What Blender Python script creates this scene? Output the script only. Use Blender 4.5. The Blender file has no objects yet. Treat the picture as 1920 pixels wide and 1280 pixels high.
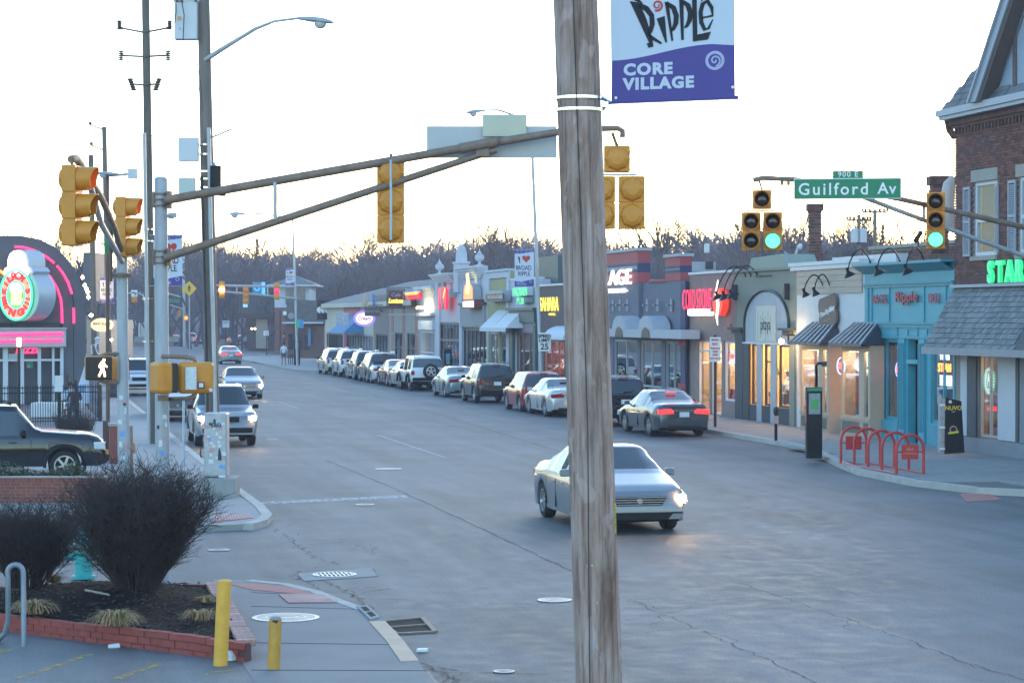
import bpy, math, random
from mathutils import Vector, Matrix
VV = Vector
from math import radians as R, sin, cos, pi, sqrt, atan

sc = bpy.context.scene
COL = sc.collection
rnd = random.Random(7)

# ---------------------------------------------------------------- camera
F, EYE = 4267.0, 3.8                    # focal length in photo pixels, eye height in metres
YAW = atan(910 / F); CY, SY = cos(YAW), sin(YAW)
cam = bpy.data.cameras.new('camera'); co = bpy.data.objects.new('camera', cam); COL.objects.link(co)
cam.sensor_width = 36.0; cam.lens = 36.0*F / 1920; cam.clip_start = 0.2; cam.clip_end = 4000
co.location = (0, 0, EYE)
co.rotation_euler = (R(90) - atan(45 / F), 0, -YAW)
sc.camera = co

# ---------------------------------------------------------------- light
SUN_EL, SUN_AZ = 5.0, 32.0               # low sun behind the shops, ahead and to the right (degrees, azimuth from +Y towards +X)
world = bpy.data.worlds.new('World'); sc.world = world; world.use_nodes = True
wt = world.node_tree; wt.nodes.clear()
wo = wt.nodes.new('ShaderNodeOutputWorld'); wb = wt.nodes.new('ShaderNodeBackground')
sky = wt.nodes.new('ShaderNodeTexSky'); sky.sky_type = 'NISHITA'; sky.sun_disc = False
sky.sun_elevation = R(SUN_EL); sky.sun_rotation = R(SUN_AZ); sky.altitude = 200
sky.air_density = 1.0; sky.dust_density = 0.7; sky.ozone_density = 2.3
wb.inputs['Strength'].default_value = 0.15
wt.links.new(sky.outputs[0], wb.inputs[0]); wt.links.new(wb.outputs[0], wo.inputs[0])
sl = bpy.data.lights.new('sun', 'SUN'); sl.energy = 0.2; sl.angle = R(30); sl.color = (1.0, 0.86, 0.74)
so = bpy.data.objects.new('sun', sl); COL.objects.link(so)
sdir = VV((sin(R(SUN_AZ))*cos(R(SUN_EL+4)), cos(R(SUN_AZ))*cos(R(SUN_EL+4)), sin(R(SUN_EL+4))))
so.rotation_euler = sdir.to_track_quat('Z', 'Y').to_euler()
sc.view_settings.view_transform = 'Standard'; sc.view_settings.look = 'None'
sc.view_settings.exposure = 2.92; sc.view_settings.gamma = 1.0; sc.view_settings.use_curve_mapping = False
sc.render.engine = 'CYCLES'
sc.cycles.max_bounces = 5; sc.cycles.diffuse_bounces = 2; sc.cycles.glossy_bounces = 3
sc.cycles.transmission_bounces = 4; sc.cycles.transparent_max_bounces = 12
sc.cycles.sample_clamp_indirect = 4.0; sc.cycles.caustics_reflective = False; sc.cycles.caustics_refractive = False
sc.cycles.use_denoising = True

# ---------------------------------------------------------------- places (photo pixel -> metres)
def DP(u, v, d):                        # a point at depth d along the view
    s = (u - 960) / F*d
    return VV((d*SY+s*CY, d*CY - s*SY, EYE+(595 - v)*d / F))
def GP(u, v, z=0.0):                    # a point at height z
    d = F*(EYE - z) / (v - 595.0)
    p = DP(u, v, d); p.z = z
    return p
XF = 25.3                               # the shop fronts stand on the plane x = XF
def dx(u, X=XF): return X*F / (CY*(u - 50))
def fy(u, X=XF):
    d = dx(u, X); return d*CY - (u - 960) / F*d*SY
def fz(u, v, X=XF): return EYE+(595 - v)*dx(u, X) / F

# ---------------------------------------------------------------- materials
def nn(nt, typ, **kw):
    n = nt.nodes.new(typ)
    for k, v in kw.items():
        if k in n.inputs: n.inputs[k].default_value = v
        else: setattr(n, k, v)
    return n
def mat(name, col, rough=0.6, metal=0.0, var=0.15, scale=3.0, bump=0.0, bscale=30.0, emit=None, es=0.0,
        spec=0.5, coat=0.0, rand=0.0, streak=None, detail=6.0):
    m = bpy.data.materials.new(name); m.use_nodes = True; nt = m.node_tree
    b = nt.nodes['Principled BSDF']
    b.inputs['Roughness'].default_value = rough; b.inputs['Metallic'].default_value = metal
    b.inputs['Specular IOR Level'].default_value = spec; b.inputs['Coat Weight'].default_value = coat
    b.inputs['Coat Roughness'].default_value = 0.05
    c = (*col, 1.0)
    if emit is not None:
        b.inputs['Emission Color'].default_value = (*emit, 1); b.inputs['Emission Strength'].default_value = es
    tc = nn(nt, 'ShaderNodeTexCoord')
    if var > 0 or rand > 0:
        mp = nn(nt, 'ShaderNodeMapping')
        if streak: mp.inputs['Scale'].default_value = streak
        nt.links.new(tc.outputs['Object'], mp.inputs['Vector'])
        n1 = nn(nt, 'ShaderNodeTexNoise', Scale=scale, Detail=detail, Roughness=0.65)
        nt.links.new(mp.outputs[0], n1.inputs['Vector'])
        mr = nn(nt, 'ShaderNodeMapRange'); mr.inputs['From Min'].default_value = 0.25; mr.inputs['From Max'].default_value = 0.75
        mr.inputs['To Min'].default_value = 1 - var; mr.inputs['To Max'].default_value = 1+var
        nt.links.new(n1.outputs['Fac'], mr.inputs['Value'])
        last = mr.outputs[0]
        if rand > 0:
            oi = nn(nt, 'ShaderNodeObjectInfo'); m2 = nn(nt, 'ShaderNodeMapRange')
            m2.inputs['To Min'].default_value = 1 - rand; m2.inputs['To Max'].default_value = 1+rand
            nt.links.new(oi.outputs['Random'], m2.inputs['Value'])
            mu = nn(nt, 'ShaderNodeMath', operation='MULTIPLY')
            nt.links.new(last, mu.inputs[0]); nt.links.new(m2.outputs[0], mu.inputs[1]); last = mu.outputs[0]
        hv = nn(nt, 'ShaderNodeVectorMath', operation='SCALE'); hv.inputs[0].default_value = col
        nt.links.new(last, hv.inputs['Scale']); nt.links.new(hv.outputs[0], b.inputs['Base Color'])
    else:
        b.inputs['Base Color'].default_value = c
    if bump > 0:
        n2 = nn(nt, 'ShaderNodeTexNoise', Scale=bscale, Detail=5.0, Roughness=0.7)
        nt.links.new(tc.outputs['Object'], n2.inputs['Vector'])
        bp = nn(nt, 'ShaderNodeBump', Strength=bump, Distance=0.02)
        nt.links.new(n2.outputs['Fac'], bp.inputs['Height']); nt.links.new(bp.outputs[0], b.inputs['Normal'])
    return m
def glow(name, col, es, base=None):
    es *= .15 if es < 8 else .4
    return mat(name, base or tuple(min(0.8, c*0.6+.05) for c in col), 0.4, var=0, emit=col, es=es)
def glass(name, tint=(0.9, 0.95, 0.95), refl=1.0, dark=0.0):
    m = bpy.data.materials.new(name); m.use_nodes = True; nt = m.node_tree; nt.nodes.clear()
    o = nn(nt, 'ShaderNodeOutputMaterial'); t = nn(nt, 'ShaderNodeBsdfTransparent'); t.inputs[0].default_value = (*tint, 1)
    g = nn(nt, 'ShaderNodeBsdfGlossy'); g.inputs['Roughness'].default_value = 0.02; g.inputs[0].default_value = (0.9, 0.95, 1, 1)
    f0 = nn(nt, 'ShaderNodeFresnel', IOR=1.33); f = nn(nt, 'ShaderNodeMath', operation='MULTIPLY'); f.inputs[1].default_value = .45*refl; nt.links.new(f0.outputs[0], f.inputs[0]); x = nn(nt, 'ShaderNodeMixShader')
    nt.links.new(f.outputs[0], x.inputs[0]); nt.links.new(t.outputs[0], x.inputs[1]); nt.links.new(g.outputs[0], x.inputs[2])
    nt.links.new(x.outputs[0], o.inputs[0])
    return m

# ---------------------------------------------------------------- mesh builder
class MB:
    def __init__(s): s.v = []; s.f = []; s.m = []; s.k = 0
    def add(s, vs, fs, k=None):
        n = len(s.v); s.v += [tuple(p) for p in vs]
        for f in fs: s.f.append(tuple(i+n for i in f)); s.m.append(s.k if k is None else k)
        return s
    def quad(s, a, b, c, d): return s.add([a, b, c, d], [(0, 1, 2, 3)])
    def box(s, x0, x1, y0, y1, z0, z1):
        x0, x1 = sorted((x0, x1)); y0, y1 = sorted((y0, y1)); z0, z1 = sorted((z0, z1))
        return s.add([(x0, y0, z0), (x1, y0, z0), (x1, y1, z0), (x0, y1, z0), (x0, y0, z1), (x1, y0, z1), (x1, y1, z1), (x0, y1, z1)],
                     [(0, 3, 2, 1), (4, 5, 6, 7), (0, 1, 5, 4), (1, 2, 6, 5), (2, 3, 7, 6), (3, 0, 4, 7)])
    def obox(s, c, ax, ay, az):         # centre and three half-axis vectors
        c = Vector(c); vs = []
        for k in (-1, 1):
            for i, j in ((-1, -1), (1, -1), (1, 1), (-1, 1)): vs.append(c+ax*i+ay*j+az*k)
        return s.add(vs, [(0, 3, 2, 1), (4, 5, 6, 7), (0, 1, 5, 4), (1, 2, 6, 5), (2, 3, 7, 6), (3, 0, 4, 7)])
    def tube(s, pts, rad, n=8, cap=True):
        pts = [Vector(p) for p in pts]
        if not isinstance(rad, (list, tuple)): rad = [rad]*len(pts)
        vs = []; fs = []; pu = None
        for i, p in enumerate(pts):
            t = (pts[min(i+1, len(pts) - 1)] - pts[max(i - 1, 0)])
            t = t.normalized() if t.length > 1e-9 else VV((0, 0, 1))
            if pu is None:
                a = VV((0, 0, 1)) if abs(t.z) < .9 else VV((0, 1, 0))
                pu = t.cross(a).normalized()
            else: pu = (pu - t*pu.dot(t)).normalized()
            w = t.cross(pu)
            for j in range(n):
                a = 2*pi*j / n; vs.append(p+(pu*cos(a)+w*sin(a))*rad[i])
        for i in range(len(pts) - 1):
            for j in range(n):
                fs.append((i*n+j, i*n+(j+1) % n, (i+1)*n+(j+1) % n, (i+1)*n+j))
        if cap: fs.append(tuple(range(n))[::-1]); fs.append(tuple((len(pts) - 1)*n+j for j in range(n)))
        return s.add(vs, fs)
    def cyl(s, p0, p1, r0, r1=None, n=12): return s.tube([p0, p1], [r0, r0 if r1 is None else r1], n)
    def lathe(s, prof, o=(0, 0, 0), ax=(0, 0, 1), n=20, cap=True):   # prof: (radius, height) along ax
        ax = Vector(ax).normalized(); a = VV((0, 0, 1)) if abs(ax.z) < .9 else VV((0, 1, 0))
        u = ax.cross(a).normalized(); w = ax.cross(u); o = Vector(o); vs = []; fs = []
        for r, h in prof:
            for j in range(n):
                t = 2*pi*j / n; vs.append(o+ax*h+(u*cos(t)+w*sin(t))*max(r, 1e-4))
        for i in range(len(prof) - 1):
            for j in range(n): fs.append((i*n+j, i*n+(j+1) % n, (i+1)*n+(j+1) % n, (i+1)*n+j))
        if cap: fs.append(tuple(range(n))[::-1]); fs.append(tuple((len(prof) - 1)*n+j for j in range(n)))
        return s.add(vs, fs)
    def prism(s, poly, o, ux, uy, dep):  # flat outline extruded along dep
        o = Vector(o); ux = Vector(ux); uy = Vector(uy); dep = Vector(dep); n = len(poly)
        a = [o+ux*p[0]+uy*p[1] for p in poly]; b = [p+dep for p in a]
        fs = [tuple(range(n))[::-1], tuple(range(n, 2*n))]+[(i, (i+1) % n, n+(i+1) % n, n+i) for i in range(n)]
        return s.add(a+b, fs)
    def stroke(s, pts, w, o, ux, uy, dep):   # ribbon of varying width as a thin solid
        if not isinstance(w, (list, tuple)): w = [w]*len(pts)
        L = []; Rr = []
        for i, p in enumerate(pts):
            a = pts[max(i - 1, 0)]; b = pts[min(i+1, len(pts) - 1)]
            tx, ty = b[0] - a[0], b[1] - a[1]; l = sqrt(tx*tx+ty*ty) or 1
            nx, ny = -ty / l, tx / l
            L.append((p[0]+nx*w[i] / 2, p[1]+ny*w[i] / 2)); Rr.append((p[0] - nx*w[i] / 2, p[1] - ny*w[i] / 2))
        for i in range(len(pts) - 1): s.prism([L[i], Rr[i], Rr[i+1], L[i+1]], o, ux, uy, dep)
        return s
    def wall(s, x0, x1, y0, y1, z0, z1, holes=()):    # wall slab in the y-z plane with rectangular openings
        y0, y1 = sorted((y0, y1))
        ys = sorted({y0, y1, *[min(max(h[i], y0), y1) for h in holes for i in (0, 1)]})
        for a, b in zip(ys, ys[1:]):
            if b - a < 1e-4: continue
            m = (a+b) / 2; z = z0
            for h in sorted([h for h in holes if min(h[0], h[1]) < m < max(h[0], h[1])], key=lambda h: h[2]):
                if h[2] > z+1e-4: s.box(x0, x1, a, b, z, h[2])
                z = max(z, h[3])
            if z1 > z+1e-4: s.box(x0, x1, a, b, z, z1)
        return s
    def wallx(s, y0, y1, x0, x1, z0, z1, holes=()):   # the same in the x-z plane
        t = MB().wall(y0, y1, x0, x1, z0, z1, holes)
        return s.add([(p[1], p[0], p[2]) for p in t.v], [f[::-1] for f in t.f])
    def mesh(s, name, mats, smooth=False):
        me = bpy.data.meshes.new(name); me.from_pydata(s.v, [], s.f)
        for m in (mats if isinstance(mats, (list, tuple)) else [mats]): me.materials.append(m)
        if any(s.m): me.polygons.foreach_set('material_index', s.m)
        if smooth:
            me.polygons.foreach_set('use_smooth', [True]*len(s.f)); me.set_sharp_from_angle(angle=R(38 if smooth is True else smooth))
        me.update()
        return me

ROOT = {}
def link(o, parent=None):
    COL.objects.link(o)
    if parent is not None:
        o.parent = parent
        if parent.name in ROOT: o.matrix_parent_inverse = Matrix.Translation(-ROOT[parent.name])
    return o
def tag(o, label=None, cat=None, group=None, kind=None):
    if label: o['label'] = label
    if cat: o['category'] = cat
    if group: o['group'] = group
    if kind: o['kind'] = kind
    return o
def thing(name, label, cat, loc=(0, 0, 0), group=None):
    o = bpy.data.objects.new(name, None); o.empty_display_size = 0.1
    o.location = loc; COL.objects.link(o); ROOT[o.name] = Vector(loc)
    return tag(o, label, cat, group)
def obj(name, mb, m, parent=None, smooth=False, bevel=0.0, kind=None, label=None):
    me = mb if isinstance(mb, bpy.types.Mesh) else mb.mesh(name, m, smooth)
    o = bpy.data.objects.new(name, me); link(o, parent)
    if bevel:
        b = o.modifiers.new('bevel', 'BEVEL'); b.width = bevel; b.segments = 2; b.limit_method = 'ANGLE'
    if kind: o['kind'] = kind
    if label: o['label'] = label
    return o
def struct(name, mb, m, smooth=False, parent=None):
    return obj(name, mb, m, parent, smooth, kind='structure' if parent is None else None)
def kids(o): return [c for c in bpy.data.objects if c.parent == o]
CH = {}
def snapshot(o):                        # remember the tree below a prototype once
    CH[o.name] = [(c, [g for g in kids(c)]) for c in kids(o)]
def dup(o, loc, rz=0.0, label=None, group=None, scale=None):
    if o.name not in CH: snapshot(o)
    r = o.copy(); COL.objects.link(r); r.location = loc; r.rotation_euler = (0, 0, rz)
    if scale: r.scale = scale if isinstance(scale, tuple) else (scale,)*3
    if label: r['label'] = label
    if group: r['group'] = group
    for c, gs in CH[o.name]:
        cc = c.copy(); COL.objects.link(cc); cc.parent = r
        for g in gs:
            gg = g.copy(); COL.objects.link(gg); gg.parent = cc
    return r

_tx = {}
def textmesh(s, size, ext=0.01, bold=0.0, sx=1.0, shear=0.0, align='CENTER', spacing=1.0):
    key = (s, size, ext, bold, sx, shear, align, spacing)
    if key in _tx: return _tx[key]
    cu = bpy.data.curves.new('t', 'FONT'); cu.body = s; cu.size = size; cu.extrude = ext; cu.offset = bold; cu.shear = shear
    cu.align_x = align; cu.align_y = 'CENTER'; cu.resolution_u = 3; cu.space_character = spacing
    t = bpy.data.objects.new('t', cu); COL.objects.link(t)
    dg = bpy.context.evaluated_depsgraph_get(); dg.update()
    me = bpy.data.meshes.new_from_object(t.evaluated_get(dg))
    for v in me.vertices: v.co.x *= sx
    bpy.data.objects.remove(t); bpy.data.curves.remove(cu)
    _tx[key] = me
    return me
def text(s, p, ux, uy, size, m, parent, ext=0.01, bold=0.0, sx=1.0, name='lettering', shear=0.0, align='CENTER', spacing=1.0, rot=0.0):
    me = textmesh(s, size, ext, bold, sx, shear, align, spacing).copy()
    ux = Vector(ux).normalized(); uy = Vector(uy).normalized(); uz = ux.cross(uy)
    M4 = Matrix((( ux.x, uy.x, uz.x, p[0]), (ux.y, uy.y, uz.y, p[1]), (ux.z, uy.z, uz.z, p[2]), (0, 0, 0, 1)))
    me.transform(M4 @ Matrix.Rotation(rot, 4, 'Z')); me.materials.clear(); me.materials.append(m)
    return obj(name, me, m, parent)
FX_, FU = VV((0, -1, 0)), VV((0, 0, 1))     # reading direction on the shop fronts
CX_ = VV((CY, -SY, 0))                          # reading direction square to the camera's view

# ---------------------------------------------------------------- shared materials
m_black = mat('black_paint', (0.010, 0.010, 0.012), 0.45, var=.1, spec=.2)
m_rubber = mat('rubber', (0.02, 0.02, 0.021), 0.85, var=.15)
m_chrome = mat('chrome', (0.75, 0.75, 0.76), 0.15, 1.0, var=0)
m_rim = mat('alloy', (0.55, 0.56, 0.58), 0.3, 0.9, var=0)
m_carglass = mat('tinted_glass', (0.02, 0.025, 0.03), 0.04, 0.0, var=0, spec=1.0)
m_undertray = mat('undertray', (0.012, 0.012, 0.012), 0.9, var=0)
m_redlens = mat('red_lens', (0.35, 0.01, 0.01), 0.15, var=0, coat=.5)
m_redlit = glow('lit_tail_lens', (1.0, 0.02, 0.02), 2.4)
m_headlit = glow('lit_head_lamp', (1.0, 0.6, 0.25), 60.0)
m_headlens = mat('lamp_lens', (0.6, 0.62, 0.65), 0.08, var=0, coat=1)
m_amber = mat('amber_lens', (0.8, 0.22, 0.02), 0.2, var=0)
m_plate = mat('plate', (0.65, 0.68, 0.75), 0.4, var=.05)
m_glass = glass('window_glass')
m_galv = mat('galvanised_steel', (0.42, 0.44, 0.47), 0.5, 0.35, var=.22, scale=4, streak=(1, 1, .25))
m_rust = mat('rusty_steel', (0.25, 0.18, 0.14), 0.7, 0.3, var=.3, scale=6)
m_yellow = mat('signal_yellow', (0.62, 0.24, 0.022), 0.45, var=.12, scale=5)
m_wood = mat('pole_wood', (0.20, 0.165, 0.145), 0.85, var=.3, scale=7, streak=(1, 1, .12), bump=.5, bscale=25)
m_dirtwood = mat('old_pole_wood', (0.13, 0.12, 0.10), 0.85, var=.25, scale=6, streak=(1, 1, .15))
m_white = mat('white_paint', (0.72, 0.72, 0.72), 0.55, var=.08)
m_concrete = mat('concrete', (0.30, 0.30, 0.295), 0.85, var=.16, scale=1.5, bump=.25, bscale=40)
m_wire = mat('black_cable', (0.03, 0.03, 0.03), 0.6, var=0)
# ================================================================ ground, road, pavements
def asphalt(name, col, rough=0.62):
    m = bpy.data.materials.new(name); m.use_nodes = True; nt = m.node_tree; b = nt.nodes['Principled BSDF']
    tc = nn(nt, 'ShaderNodeTexCoord')
    def noise(sc_, strength, stretch=None, det=6):
        mp = nn(nt, 'ShaderNodeMapping')
        if stretch: mp.inputs['Scale'].default_value = stretch
        nt.links.new(tc.outputs['Object'], mp.inputs[0])
        n = nn(nt, 'ShaderNodeTexNoise', Scale=sc_, Detail=det, Roughness=.6); nt.links.new(mp.outputs[0], n.inputs['Vector'])
        r = nn(nt, 'ShaderNodeMapRange'); r.inputs['From Min'].default_value = .3; r.inputs['From Max'].default_value = .7
        r.inputs['To Min'].default_value = 1 - strength; r.inputs['To Max'].default_value = 1+strength
        nt.links.new(n.outputs['Fac'], r.inputs[0]); return r.outputs[0], n
    a, _ = noise(.28, .24); c, _ = noise(1.1, .24, (1, .06, 1)); d, fn = noise(34, .30, None, 4); e, _ = noise(2.7, .14)
    def mul(x, y):
        q = nn(nt, 'ShaderNodeMath', operation='MULTIPLY'); nt.links.new(x, q.inputs[0]); nt.links.new(y, q.inputs[1]); return q.outputs[0]
    t = mul(mul(a, c), mul(d, e))
    hv = nn(nt, 'ShaderNodeVectorMath', operation='SCALE'); hv.inputs[0].default_value = col
    nt.links.new(t, hv.inputs['Scale']); nt.links.new(hv.outputs[0], b.inputs['Base Color'])
    r2 = nn(nt, 'ShaderNodeMath', operation='MULTIPLY'); r2.inputs[1].default_value = rough; nt.links.new(e, r2.inputs[0])
    nt.links.new(r2.outputs[0], b.inputs['Roughness']); b.inputs['Specular IOR Level'].default_value = .3
    bp = nn(nt, 'ShaderNodeBump', Strength=.35, Distance=.01); nt.links.new(fn.outputs['Fac'], bp.inputs['Height']); nt.links.new(bp.outputs[0], b.inputs['Normal'])
    return m
m_road = asphalt('asphalt', (0.125, 0.127, 0.131), .68)
m_lot = asphalt('lot_asphalt', (0.14, 0.14, 0.142), .6)
m_walk = mat('pavement_concrete', (0.27, 0.265, 0.26), 0.8, var=.14, scale=.9, bump=.2, bscale=60, rand=.07)
m_walkbase = mat('pavement_bed', (0.14, 0.135, 0.13), 0.9, var=.12)
m_kerb = mat('kerb_concrete', (0.42, 0.40, 0.37), 0.8, var=.2, scale=3)
m_nearwalk = mat('smooth_pavement', (0.185, 0.185, 0.19), 0.75, var=.14, scale=.8, bump=.2, bscale=70)
m_earth = mat('earth', (0.10, 0.085, 0.06), 0.95, var=.3, scale=.05)
def worn(name, col, dens, scale=9):
    m = mat(name, col, .7, var=.1); nt = m.node_tree; b = nt.nodes['Principled BSDF']
    tc = nn(nt, 'ShaderNodeTexCoord'); n = nn(nt, 'ShaderNodeTexNoise', Scale=scale, Detail=8.0, Roughness=.75)
    nt.links.new(tc.outputs['Object'], n.inputs['Vector'])
    r = nn(nt, 'ShaderNodeMapRange'); r.inputs['From Min'].default_value = .62 - dens*.3; r.inputs['From Max'].default_value = .70 - dens*.2
    nt.links.new(n.outputs['Fac'], r.inputs[0]); mu = nn(nt, 'ShaderNodeMath', operation='MULTIPLY'); mu.inputs[1].default_value = min(1, .35+dens*.6)
    nt.links.new(r.outputs[0], mu.inputs[0]); nt.links.new(mu.outputs[0], b.inputs['Alpha'])
    return m
m_line = worn('road_line', (0.55, 0.56, 0.57), .75); m_faint = worn('faint_line', (0.45, 0.46, 0.47), .2)
m_yline = worn('yellow_line', (0.40, 0.33, 0.16), .35); m_lotline = worn('lot_line', (0.55, 0.36, 0.10), .6, 14)
m_tar = worn('tar', (0.02, 0.02, 0.022), .7, 14)

def sheet(name, pts, z, m, kind=True, parent=None, thick=0.0):
    mb = MB()
    if thick: mb.prism([(p[0], p[1]) for p in pts], (0, 0, z - thick), (1, 0, 0), (0, 1, 0), (0, 0, thick))
    else: mb.add([(p[0], p[1], z) for p in pts], [tuple(range(len(pts)))])
    return struct(name, mb, m) if kind else obj(name, mb, m, parent)
sheet('ground', [(-1500, -40), (1500, -40), (1500, 2500), (-1500, 2500)], -.03, m_earth)
sheet('road', [(-70, -30), (120, -30), (120, 43.0), (24.9, 46.5), (24.9, 340), (-6, 340), (-6, 240), (1.0, 240), (1.0, 36), (-70, 36)], 0, m_road)
sheet('parking_lot', [(-70, 36.0), (1.0, 36.0), (1.0, 240), (-70, 240)], -.004, m_lot)
sheet('forecourt', [(-20, 2), (3.2, 2), (4.2, 24.0), (2.37, 25.2), (-4.5, 33.2), (-20, 33)], .026, m_lot)

# right-hand pavement with bulb-out, kerb and slabs
edge = [(21.85, 150), (21.85, 64), (21.6, 61), (20.2, 55), (19.6, 52), (19.5, 48.3), (20.0, 45.8), (21.6, 44.0), (24.5, 43.2), (60, 41.2)]
pv = edge+[(60, 60), (25.35, 60), (25.35, 150)]
sheet('pavement', pv, .095, m_walkbase, thick=.095)
sheet('pavement', [(18.5, 178), (18.5, 160), (20.4, 154.5), (25.35, 154.5), (25.35, 215), (18.5, 215)], .13, m_walk, thick=.13)
def strip(pts, w, z0, z1, mb):
    for a, b in zip(pts, pts[1:]):
        a = VV((a[0], a[1], 0)); b = VV((b[0], b[1], 0)); t = (b - a).normalized(); n = VV((-t.y, t.x, 0))*w
        e = t*.004
        mb.prism([(p.x, p.y) for p in (a+e, b - e, b - e+n, a+e+n)], (0, 0, z0), (1, 0, 0), (0, 1, 0), (0, 0, z1 - z0))
kb = MB(); strip([(p[0] - .02, p[1]) for p in edge], .22, -.01, .14, kb); kerb = struct('kerb', kb, m_kerb)
slab_me = {}
def slab(w, l):
    k = (round(w, 2), round(l, 2))
    if k not in slab_me: slab_me[k] = MB().box(-w / 2+.007, w / 2 - .007, -l / 2+.007, l / 2 - .007, 0, .035).mesh('slab', m_walk)
    return slab_me[k]
walkroot = bpy.data.objects['pavement']
def put_slab(x, y, w, l):
    o = bpy.data.objects.new('slab', slab(w, l)); COL.objects.link(o); o.parent = walkroot
    o.location = (x, y, .094+rnd.uniform(0, .005))
y = 44.9
while y < 128:
    L = 1.45; x0 = 22.1 if y > 62 else (21.3 if y > 57.5 else (20.5 if y > 53.5 else 19.85))
    if y < 46.5: x0 = 21.4
    n = 2 if y > 57 else 3; w = (25.28 - x0) / n
    if y > 60: pass
    else: n = 3; w = (25.28 - x0) / n
    for i in range(n): put_slab(x0+w*(i+.5), y+L / 2, w, L)
    y += L
for i in range(9):
    for j in range(2): put_slab(26.1+i*1.5, 45.6+j*1.45+.7, 1.5, 1.45)

# left pavements
far_l = [GP(u, v, .11) for u, v in ((300, 984), (400, 985), (455, 982), (480, 975), (490, 965), (476, 948))]
far_l = [(p.x, p.y) for p in far_l]
sheet('pavement', far_l+[(4.3, 50), (4.3, 240), (1.3, 240), (1.3, 60), (-3, 52), (-3, far_l[0][1])], .11, m_walk, thick=.13)
kb = MB(); strip([(4.3, 240), (4.3, 50), far_l[5], far_l[4], far_l[3], far_l[2]], .2, -.01, .125, kb); struct('kerb', kb, m_kerb)
near = [GP(u, v) for u, v in ((400, 1090), (470, 1091), (540, 1098), (600, 1112), (645, 1130), (690, 1146), (722, 1170), (755, 1205), (785, 1245), (815, 1290))]
near = [(p.x, p.y) for p in near]
sheet('pavement', near+[(4.6, 20), (2.3, 20), (2.3, 24.9), (2.45, 30.8)], .03, m_nearwalk, thick=.05)
kb = MB(); strip([near[i] for i in (1, 2, 3, 4, 5)], -.16, 0, .036, kb); struct('kerb', kb, m_kerb)
kb = MB(); strip([near[i] for i in (6, 7, 8)][::-1], .2, 0, .04, kb); struct('kerb', kb, mat('tan_kerb', (0.60, 0.42, 0.29), .8, var=.15))
# joints across the near pavement
kb = MB()
for a, b in (((470, 1141), (690, 1147)), ((465, 1210), (752, 1214)), ((470, 1262), (800, 1263)), ((470, 1115), (545, 1118))):
    p, q = GP(*a, .0), GP(*b, .0); strip([(p.x, p.y), (q.x, q.y)], .018, .03, .034, kb)
struct('pavement_joint', kb, mat('joint', (0.06, 0.06, 0.06), .9, var=0))

# tactile pads with raised ribs
m_pad = mat('tactile_red', (0.42, 0.16, 0.14), .8, var=.2, scale=4); m_padrib = mat('tactile_rib', (0.55, 0.33, 0.30), .8, var=.2)
def pad(px, z, rib, label, n=14):
    pts = [GP(u, v, z) for u, v in px]
    t = thing('tactile_pad', label, 'tactile pad', pts[0])
    obj('pad', MB().prism([(p.x, p.y) for p in pts], (0, 0, z), (1, 0, 0), (0, 1, 0), (0, 0, .006)), m_pad, t)
    if rib:
        a, b, c, d = [VV((p.x, p.y, 0)) for p in pts[:4]]; r = MB()
        for i in range(n):
            f = (i+.5) / n; p = a.lerp(b, f); q = d.lerp(c, f); e = (b - a).normalized()*.018
            r.prism([(v.x, v.y) for v in (p - e, p+e, q+e, q - e)], (0, 0, z+.0062), (1, 0, 0), (0, 1, 0), (0, 0, .008))
        obj('ribs', r, m_padrib, t)
pad([(424, 1094), (500, 1096), (560, 1104), (630, 1128), (560, 1114), (470, 1106)], .031, False, 'long curved red ramp pad along the near left kerb corner')
pad([(522, 1115), (606, 1115), (632, 1130), (540, 1131)], .031, True, 'small ribbed red pad near the big manhole cover')
pad([(398, 966), (466, 964), (474, 971), (398, 980)], .112, True, 'red ribbed pad on the corner by the utility cabinet')
pad([(1800, 926), (1850, 923), (1880, 937), (1812, 941)], .006, False, 'red ramp pad on the corner beyond the bike racks')

# markings
def mark(name, px, m, z=.005, kind=True):
    return sheet(name, [(GP(u, v).x, GP(u, v).y) for u, v in px], z, m)
mark('stop_line', [(488, 941), (762, 928), (764, 933), (490, 946)], m_line)
mark('stop_line', [(835, 924), (925, 920), (930, 923), (838, 927)], m_faint)
mark('crosswalk_line', [(490, 959), (1060, 934), (1062, 937), (492, 963)], m_faint)
mark('crosswalk_line', [(505, 986), (1060, 958), (1062, 962), (507, 990)], m_faint)
mark('crosswalk_line', [(690, 1133), (1060, 1129), (1900, 1092), (1920, 1098), (1066, 1138), (700, 1141)], m_faint)
mark('crosswalk_line', [(1400, 1078), (1920, 1058), (1920, 1066), (1400, 1086)], m_faint)
def ln(name, x, w, y0, y1, m): sheet(name, [(x - w / 2, y0), (x+w / 2, y0), (x+w / 2, y1), (x - w / 2, y1)], .005, m)
for y0, y1, mm in ((60.5, 73, m_line), (95, 103, m_line), (125, 133, m_line), (155, 163, m_line), (28, 39, m_faint)): ln('lane_line', 11.1, .12, y0, y1, mm)
ln('centre_line', 14.75, .11, 49, 235, m_yline); ln('centre_line', 14.45, .11, 49, 235, m_yline)
ln('lane_line', 18.6, .1, 70, 150, m_faint)
mark('lane_line', [(500, 822), (520, 821), (523, 824), (502, 825)], m_line)
t = text('ONLY', (12.95, 69.6, .005), (-1, 0, 0), (0, -1, 0), 1.0, m_faint, None, ext=.0, bold=.01, name='lane_word'); t.scale = (1, 1, 1)
tag(t, kind='structure')
for px in (((494, 989), (503, 989), (507, 993), (497, 993)),): pass
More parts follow.
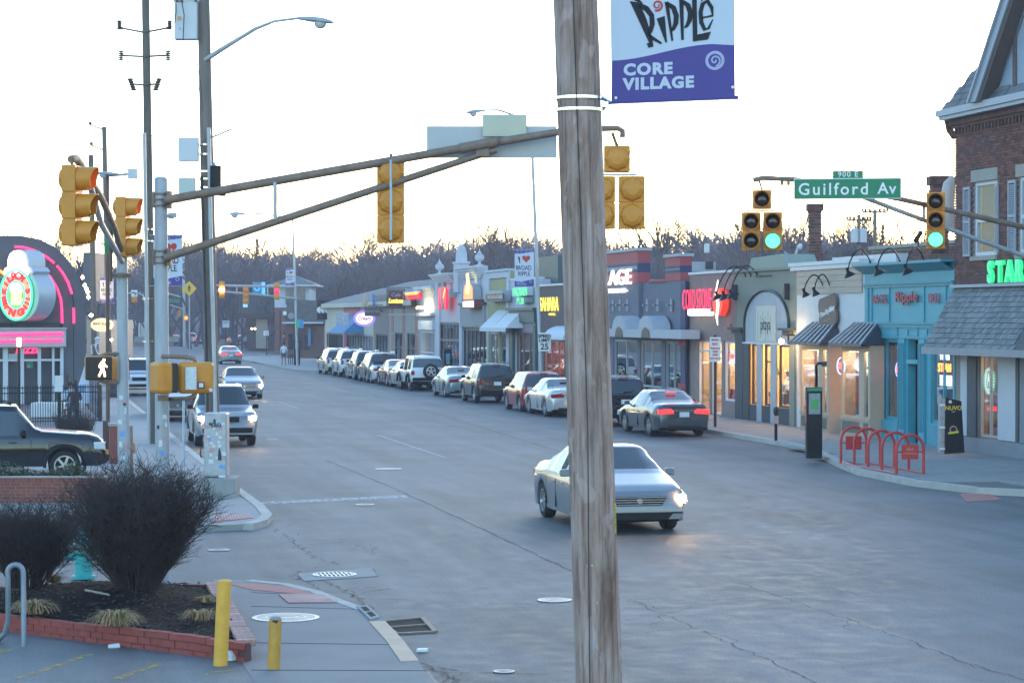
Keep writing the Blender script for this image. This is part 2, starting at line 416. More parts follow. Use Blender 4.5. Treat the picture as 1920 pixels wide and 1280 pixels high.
for k in range(4):                                       # worn cobble-like scratches by the far corner
    mark('worn_stripe', [(481+k*6, 988), (484+k*6, 988), (495+k*6, 1001), (491+k*6, 1001)], m_faint)
    mark('worn_stripe', [(500+k*6, 1015), (503+k*6, 1015), (526+k*6, 1047), (522+k*6, 1047)], m_faint)
for (a, b) in (((0, 1232), (22, 1222)), ((40, 1279), (175, 1232)), ((225, 1279), (310, 1248)), ((385, 1269), (440, 1264))):
    p, q = GP(*a), GP(*b); mb = MB(); strip([(p.x, p.y), (q.x, q.y)], .11, .02, .031, mb); struct('bay_line', mb, m_lotline)

def crack(px, w, jit=.05, seg=.35, branch=0):
    pts = [GP(u, v) for u, v in px]; path = []
    for a, b in zip(pts, pts[1:]):
        n = max(1, int((b - a).length / seg)); nrm = VV((-(b - a).y, (b - a).x, 0)).normalized()
        for i in range(n): path.append(a.lerp(b, i / n)+nrm*rnd.uniform(-jit, jit))
    path.append(pts[-1]); mb = MB()
    def rib(pp, w0):
        L = []
        for i, p in enumerate(pp):
            t = (pp[min(i+1, len(pp) - 1)] - pp[max(i - 1, 0)]).normalized(); n = VV((-t.y, t.x, 0)); ww = w0*rnd.uniform(.4, 1.3) / 2
            L.append((p+n*ww, p - n*ww))
        for (a, b), (c, d) in zip(L, L[1:]): mb.add([(q.x, q.y, .0065) for q in (a, b, d, c)], [(0, 1, 2, 3)])
    rib(path, w)
    for _ in range(branch):
        p = rnd.choice(path); an = rnd.uniform(0, 6.28); pp = [p.copy()]
        for k in range(rnd.randint(4, 9)):
            an += rnd.uniform(-.7, .7); p = p+VV((cos(an), sin(an), 0))*.16; pp.append(p)
        rib(pp, w*.6)
    struct('crack', mb, m_tar)
crack([(610, 862), (760, 925), (900, 990), (1070, 1070), (1130, 1100)], .055, .02)
crack([(1373, 1090), (1471, 1120), (1570, 1155), (1677, 1191), (1783, 1232), (1920, 1276)], .028, .05, .2, 4)
crack([(1185, 1127), (1241, 1150), (1313, 1182), (1399, 1219), (1463, 1249), (1531, 1282)], .03, .05, .18, 5)
crack([(563, 1071), (556, 1078), (562, 1087), (600, 1088), (632, 1100), (665, 1122), (700, 1143)], .05, .05, .1, 10)
crack([(510, 992), (545, 1010), (590, 1045), (640, 1060)], .03, .08, .12, 12)
crack([(640, 1010), (700, 1040), (760, 1052)], .018, .1, .12, 8)
crack([(696, 1066), (708, 1080)], .045, .02, .1)
crack([(786, 1243), (830, 1262), (870, 1288)], .06, .05, .1, 5)
crack([(700, 740), (900, 800), (1060, 850)], .05, .02, .5)
crack([(440, 975), (500, 982)], .06, .03, .1, 2)

# covers and drains
m_iron = mat('cast_iron', (0.22, 0.22, 0.22), .45, .5, var=.25, scale=20); m_ironlight = mat('worn_iron', (0.36, 0.36, 0.36), .4, .4, var=.2, scale=14)
m_hole = mat('dark_void', (0.006, 0.006, 0.006), 1, var=0)
def cover(u, v, wpx, label, z=.006, slots=False, ring=True, rings=2):
    c = GP(u, v, z); r = wpx / 2*(F*(EYE - z) / (v - 595)) / F
    t = thing('manhole_cover', label, 'manhole cover', c)
    obj('frame', MB().lathe([(r, 0), (r, .008), (r*.86, .008), (r*.86, .001)], c, n=32, cap=False), m_ironlight, t)
    if slots:
        obj('well', MB().lathe([(r*.85, 0), (r*.85, .0015)], c, n=32), m_hole, t)
        b = MB()
        for i in range(-4, 5):
            x = i*r*.19; h = sqrt(max(0, (r*.86) ** 2 - x*x)); b.box(c.x+x - r*.045, c.x+x+r*.045, c.y - h, c.y+h, z+.002, z+.0078)
        b.box(c.x - r*.8, c.x+r*.8, c.y - r*.05, c.y+r*.05, z+.0022, z+.0079)
        obj('grating', b, m_ironlight, t)
    else:
        obj('lid', MB().lathe([(r*.85, 0), (r*.85, .006)], c, n=32), m_iron, t)
        b = MB()
        for k in range(rings): b.lathe([(r*(.3+.25*k), .0061), (r*(.3+.25*k), .009), (r*(.35+.25*k), .009), (r*(.35+.25*k), .0061)], c, n=28, cap=False)
        obj('raised_ring', b, m_ironlight, t)
cover(535, 1158, 127, 'largest round manhole cover behind the short yellow bollard', z=.031)
cover(1040, 1125, 65, 'round manhole cover just left of the tall wooden pole')
cover(410, 1031, 41, 'small round cover between the bush and the corner')
cover(945, 1259, 40, 'small cover near the bottom edge of the road')
cover(627, 1077, 84, 'slotted round drain cover set in a square concrete patch', slots=True, z=.012)
cover(728, 879, 50, 'slotted cover in the lane beyond the stop line', slots=True)
cover(684, 946, 36, 'small cover between the stop line and crossing')
sheet('concrete_patch', [(GP(u, v).x, GP(u, v).y) for u, v in ((556, 1076), (696, 1066), (708, 1081), (570, 1090))], .011, mat('patch', (0.24, 0.24, 0.245), .8, var=.1), thick=.01)
p = [GP(u, v) for u, v in ((712, 1167), (792, 1160), (816, 1186), (742, 1190))]
t = thing('storm_drain', 'rectangular black storm drain beside the tan kerb', 'drain', p[0])
obj('pit', MB().prism([(q.x, q.y) for q in p], (0, 0, .0), (1, 0, 0), (0, 1, 0), (0, 0, .006)), m_hole, t)
b = MB()
def bar(a, c, w, z): 
    a = Vector(a); c = Vector(c); tt = (c - a).normalized(); n = VV((-tt.y, tt.x, 0))*w
    b.prism([(q.x, q.y) for q in (a - n, c - n, c+n, a+n)], (0, 0, z), (1, 0, 0), (0, 1, 0), (0, 0, .02))
bar(p[0], p[1], .03, .004); bar(p[1], p[2], .03, .0045); bar(p[2], p[3], .03, .004); bar(p[3], p[0], .03, .0045)
bar(p[0].lerp(p[3], .5), p[1].lerp(p[2], .5), .02, .005)
obj('frame', b, m_rust, t)
p = [GP(u, v) for u, v in ((668, 1143), (688, 1141), (712, 1163), (694, 1168))]
t = thing('kerb_inlet', 'small slotted inlet set into the kerb by the drain', 'drain', p[0])
obj('plate', MB().prism([(q.x, q.y) for q in p], (0, 0, .0), (1, 0, 0), (0, 1, 0), (0, 0, .05)), m_concrete, t)
b = MB()
for f0, f1 in ((.12, .45), (.55, .88)):
    q = [p[0].lerp(p[1], .25).lerp(p[3].lerp(p[2], .25), f0), p[0].lerp(p[1], .75).lerp(p[3].lerp(p[2], .75), f0), p[0].lerp(p[1], .75).lerp(p[3].lerp(p[2], .75), f1), p[0].lerp(p[1], .25).lerp(p[3].lerp(p[2], .25), f1)]
    b.prism([(x.x, x.y) for x in q], (0, 0, .05), (1, 0, 0), (0, 1, 0), (0, 0, .004))
obj('slot', b, m_hole, t)

# ================================================================ rise behind the town
m_hill = mat('leaf_litter', (0.085, 0.065, 0.06), .95, var=.3, scale=.04)
def hill(name, y0, y1, x0, x1, hmax, seed, prof):
    r = random.Random(seed); ph = [r.uniform(0, 6.28) for _ in range(6)]; mb = MB(); nx, ny = 90, 16; vs = []
    for j in range(ny+1):
        for i in range(nx+1):
            x = x0+(x1 - x0)*i / nx; y = y0+(y1 - y0)*j / ny; f = min(1, j / ny*1.3); f = f*f*(3 - 2*f)
            h = hmax*f*prof(x)*(1+.10*sin(x*.021+ph[0])+.06*sin(x*.05+ph[1])+.04*sin(x*.11+y*.05+ph[2]))
            vs.append((x, y, h - .5*(1 - f) - .1))
    fs = [(j*(nx+1)+i, j*(nx+1)+i+1, (j+1)*(nx+1)+i+1, (j+1)*(nx+1)+i) for j in range(ny) for i in range(nx)]
    mb.add(vs, fs); return struct(name, mb, m_hill, True)
hill('hill', 420, 760, -420, 700, 17, 3, lambda x: .95+.12*sin((x - 60)*.009))
# ================================================================ planter, shrubs, trees
m_bark = mat('bark', (0.07, 0.058, 0.055), .9, var=.2, scale=1); m_twig = mat('twigs', (0.085, 0.066, 0.07), .9, var=.15, scale=.4)
m_bush = mat('bush_twigs', (0.050, 0.036, 0.034), .9, var=.35, scale=9); m_conif = mat('needles', (0.030, 0.042, 0.030), .9, var=.3, scale=2)
m_pred = mat('painted_brick', (0.30, 0.062, 0.05), .75, var=.16, scale=12, rand=.13, bump=.3, bscale=60)
m_predtop = mat('worn_painted_brick', (0.42, 0.24, 0.21), .8, var=.35, scale=9, rand=.2)
m_mortar = mat('mortar', (0.24, 0.20, 0.18), .9, var=.15)
def twigmesh(segs, n=3):                # segs: list of (p, q, r0, r1)
    v = []; f = []
    for p, q, r0, r1 in segs:
        t = q - p
        if t.length < 1e-6: continue
        t.normalize(); a = t.cross(VV((.3, .2, 1))); a = a.normalized() if a.length > 1e-3 else VV((1, 0, 0)); w = t.cross(a); k = len(v)
        for r, o in ((r0, p), (r1, q)):
            for j in range(n):
                an = 2*pi*j / n; v.append(tuple(o+(a*cos(an)+w*sin(an))*r))
        for j in range(n): f.append((k+j, k+(j+1) % n, k+n+(j+1) % n, k+n+j))
    return v, f
def tomb(vf):
    mb = MB(); mb.v = vf[0]; mb.f = vf[1]; mb.m = [0]*len(vf[1]); return mb
def branch(r, p, d, L, rad, depth, out, spread=.6, up=.12, nseg=3, kids_=(2, 4), shrink=.68):
    q = p; dd = d.copy(); pts = [p.copy()]
    for i in range(nseg):
        dd = (dd+VV((r.gauss(0, .13), r.gauss(0, .13), r.gauss(0, .08)+up*.4))).normalized()
        nq = q+dd*(L / nseg); r0 = rad*(1 - .5*i / nseg); r1 = rad*(1 - .5*(i+1) / nseg)
        out[0 if depth >= 4 else 1].append((q, nq, r0, r1)); q = nq; pts.append(q.copy())
    if depth <= 0: return
    k = r.randint(*kids_)
    for i in range(k):
        s = pts[-1] if i < 2 else pts[r.randint(1, nseg)]
        a = r.uniform(0, 6.28); side = VV((cos(a), sin(a), 0)); side = (side - dd*side.dot(dd))
        nd = (dd+side*r.uniform(spread*.5, spread*1.2)+VV((0, 0, up))).normalized()
        branch(r, s, nd, L*shrink*r.uniform(.75, 1.15), rad*.58, depth - 1, out, spread, up, nseg, kids_, shrink)
def tree_segs(seed, h=12.0, depth=5, spread=.6, thick=.2, nseg=3, kk=(3, 4)):
    r = random.Random(seed); out = ([], [])
    branch(r, VV((0, 0, -.3)), VV((0, 0, 1)), h*.30, thick, depth, out, spread, .16, nseg, kk, .70)
    return out
def bare_tree(seed, h, depth, spread, thick, name='bare_tree'):
    a, b = tree_segs(seed, h, depth, spread, thick)
    t = thing(name, 'bare tree', 'tree'); obj('trunk', tomb(twigmesh(a, 5)), m_bark, t); obj('crown', tomb(twigmesh([(p, q, max(r0, .026), max(r1, .02)) for p, q, r0, r1 in b], 3)), m_twig, t)
    return t
def conifer(seed, h, w):
    r = random.Random(seed); t = thing('evergreen_tree', 'evergreen', 'tree')
    obj('trunk', MB().cyl((0, 0, -.3), (0, 0, h*.95), h*.02, .03, 6), m_bark, t); v = []; f = []
    n = 2600
    for i in range(n):
        z = h*(.08+.92*r.random() ** 1.15); rr = w*(1 - z / h)*(r.random() ** .45)*(1+.25*sin(z*3.1+seed)); a = r.uniform(0, 6.28)
        c = VV((cos(a)*rr, sin(a)*rr, z - rr*.12)); s = r.uniform(.12, .3)*h / 12
        u = VV((cos(a), sin(a), r.uniform(-.35, .1)))*s; w_ = VV((-sin(a), cos(a), r.uniform(-.3, .3)))*s*.5; k = len(v)
        v += [tuple(c - u - w_), tuple(c+u), tuple(c - u*.4+w_)]; f.append((k, k+1, k+2))
    obj('crown', tomb((v, f)), m_conif, t); return t

# --- foreground planter
C0 = VV((2.37, 25.0, 0)); CL = VV((-3.0, 31.35, 0)); CB = VV((2.45, 30.8, 0)); CBL = VV((-4.5, 31.6, 0))
pl = thing('brick_planter', 'low red painted brick planter with bare shrubs at the lot edge', 'planter', C0)
bm_ = MB().box(-.097, .097, -.05, .05, 0, .072).mesh('brick', m_pred)
def bricks(a, b, parent, courses, z0, L=.2, me=bm_, off=.5, hj=.004, course=.08):
    d = (b - a); n = int(d.length / L); d.normalize(); an = math.atan2(d.y, d.x)
    for c in range(courses):
        for i in range(n+1):
            s = (i+(off if c % 2 else 0))*L+L / 2
            if s > (b - a).length - L*.3: continue
            o = bpy.data.objects.new('brick', me); COL.objects.link(o); o.parent = parent
            o.matrix_parent_inverse = Matrix.Translation(-ROOT[parent.name]) if parent.name in ROOT else Matrix()
            p = a+d*s; sag = .018*sin(s*1.3)
            o.location = (p.x+rnd.gauss(0, .004), p.y+rnd.gauss(0, .004), z0+c*course+rnd.uniform(-hj, hj)+sag*c / 3)
            o.rotation_euler = (0, rnd.gauss(0, .01), an+rnd.gauss(0, .012))
core = MB()
def core_wall(a, b, h, w=.04):
    d = (b - a).normalized(); n = VV((-d.y, d.x, 0))*w
    core.prism([(q.x, q.y) for q in (a - n, b - n, b+n, a+n)], (0, 0, 0), (1, 0, 0), (0, 1, 0), (0, 0, h))
core_wall(C0, CL, .22); core_wall(C0+VV((0, .1, 0)), CB, .20, .042); core_wall(CB, CBL, .20)
obj('mortar_core', core, mat('planter_mortar', (0.13, 0.06, 0.055), .9, var=.2), pl)
bricks(C0, CL, pl, 3, .0)
bricks(C0+VV((0, .12, 0)), CB, pl, 2, .0, L=.2)
top_me = MB().box(-.047, .047, -.1, .1, 0, .075).mesh('cap_brick', m_predtop)
bricks(C0+VV((0, .15, 0)), CB, pl, 1, .165, L=.105, me=top_me)
bricks(CB, CBL, pl, 1, .14, L=.2)
def inside(x, y):
    if x > 2.36 or y > 31.0: return False
    t = (x - C0.x) / (CL.x - C0.x); return y > C0.y+(CL.y - C0.y)*t+.08
m_soil = mat('dark_mulch', (0.018, 0.013, 0.012), .95, var=.5, scale=25, bump=1, bscale=30, spec=.1)
mb = MB(); G_ = .12; pts = {}
def soil_z(x, y): return .215+.05*sin(x*1.7)*sin(y*1.3)+.12*math.exp(-((x - .8) ** 2+(y - 29.3) ** 2) / 1.5)
nx, ny = 46, 52
vs = [(-3.1+i*G_, 25.1+j*G_, soil_z(-3.1+i*G_, 25.1+j*G_)+rnd.uniform(-.012, .012)) for j in range(ny+1) for i in range(nx+1)]
fs = []
for j in range(ny):
    for i in range(nx):
        q = [j*(nx+1)+i, j*(nx+1)+i+1, (j+1)*(nx+1)+i+1, (j+1)*(nx+1)+i]
        if all(inside(vs[k][0], vs[k][1]) for k in q): fs.append(tuple(q))
mb.add(vs, fs); obj('soil', mb, m_soil, pl, True)
mb = MB()
for _ in range(2600):
    x, y = rnd.uniform(-3, 2.36), rnd.uniform(25.1, 31)
    if not inside(x, y): continue
    a = rnd.uniform(0, 3.14); s = rnd.uniform(.012, .035); mb.obox((x, y, soil_z(x, y)+.008), VV((cos(a), sin(a), rnd.uniform(-.4, .4)))*s, VV((-sin(a), cos(a), 0))*s*.35, VV((0, 0, .005)))
obj('bark_chips', mb, mat('bark_chip', (0.05, 0.035, 0.03), .9, var=.5, scale=40), pl, kind='stuff')
stick = DP(168, 1093, 30.2); obj('stick', MB().cyl(VV((.72, 29.2, .36)), VV((1.0, 28.9, .33)), .018, .015, 6), mat('stick', (0.3, 0.26, 0.22), .8), pl)

def tuft(u, v, wpx, label, n=170, green=.3, z=.26):
    c = GP(u, v, z); r = wpx / 2*(c - VV((0, 0, EYE))).length / F
    t = thing('grass_clump', label, 'grass clump', c, 'dry grass clumps in the planter')
    for nm, cl, part in (('dry_blades', (0.42, 0.25, 0.12), 1 - green), ('green_blades', (0.20, 0.17, 0.06), green)):
        mb = MB()
        for _ in range(int(n*part)):
            a = rnd.uniform(0, 6.28); L = r*rnd.uniform(.6, 1.35); hgt = r*rnd.uniform(.55, 1.15); w = .009; sd = VV((-sin(a), cos(a), 0))*w; o = c+VV((rnd.gauss(0, .04), rnd.gauss(0, .04), 0)); pp = []
            for k in range(6):
                s = k / 5; pp.append(o+VV((cos(a)*L*s, sin(a)*L*s, hgt*(1.9*s - 1.75*s*s))))
            for k in range(5):
                ww = 1 - k / 6; mb.quad(pp[k] - sd*ww, pp[k]+sd*ww, pp[k+1]+sd*(ww - .16), pp[k+1] - sd*(ww - .16))
        obj(nm, mb, mat(nm, cl, .7, var=.35, scale=15), t)
tuft(215, 1172, 96, 'broad dry grass clump behind the front planter wall', 240)
tuft(62, 1150, 84, 'dry grass clump beside the grey hoop rack', 200)
tuft(102, 1092, 54, 'small dry grass clump left of the hydrant', 90, z=.28)
tuft(374, 1162, 66, 'sparse grass clump near the yellow bollard', 110, .15)
tuft(385, 1128, 44, 'smallest withered clump at the far right of the bed', 60, .2)

def bush(cu, cv, rx, h, label, seed, stems, z=.27):
    c = GP(cu, cv, z); r = random.Random(seed); seg = []; base = []
    for i in range(stems):
        a = r.uniform(0, 6.28); rr = sqrt(r.random()); tilt = rr*1.0; L = h*r.uniform(.75, 1.05)*(1 - .18*rr)
        p = c+VV((cos(a), sin(a), 0))*rr*.22; d = VV((cos(a)*tilt*rx / h, sin(a)*tilt*rx / h, 1)).normalized()
        q = p; n = 7; rad = r.uniform(.006, .011)
        for k in range(n):
            d = (d+VV((r.gauss(0, .10), r.gauss(0, .10), .0+r.gauss(0, .05)))).normalized(); nq = q+d*L / n
            base.append((q, nq, rad*(1 - k / n*.75), rad*(1 - (k+1) / n*.75)))
            if k >= 1:
                for _ in range(3):
                    b = r.uniform(0, 6.28); s = (d+VV((cos(b), sin(b), r.uniform(-.2, .5)))*.8).normalized(); l = r.uniform(.14, .34); m0 = nq; dd = s
                    for e in range(2):
                        dd = (dd+VV((r.gauss(0, .25), r.gauss(0, .25), r.gauss(0, .2)))).normalized(); m1 = m0+dd*l / 2
                        seg.append((m0, m1, .0042 - e*.0012, .003 - e*.0012))
                        for _k in range(2):
                            b2 = r.uniform(0, 6.28); t2 = (dd+VV((cos(b2), sin(b2), r.uniform(-.4, .7)))).normalized()*r.uniform(.05, .15)
                            seg.append((m1, m1+t2, .0026, .0014))
                        m0 = m1
            q = nq
    t = thing('bare_bush', label, 'bush', c)
    obj('stems', tomb(twigmesh(base, 4)), m_bush, t, kind='stuff'); obj('twigs', tomb(twigmesh(seg)), m_bush, t, kind='stuff')
bush(258, 1112, .92, 1.62, 'large dense leafless brown bush in the middle of the planter', 11, 330)
bush(52, 1100, .62, 1.02, 'smaller leafless bush at the left end of the planter', 12, 150)

# --- trees behind the town
T1 = bare_tree(1, 12, 5, .62, .2); T2 = bare_tree(2, 12, 5, .5, .17); T3 = bare_tree(5, 12, 5, .72, .2); T4 = bare_tree(9, 12, 5, .42, .15); CF = conifer(4, 13, 2.6)
for o in (T1, T2, T3, T4, CF): snapshot(o)
used = set()
def put_tree(T, u, vtop, d, label, group=None, base=0.0, hh=None):
    p = DP(u, 595, d); p.z = base; top = DP(u, vtop, d).z; H0 = TH[T.name]; s = (top - base) / H0
    if T.name not in used:
        used.add(T.name); T.location = p; T.rotation_euler = (0, 0, rnd.uniform(0, 6.28)); T.scale = (s, s, s); T['label'] = label
        if group: T['group'] = group
        return T
    return dup(T, p, rnd.uniform(0, 6.28), label, group, s*rnd.uniform(.96, 1.04))
TH = {o.name: max(max(v.co.z for v in c.data.vertices) for c in kids(o)) for o in (T1, T2, T3, T4, CF)}
for T, u, vt, d, lb in ((T1, 690, 420, 330, 'tall bare tree with leaf tufts rising above the gable roof'),
        (CF, 482, 447, 330, 'tall dark conifer above the flat roofed bank'), (CF, 748, 482, 300, 'dark pine behind the gabled shop roof'),
        (T3, 955, 405, 260, 'widest bare tree, just left of the lamp post with banner'), (T1, 905, 416, 270, 'spreading bare tree left of the widest bare tree'),
        (T3, 1240, 395, 230, 'bare tree above the red and navy striped parapets'), (T2, 1305, 408, 260, 'bare tree between the striped parapet and signal'),
        (T1, 1600, 383, 210, 'bare tree behind the brick chimney and street sign'), (T2, 1497, 392, 190, 'bare tree left of the square brick chimney'),
        (T3, 1640, 408, 240, 'bare tree behind the roof utility poles'), (T4, 1700, 400, 200, 'slender bare tree left of the round vent'),
        (CF, 1655, 425, 260, 'small conifer behind the turquoise shop roof'), (T1, 1560, 400, 250, 'bare tree just right of the square brick chimney'),
        (T2, 560, 432, 380, 'pale bare tree behind the slanting lamp post'), (T4, 410, 430, 360, 'bare tree behind the left utility poles'),
        (T1, 120, 432, 190, 'bare tree beyond the curved grey bar roof'), (T2, 70, 430, 210, 'bare tree over the top of the curved roof'),
        (T3, 205, 470, 200, 'bare tree behind the yellow side facing signals'), (T4, 160, 480, 240, 'thin bare tree beside the bar wall'),
        (T1, 445, 500, 300, 'dark bare tree beside the red brake lights'), (CF, 345, 500, 340, 'dark evergreen behind the far crossroads'),
        (T3, 640, 500, 330, 'bare tree just behind the tower roof'), (T2, 1380, 400, 250, 'bare tree left of the five lens signal'),
        (T1, 1750, 420, 250, 'bare tree behind the right hand signal head'), (T3, 300, 470, 300, 'bare tree between the two steel signal posts')):
    put_tree(T, u, vt, d, lb)
# the wood itself: more than anyone could count
r = random.Random(77); SV = []; SF = []
protos = [twigmesh([(p, q, max(r0, .03), max(r1, .022)) for p, q, r0, r1 in (lambda ab: ab[0]+ab[1])(tree_segs(20+i, 12, 4, .55, .2, 2, (3, 4)))]) for i in range(6)]
PH = [max(v[2] for v in p[0]) for p in protos]
for i in range(640):
    u = r.uniform(-250, 2050) if i % 7 else r.uniform(380, 1300); row = r.random(); d = 250+330*row
    vtop = 466+16*sin(u*.011+1)+9*sin(u*.031)+r.gauss(0, 7) - (20 if u > 1150 else 0)
    if u < 330: vtop += 30; 
    if row < .35: vtop += 22
    x = DP(u, 595, d); base = max(0, 17*min(1, max(0, (x.y - 430) / 260)) ** 2*.8) - .3
    top = DP(u, vtop, d).z; k = r.randrange(6); s = (top - base) / PH[k]
    if s < .3: continue
    an = r.uniform(0, 6.28); ca, sa = cos(an)*s, sin(an)*s; n = len(SV); wz = 1.7 if row > .3 else 1.35
    SV += [(x.x+(p[0]*ca - p[1]*sa)*wz, x.y+p[0]*sa+p[1]*ca, base+p[2]*s) for p in protos[k][0]]
    SF += [tuple(q+n for q in f) for f in protos[k][1]]
w = obj('wood', tomb((SV, SF)), mat('wood_twigs', (0.085, 0.068, 0.078), .95, var=.3, scale=.05)); tag(w, 'leafless brownish wood covering the rise behind the town', 'wood', kind='stuff')
print('wood faces', len(SF))
# ================================================================ vehicles
m_foglit = glow('lit_fog_lamp', (1, .25, .03), 6.0)
def paint(name, col, rough=.3, metal=.35): return mat(name, col, rough, metal, var=.03, coat=.6, spec=.5)
def interp(tab, x):
    if x <= tab[0][0]: return tab[0][1]
    for (a, b), (c, d) in zip(tab, tab[1:]):
        if x <= c: return b+(d - b)*(x - a) / (c - a)
    return tab[-1][1]
SEDAN = dict(L=4.75, W=1.84, H=1.46, wr=.33, sill=.20, ax=(.98, 3.80), top=[(0, .72), (.02, .98), (.10, 1.04), (.75, 1.07), (1.05, 1.15), (1.75, 1.42), (2.3, 1.46), (2.75, 1.44), (3.45, 1.07), (3.65, 1.00), (4.40, .84), (4.60, .75), (4.70, .64), (4.75, .48)],
             belt=[(0, .70), (.1, .90), (1.2, .95), (3.3, .92), (3.7, .90), (4.5, .72), (4.75, .45)], rear=(.80, 1.70), wind=(2.80, 3.47), side=(1.20, 3.20), pil=(2.12, 2.24), tail='sedan', head=(.62, 4.50), tum=.21)
SUV = dict(L=4.55, W=1.84, H=1.76, wr=.37, sill=.30, ax=(.86, 3.55), top=[(0, .80), (.02, 1.10), (.10, 1.18), (.32, 1.66), (.5, 1.74), (1.6, 1.77), (2.5, 1.74), (3.15, 1.20), (3.32, 1.13), (4.2, 1.02), (4.45, .92), (4.55, .60)],
             belt=[(0, .78), (.1, 1.08), (3.2, 1.06), (4.2, .95), (4.55, .58)], rear=(.10, .30), wind=(2.55, 3.17), side=(.45, 2.95), pil=(1.18, 1.28), tail='suv', head=(.86, 4.33), tum=.17, rails=True)
HATCH = dict(SUV, L=4.10, H=1.61, wr=.33, sill=.22, ax=(.75, 3.30), top=[(0, .74), (.02, 1.0), (.08, 1.06), (.26, 1.52), (.42, 1.58), (1.4, 1.62), (2.4, 1.57), (3.0, 1.10), (3.15, 1.05), (3.85, .92), (4.02, .82), (4.1, .55)],
             belt=[(0, .72), (.1, .98), (3.0, .96), (3.8, .85), (4.1, .52)], rear=(.08, .25), wind=(2.45, 3.0), side=(.40, 2.8), pil=(1.05, 1.15), head=(.74, 3.9), rails=False)
VAN = dict(SUV, L=5.1, W=1.95, H=1.75, sill=.24, ax=(.98, 4.05), wr=.34, top=[(0, .80), (.02, 1.08), (.10, 1.15), (.34, 1.66), (.5, 1.72), (1.8, 1.76), (2.9, 1.73), (3.75, 1.15), (3.95, 1.07), (4.8, .90), (5.0, .78), (5.1, .55)],
           belt=[(0, .75), (.1, 1.02), (3.7, 1.0), (4.8, .82), (5.1, .52)], wind=(2.98, 3.77), side=(.45, 3.5), pil=(1.5, 1.6), head=(.78, 4.85))
OFFR = dict(SUV, L=4.45, W=1.80, H=1.80, sill=.42, wr=.40, ax=(.75, 3.60), top=[(0, .88), (.02, 1.12), (.04, 1.18), (.18, 1.74), (.28, 1.80), (2.4, 1.82), (2.55, 1.78), (2.85, 1.22), (2.95, 1.16), (4.25, 1.10), (4.36, 1.0), (4.45, .75)],
            belt=[(0, .86), (.05, 1.12), (4.2, 1.06), (4.45, .72)], rear=(.05, .165), wind=(2.56, 2.86), side=(.30, 2.45), pil=(1.22, 1.34), tail='offroad', head=(.92, 4.36), tum=.09, rails=False, nof=True)
CHER = dict(SUV, L=4.42, W=1.82, H=1.80, sill=.36, wr=.37, ax=(.80, 3.45), top=[(0, .84), (.02, 1.10), (.08, 1.16), (.28, 1.70), (.45, 1.78), (1.6, 1.80), (2.35, 1.77), (2.80, 1.24), (2.92, 1.19), (4.0, 1.10), (4.24, 1.03), (4.36, .90), (4.42, .62)],
            belt=[(0, .82), (.05, 1.08), (3.0, 1.08), (4.05, .98), (4.30, .84), (4.42, .55)], rear=(.08, .26), wind=(2.40, 2.81), side=(.45, 2.60), pil=(1.22, 1.34), head=(.85, 4.16), tum=.15, rails=True, flare=True)

def wheel_parts(t, x, y, wr, sign, w=.22, dark=False):
    prof = [(wr*.66, -w / 2), (wr*.93, -w / 2), (wr, -w / 2+.035), (wr, w / 2 - .035), (wr*.93, w / 2), (wr*.66, w / 2)]
    c = (sign*(y - .02), x, wr)
    o = obj('wheel', MB().lathe(prof, c, (1, 0, 0), 24, cap=False), m_rubber, t, True)
    rim = MB(); ox = sign*(w / 2 - .03)
    rim.lathe([(wr*.67, ox - .02*sign), (wr*.67, ox+.03*sign), (wr*.60, ox+.03*sign), (wr*.58, ox - .03*sign)], c, (1, 0, 0), 24, cap=False)
    rim.lathe([(.001, ox+.02*sign), (wr*.13, ox+.02*sign), (wr*.15, ox - .02*sign)], c, (1, 0, 0), 12)
    for k in range(6):
        a = k*pi / 3+.2; u = VV((0, cos(a), sin(a))); v = VV((0, -sin(a), cos(a)))
        rim.obox(Vector(c)+VV((ox, 0, 0))+u*wr*.36, VV((.012, 0, 0)), u*wr*.26, v*wr*.075)
    obj('rim', rim, m_rim, o, True)
    obj('hub', MB().lathe([(wr*.64, -.02), (wr*.64, .0)], (c[0]+sign*.05, c[1], c[2]), (1, 0, 0), 20), m_undertray, o)

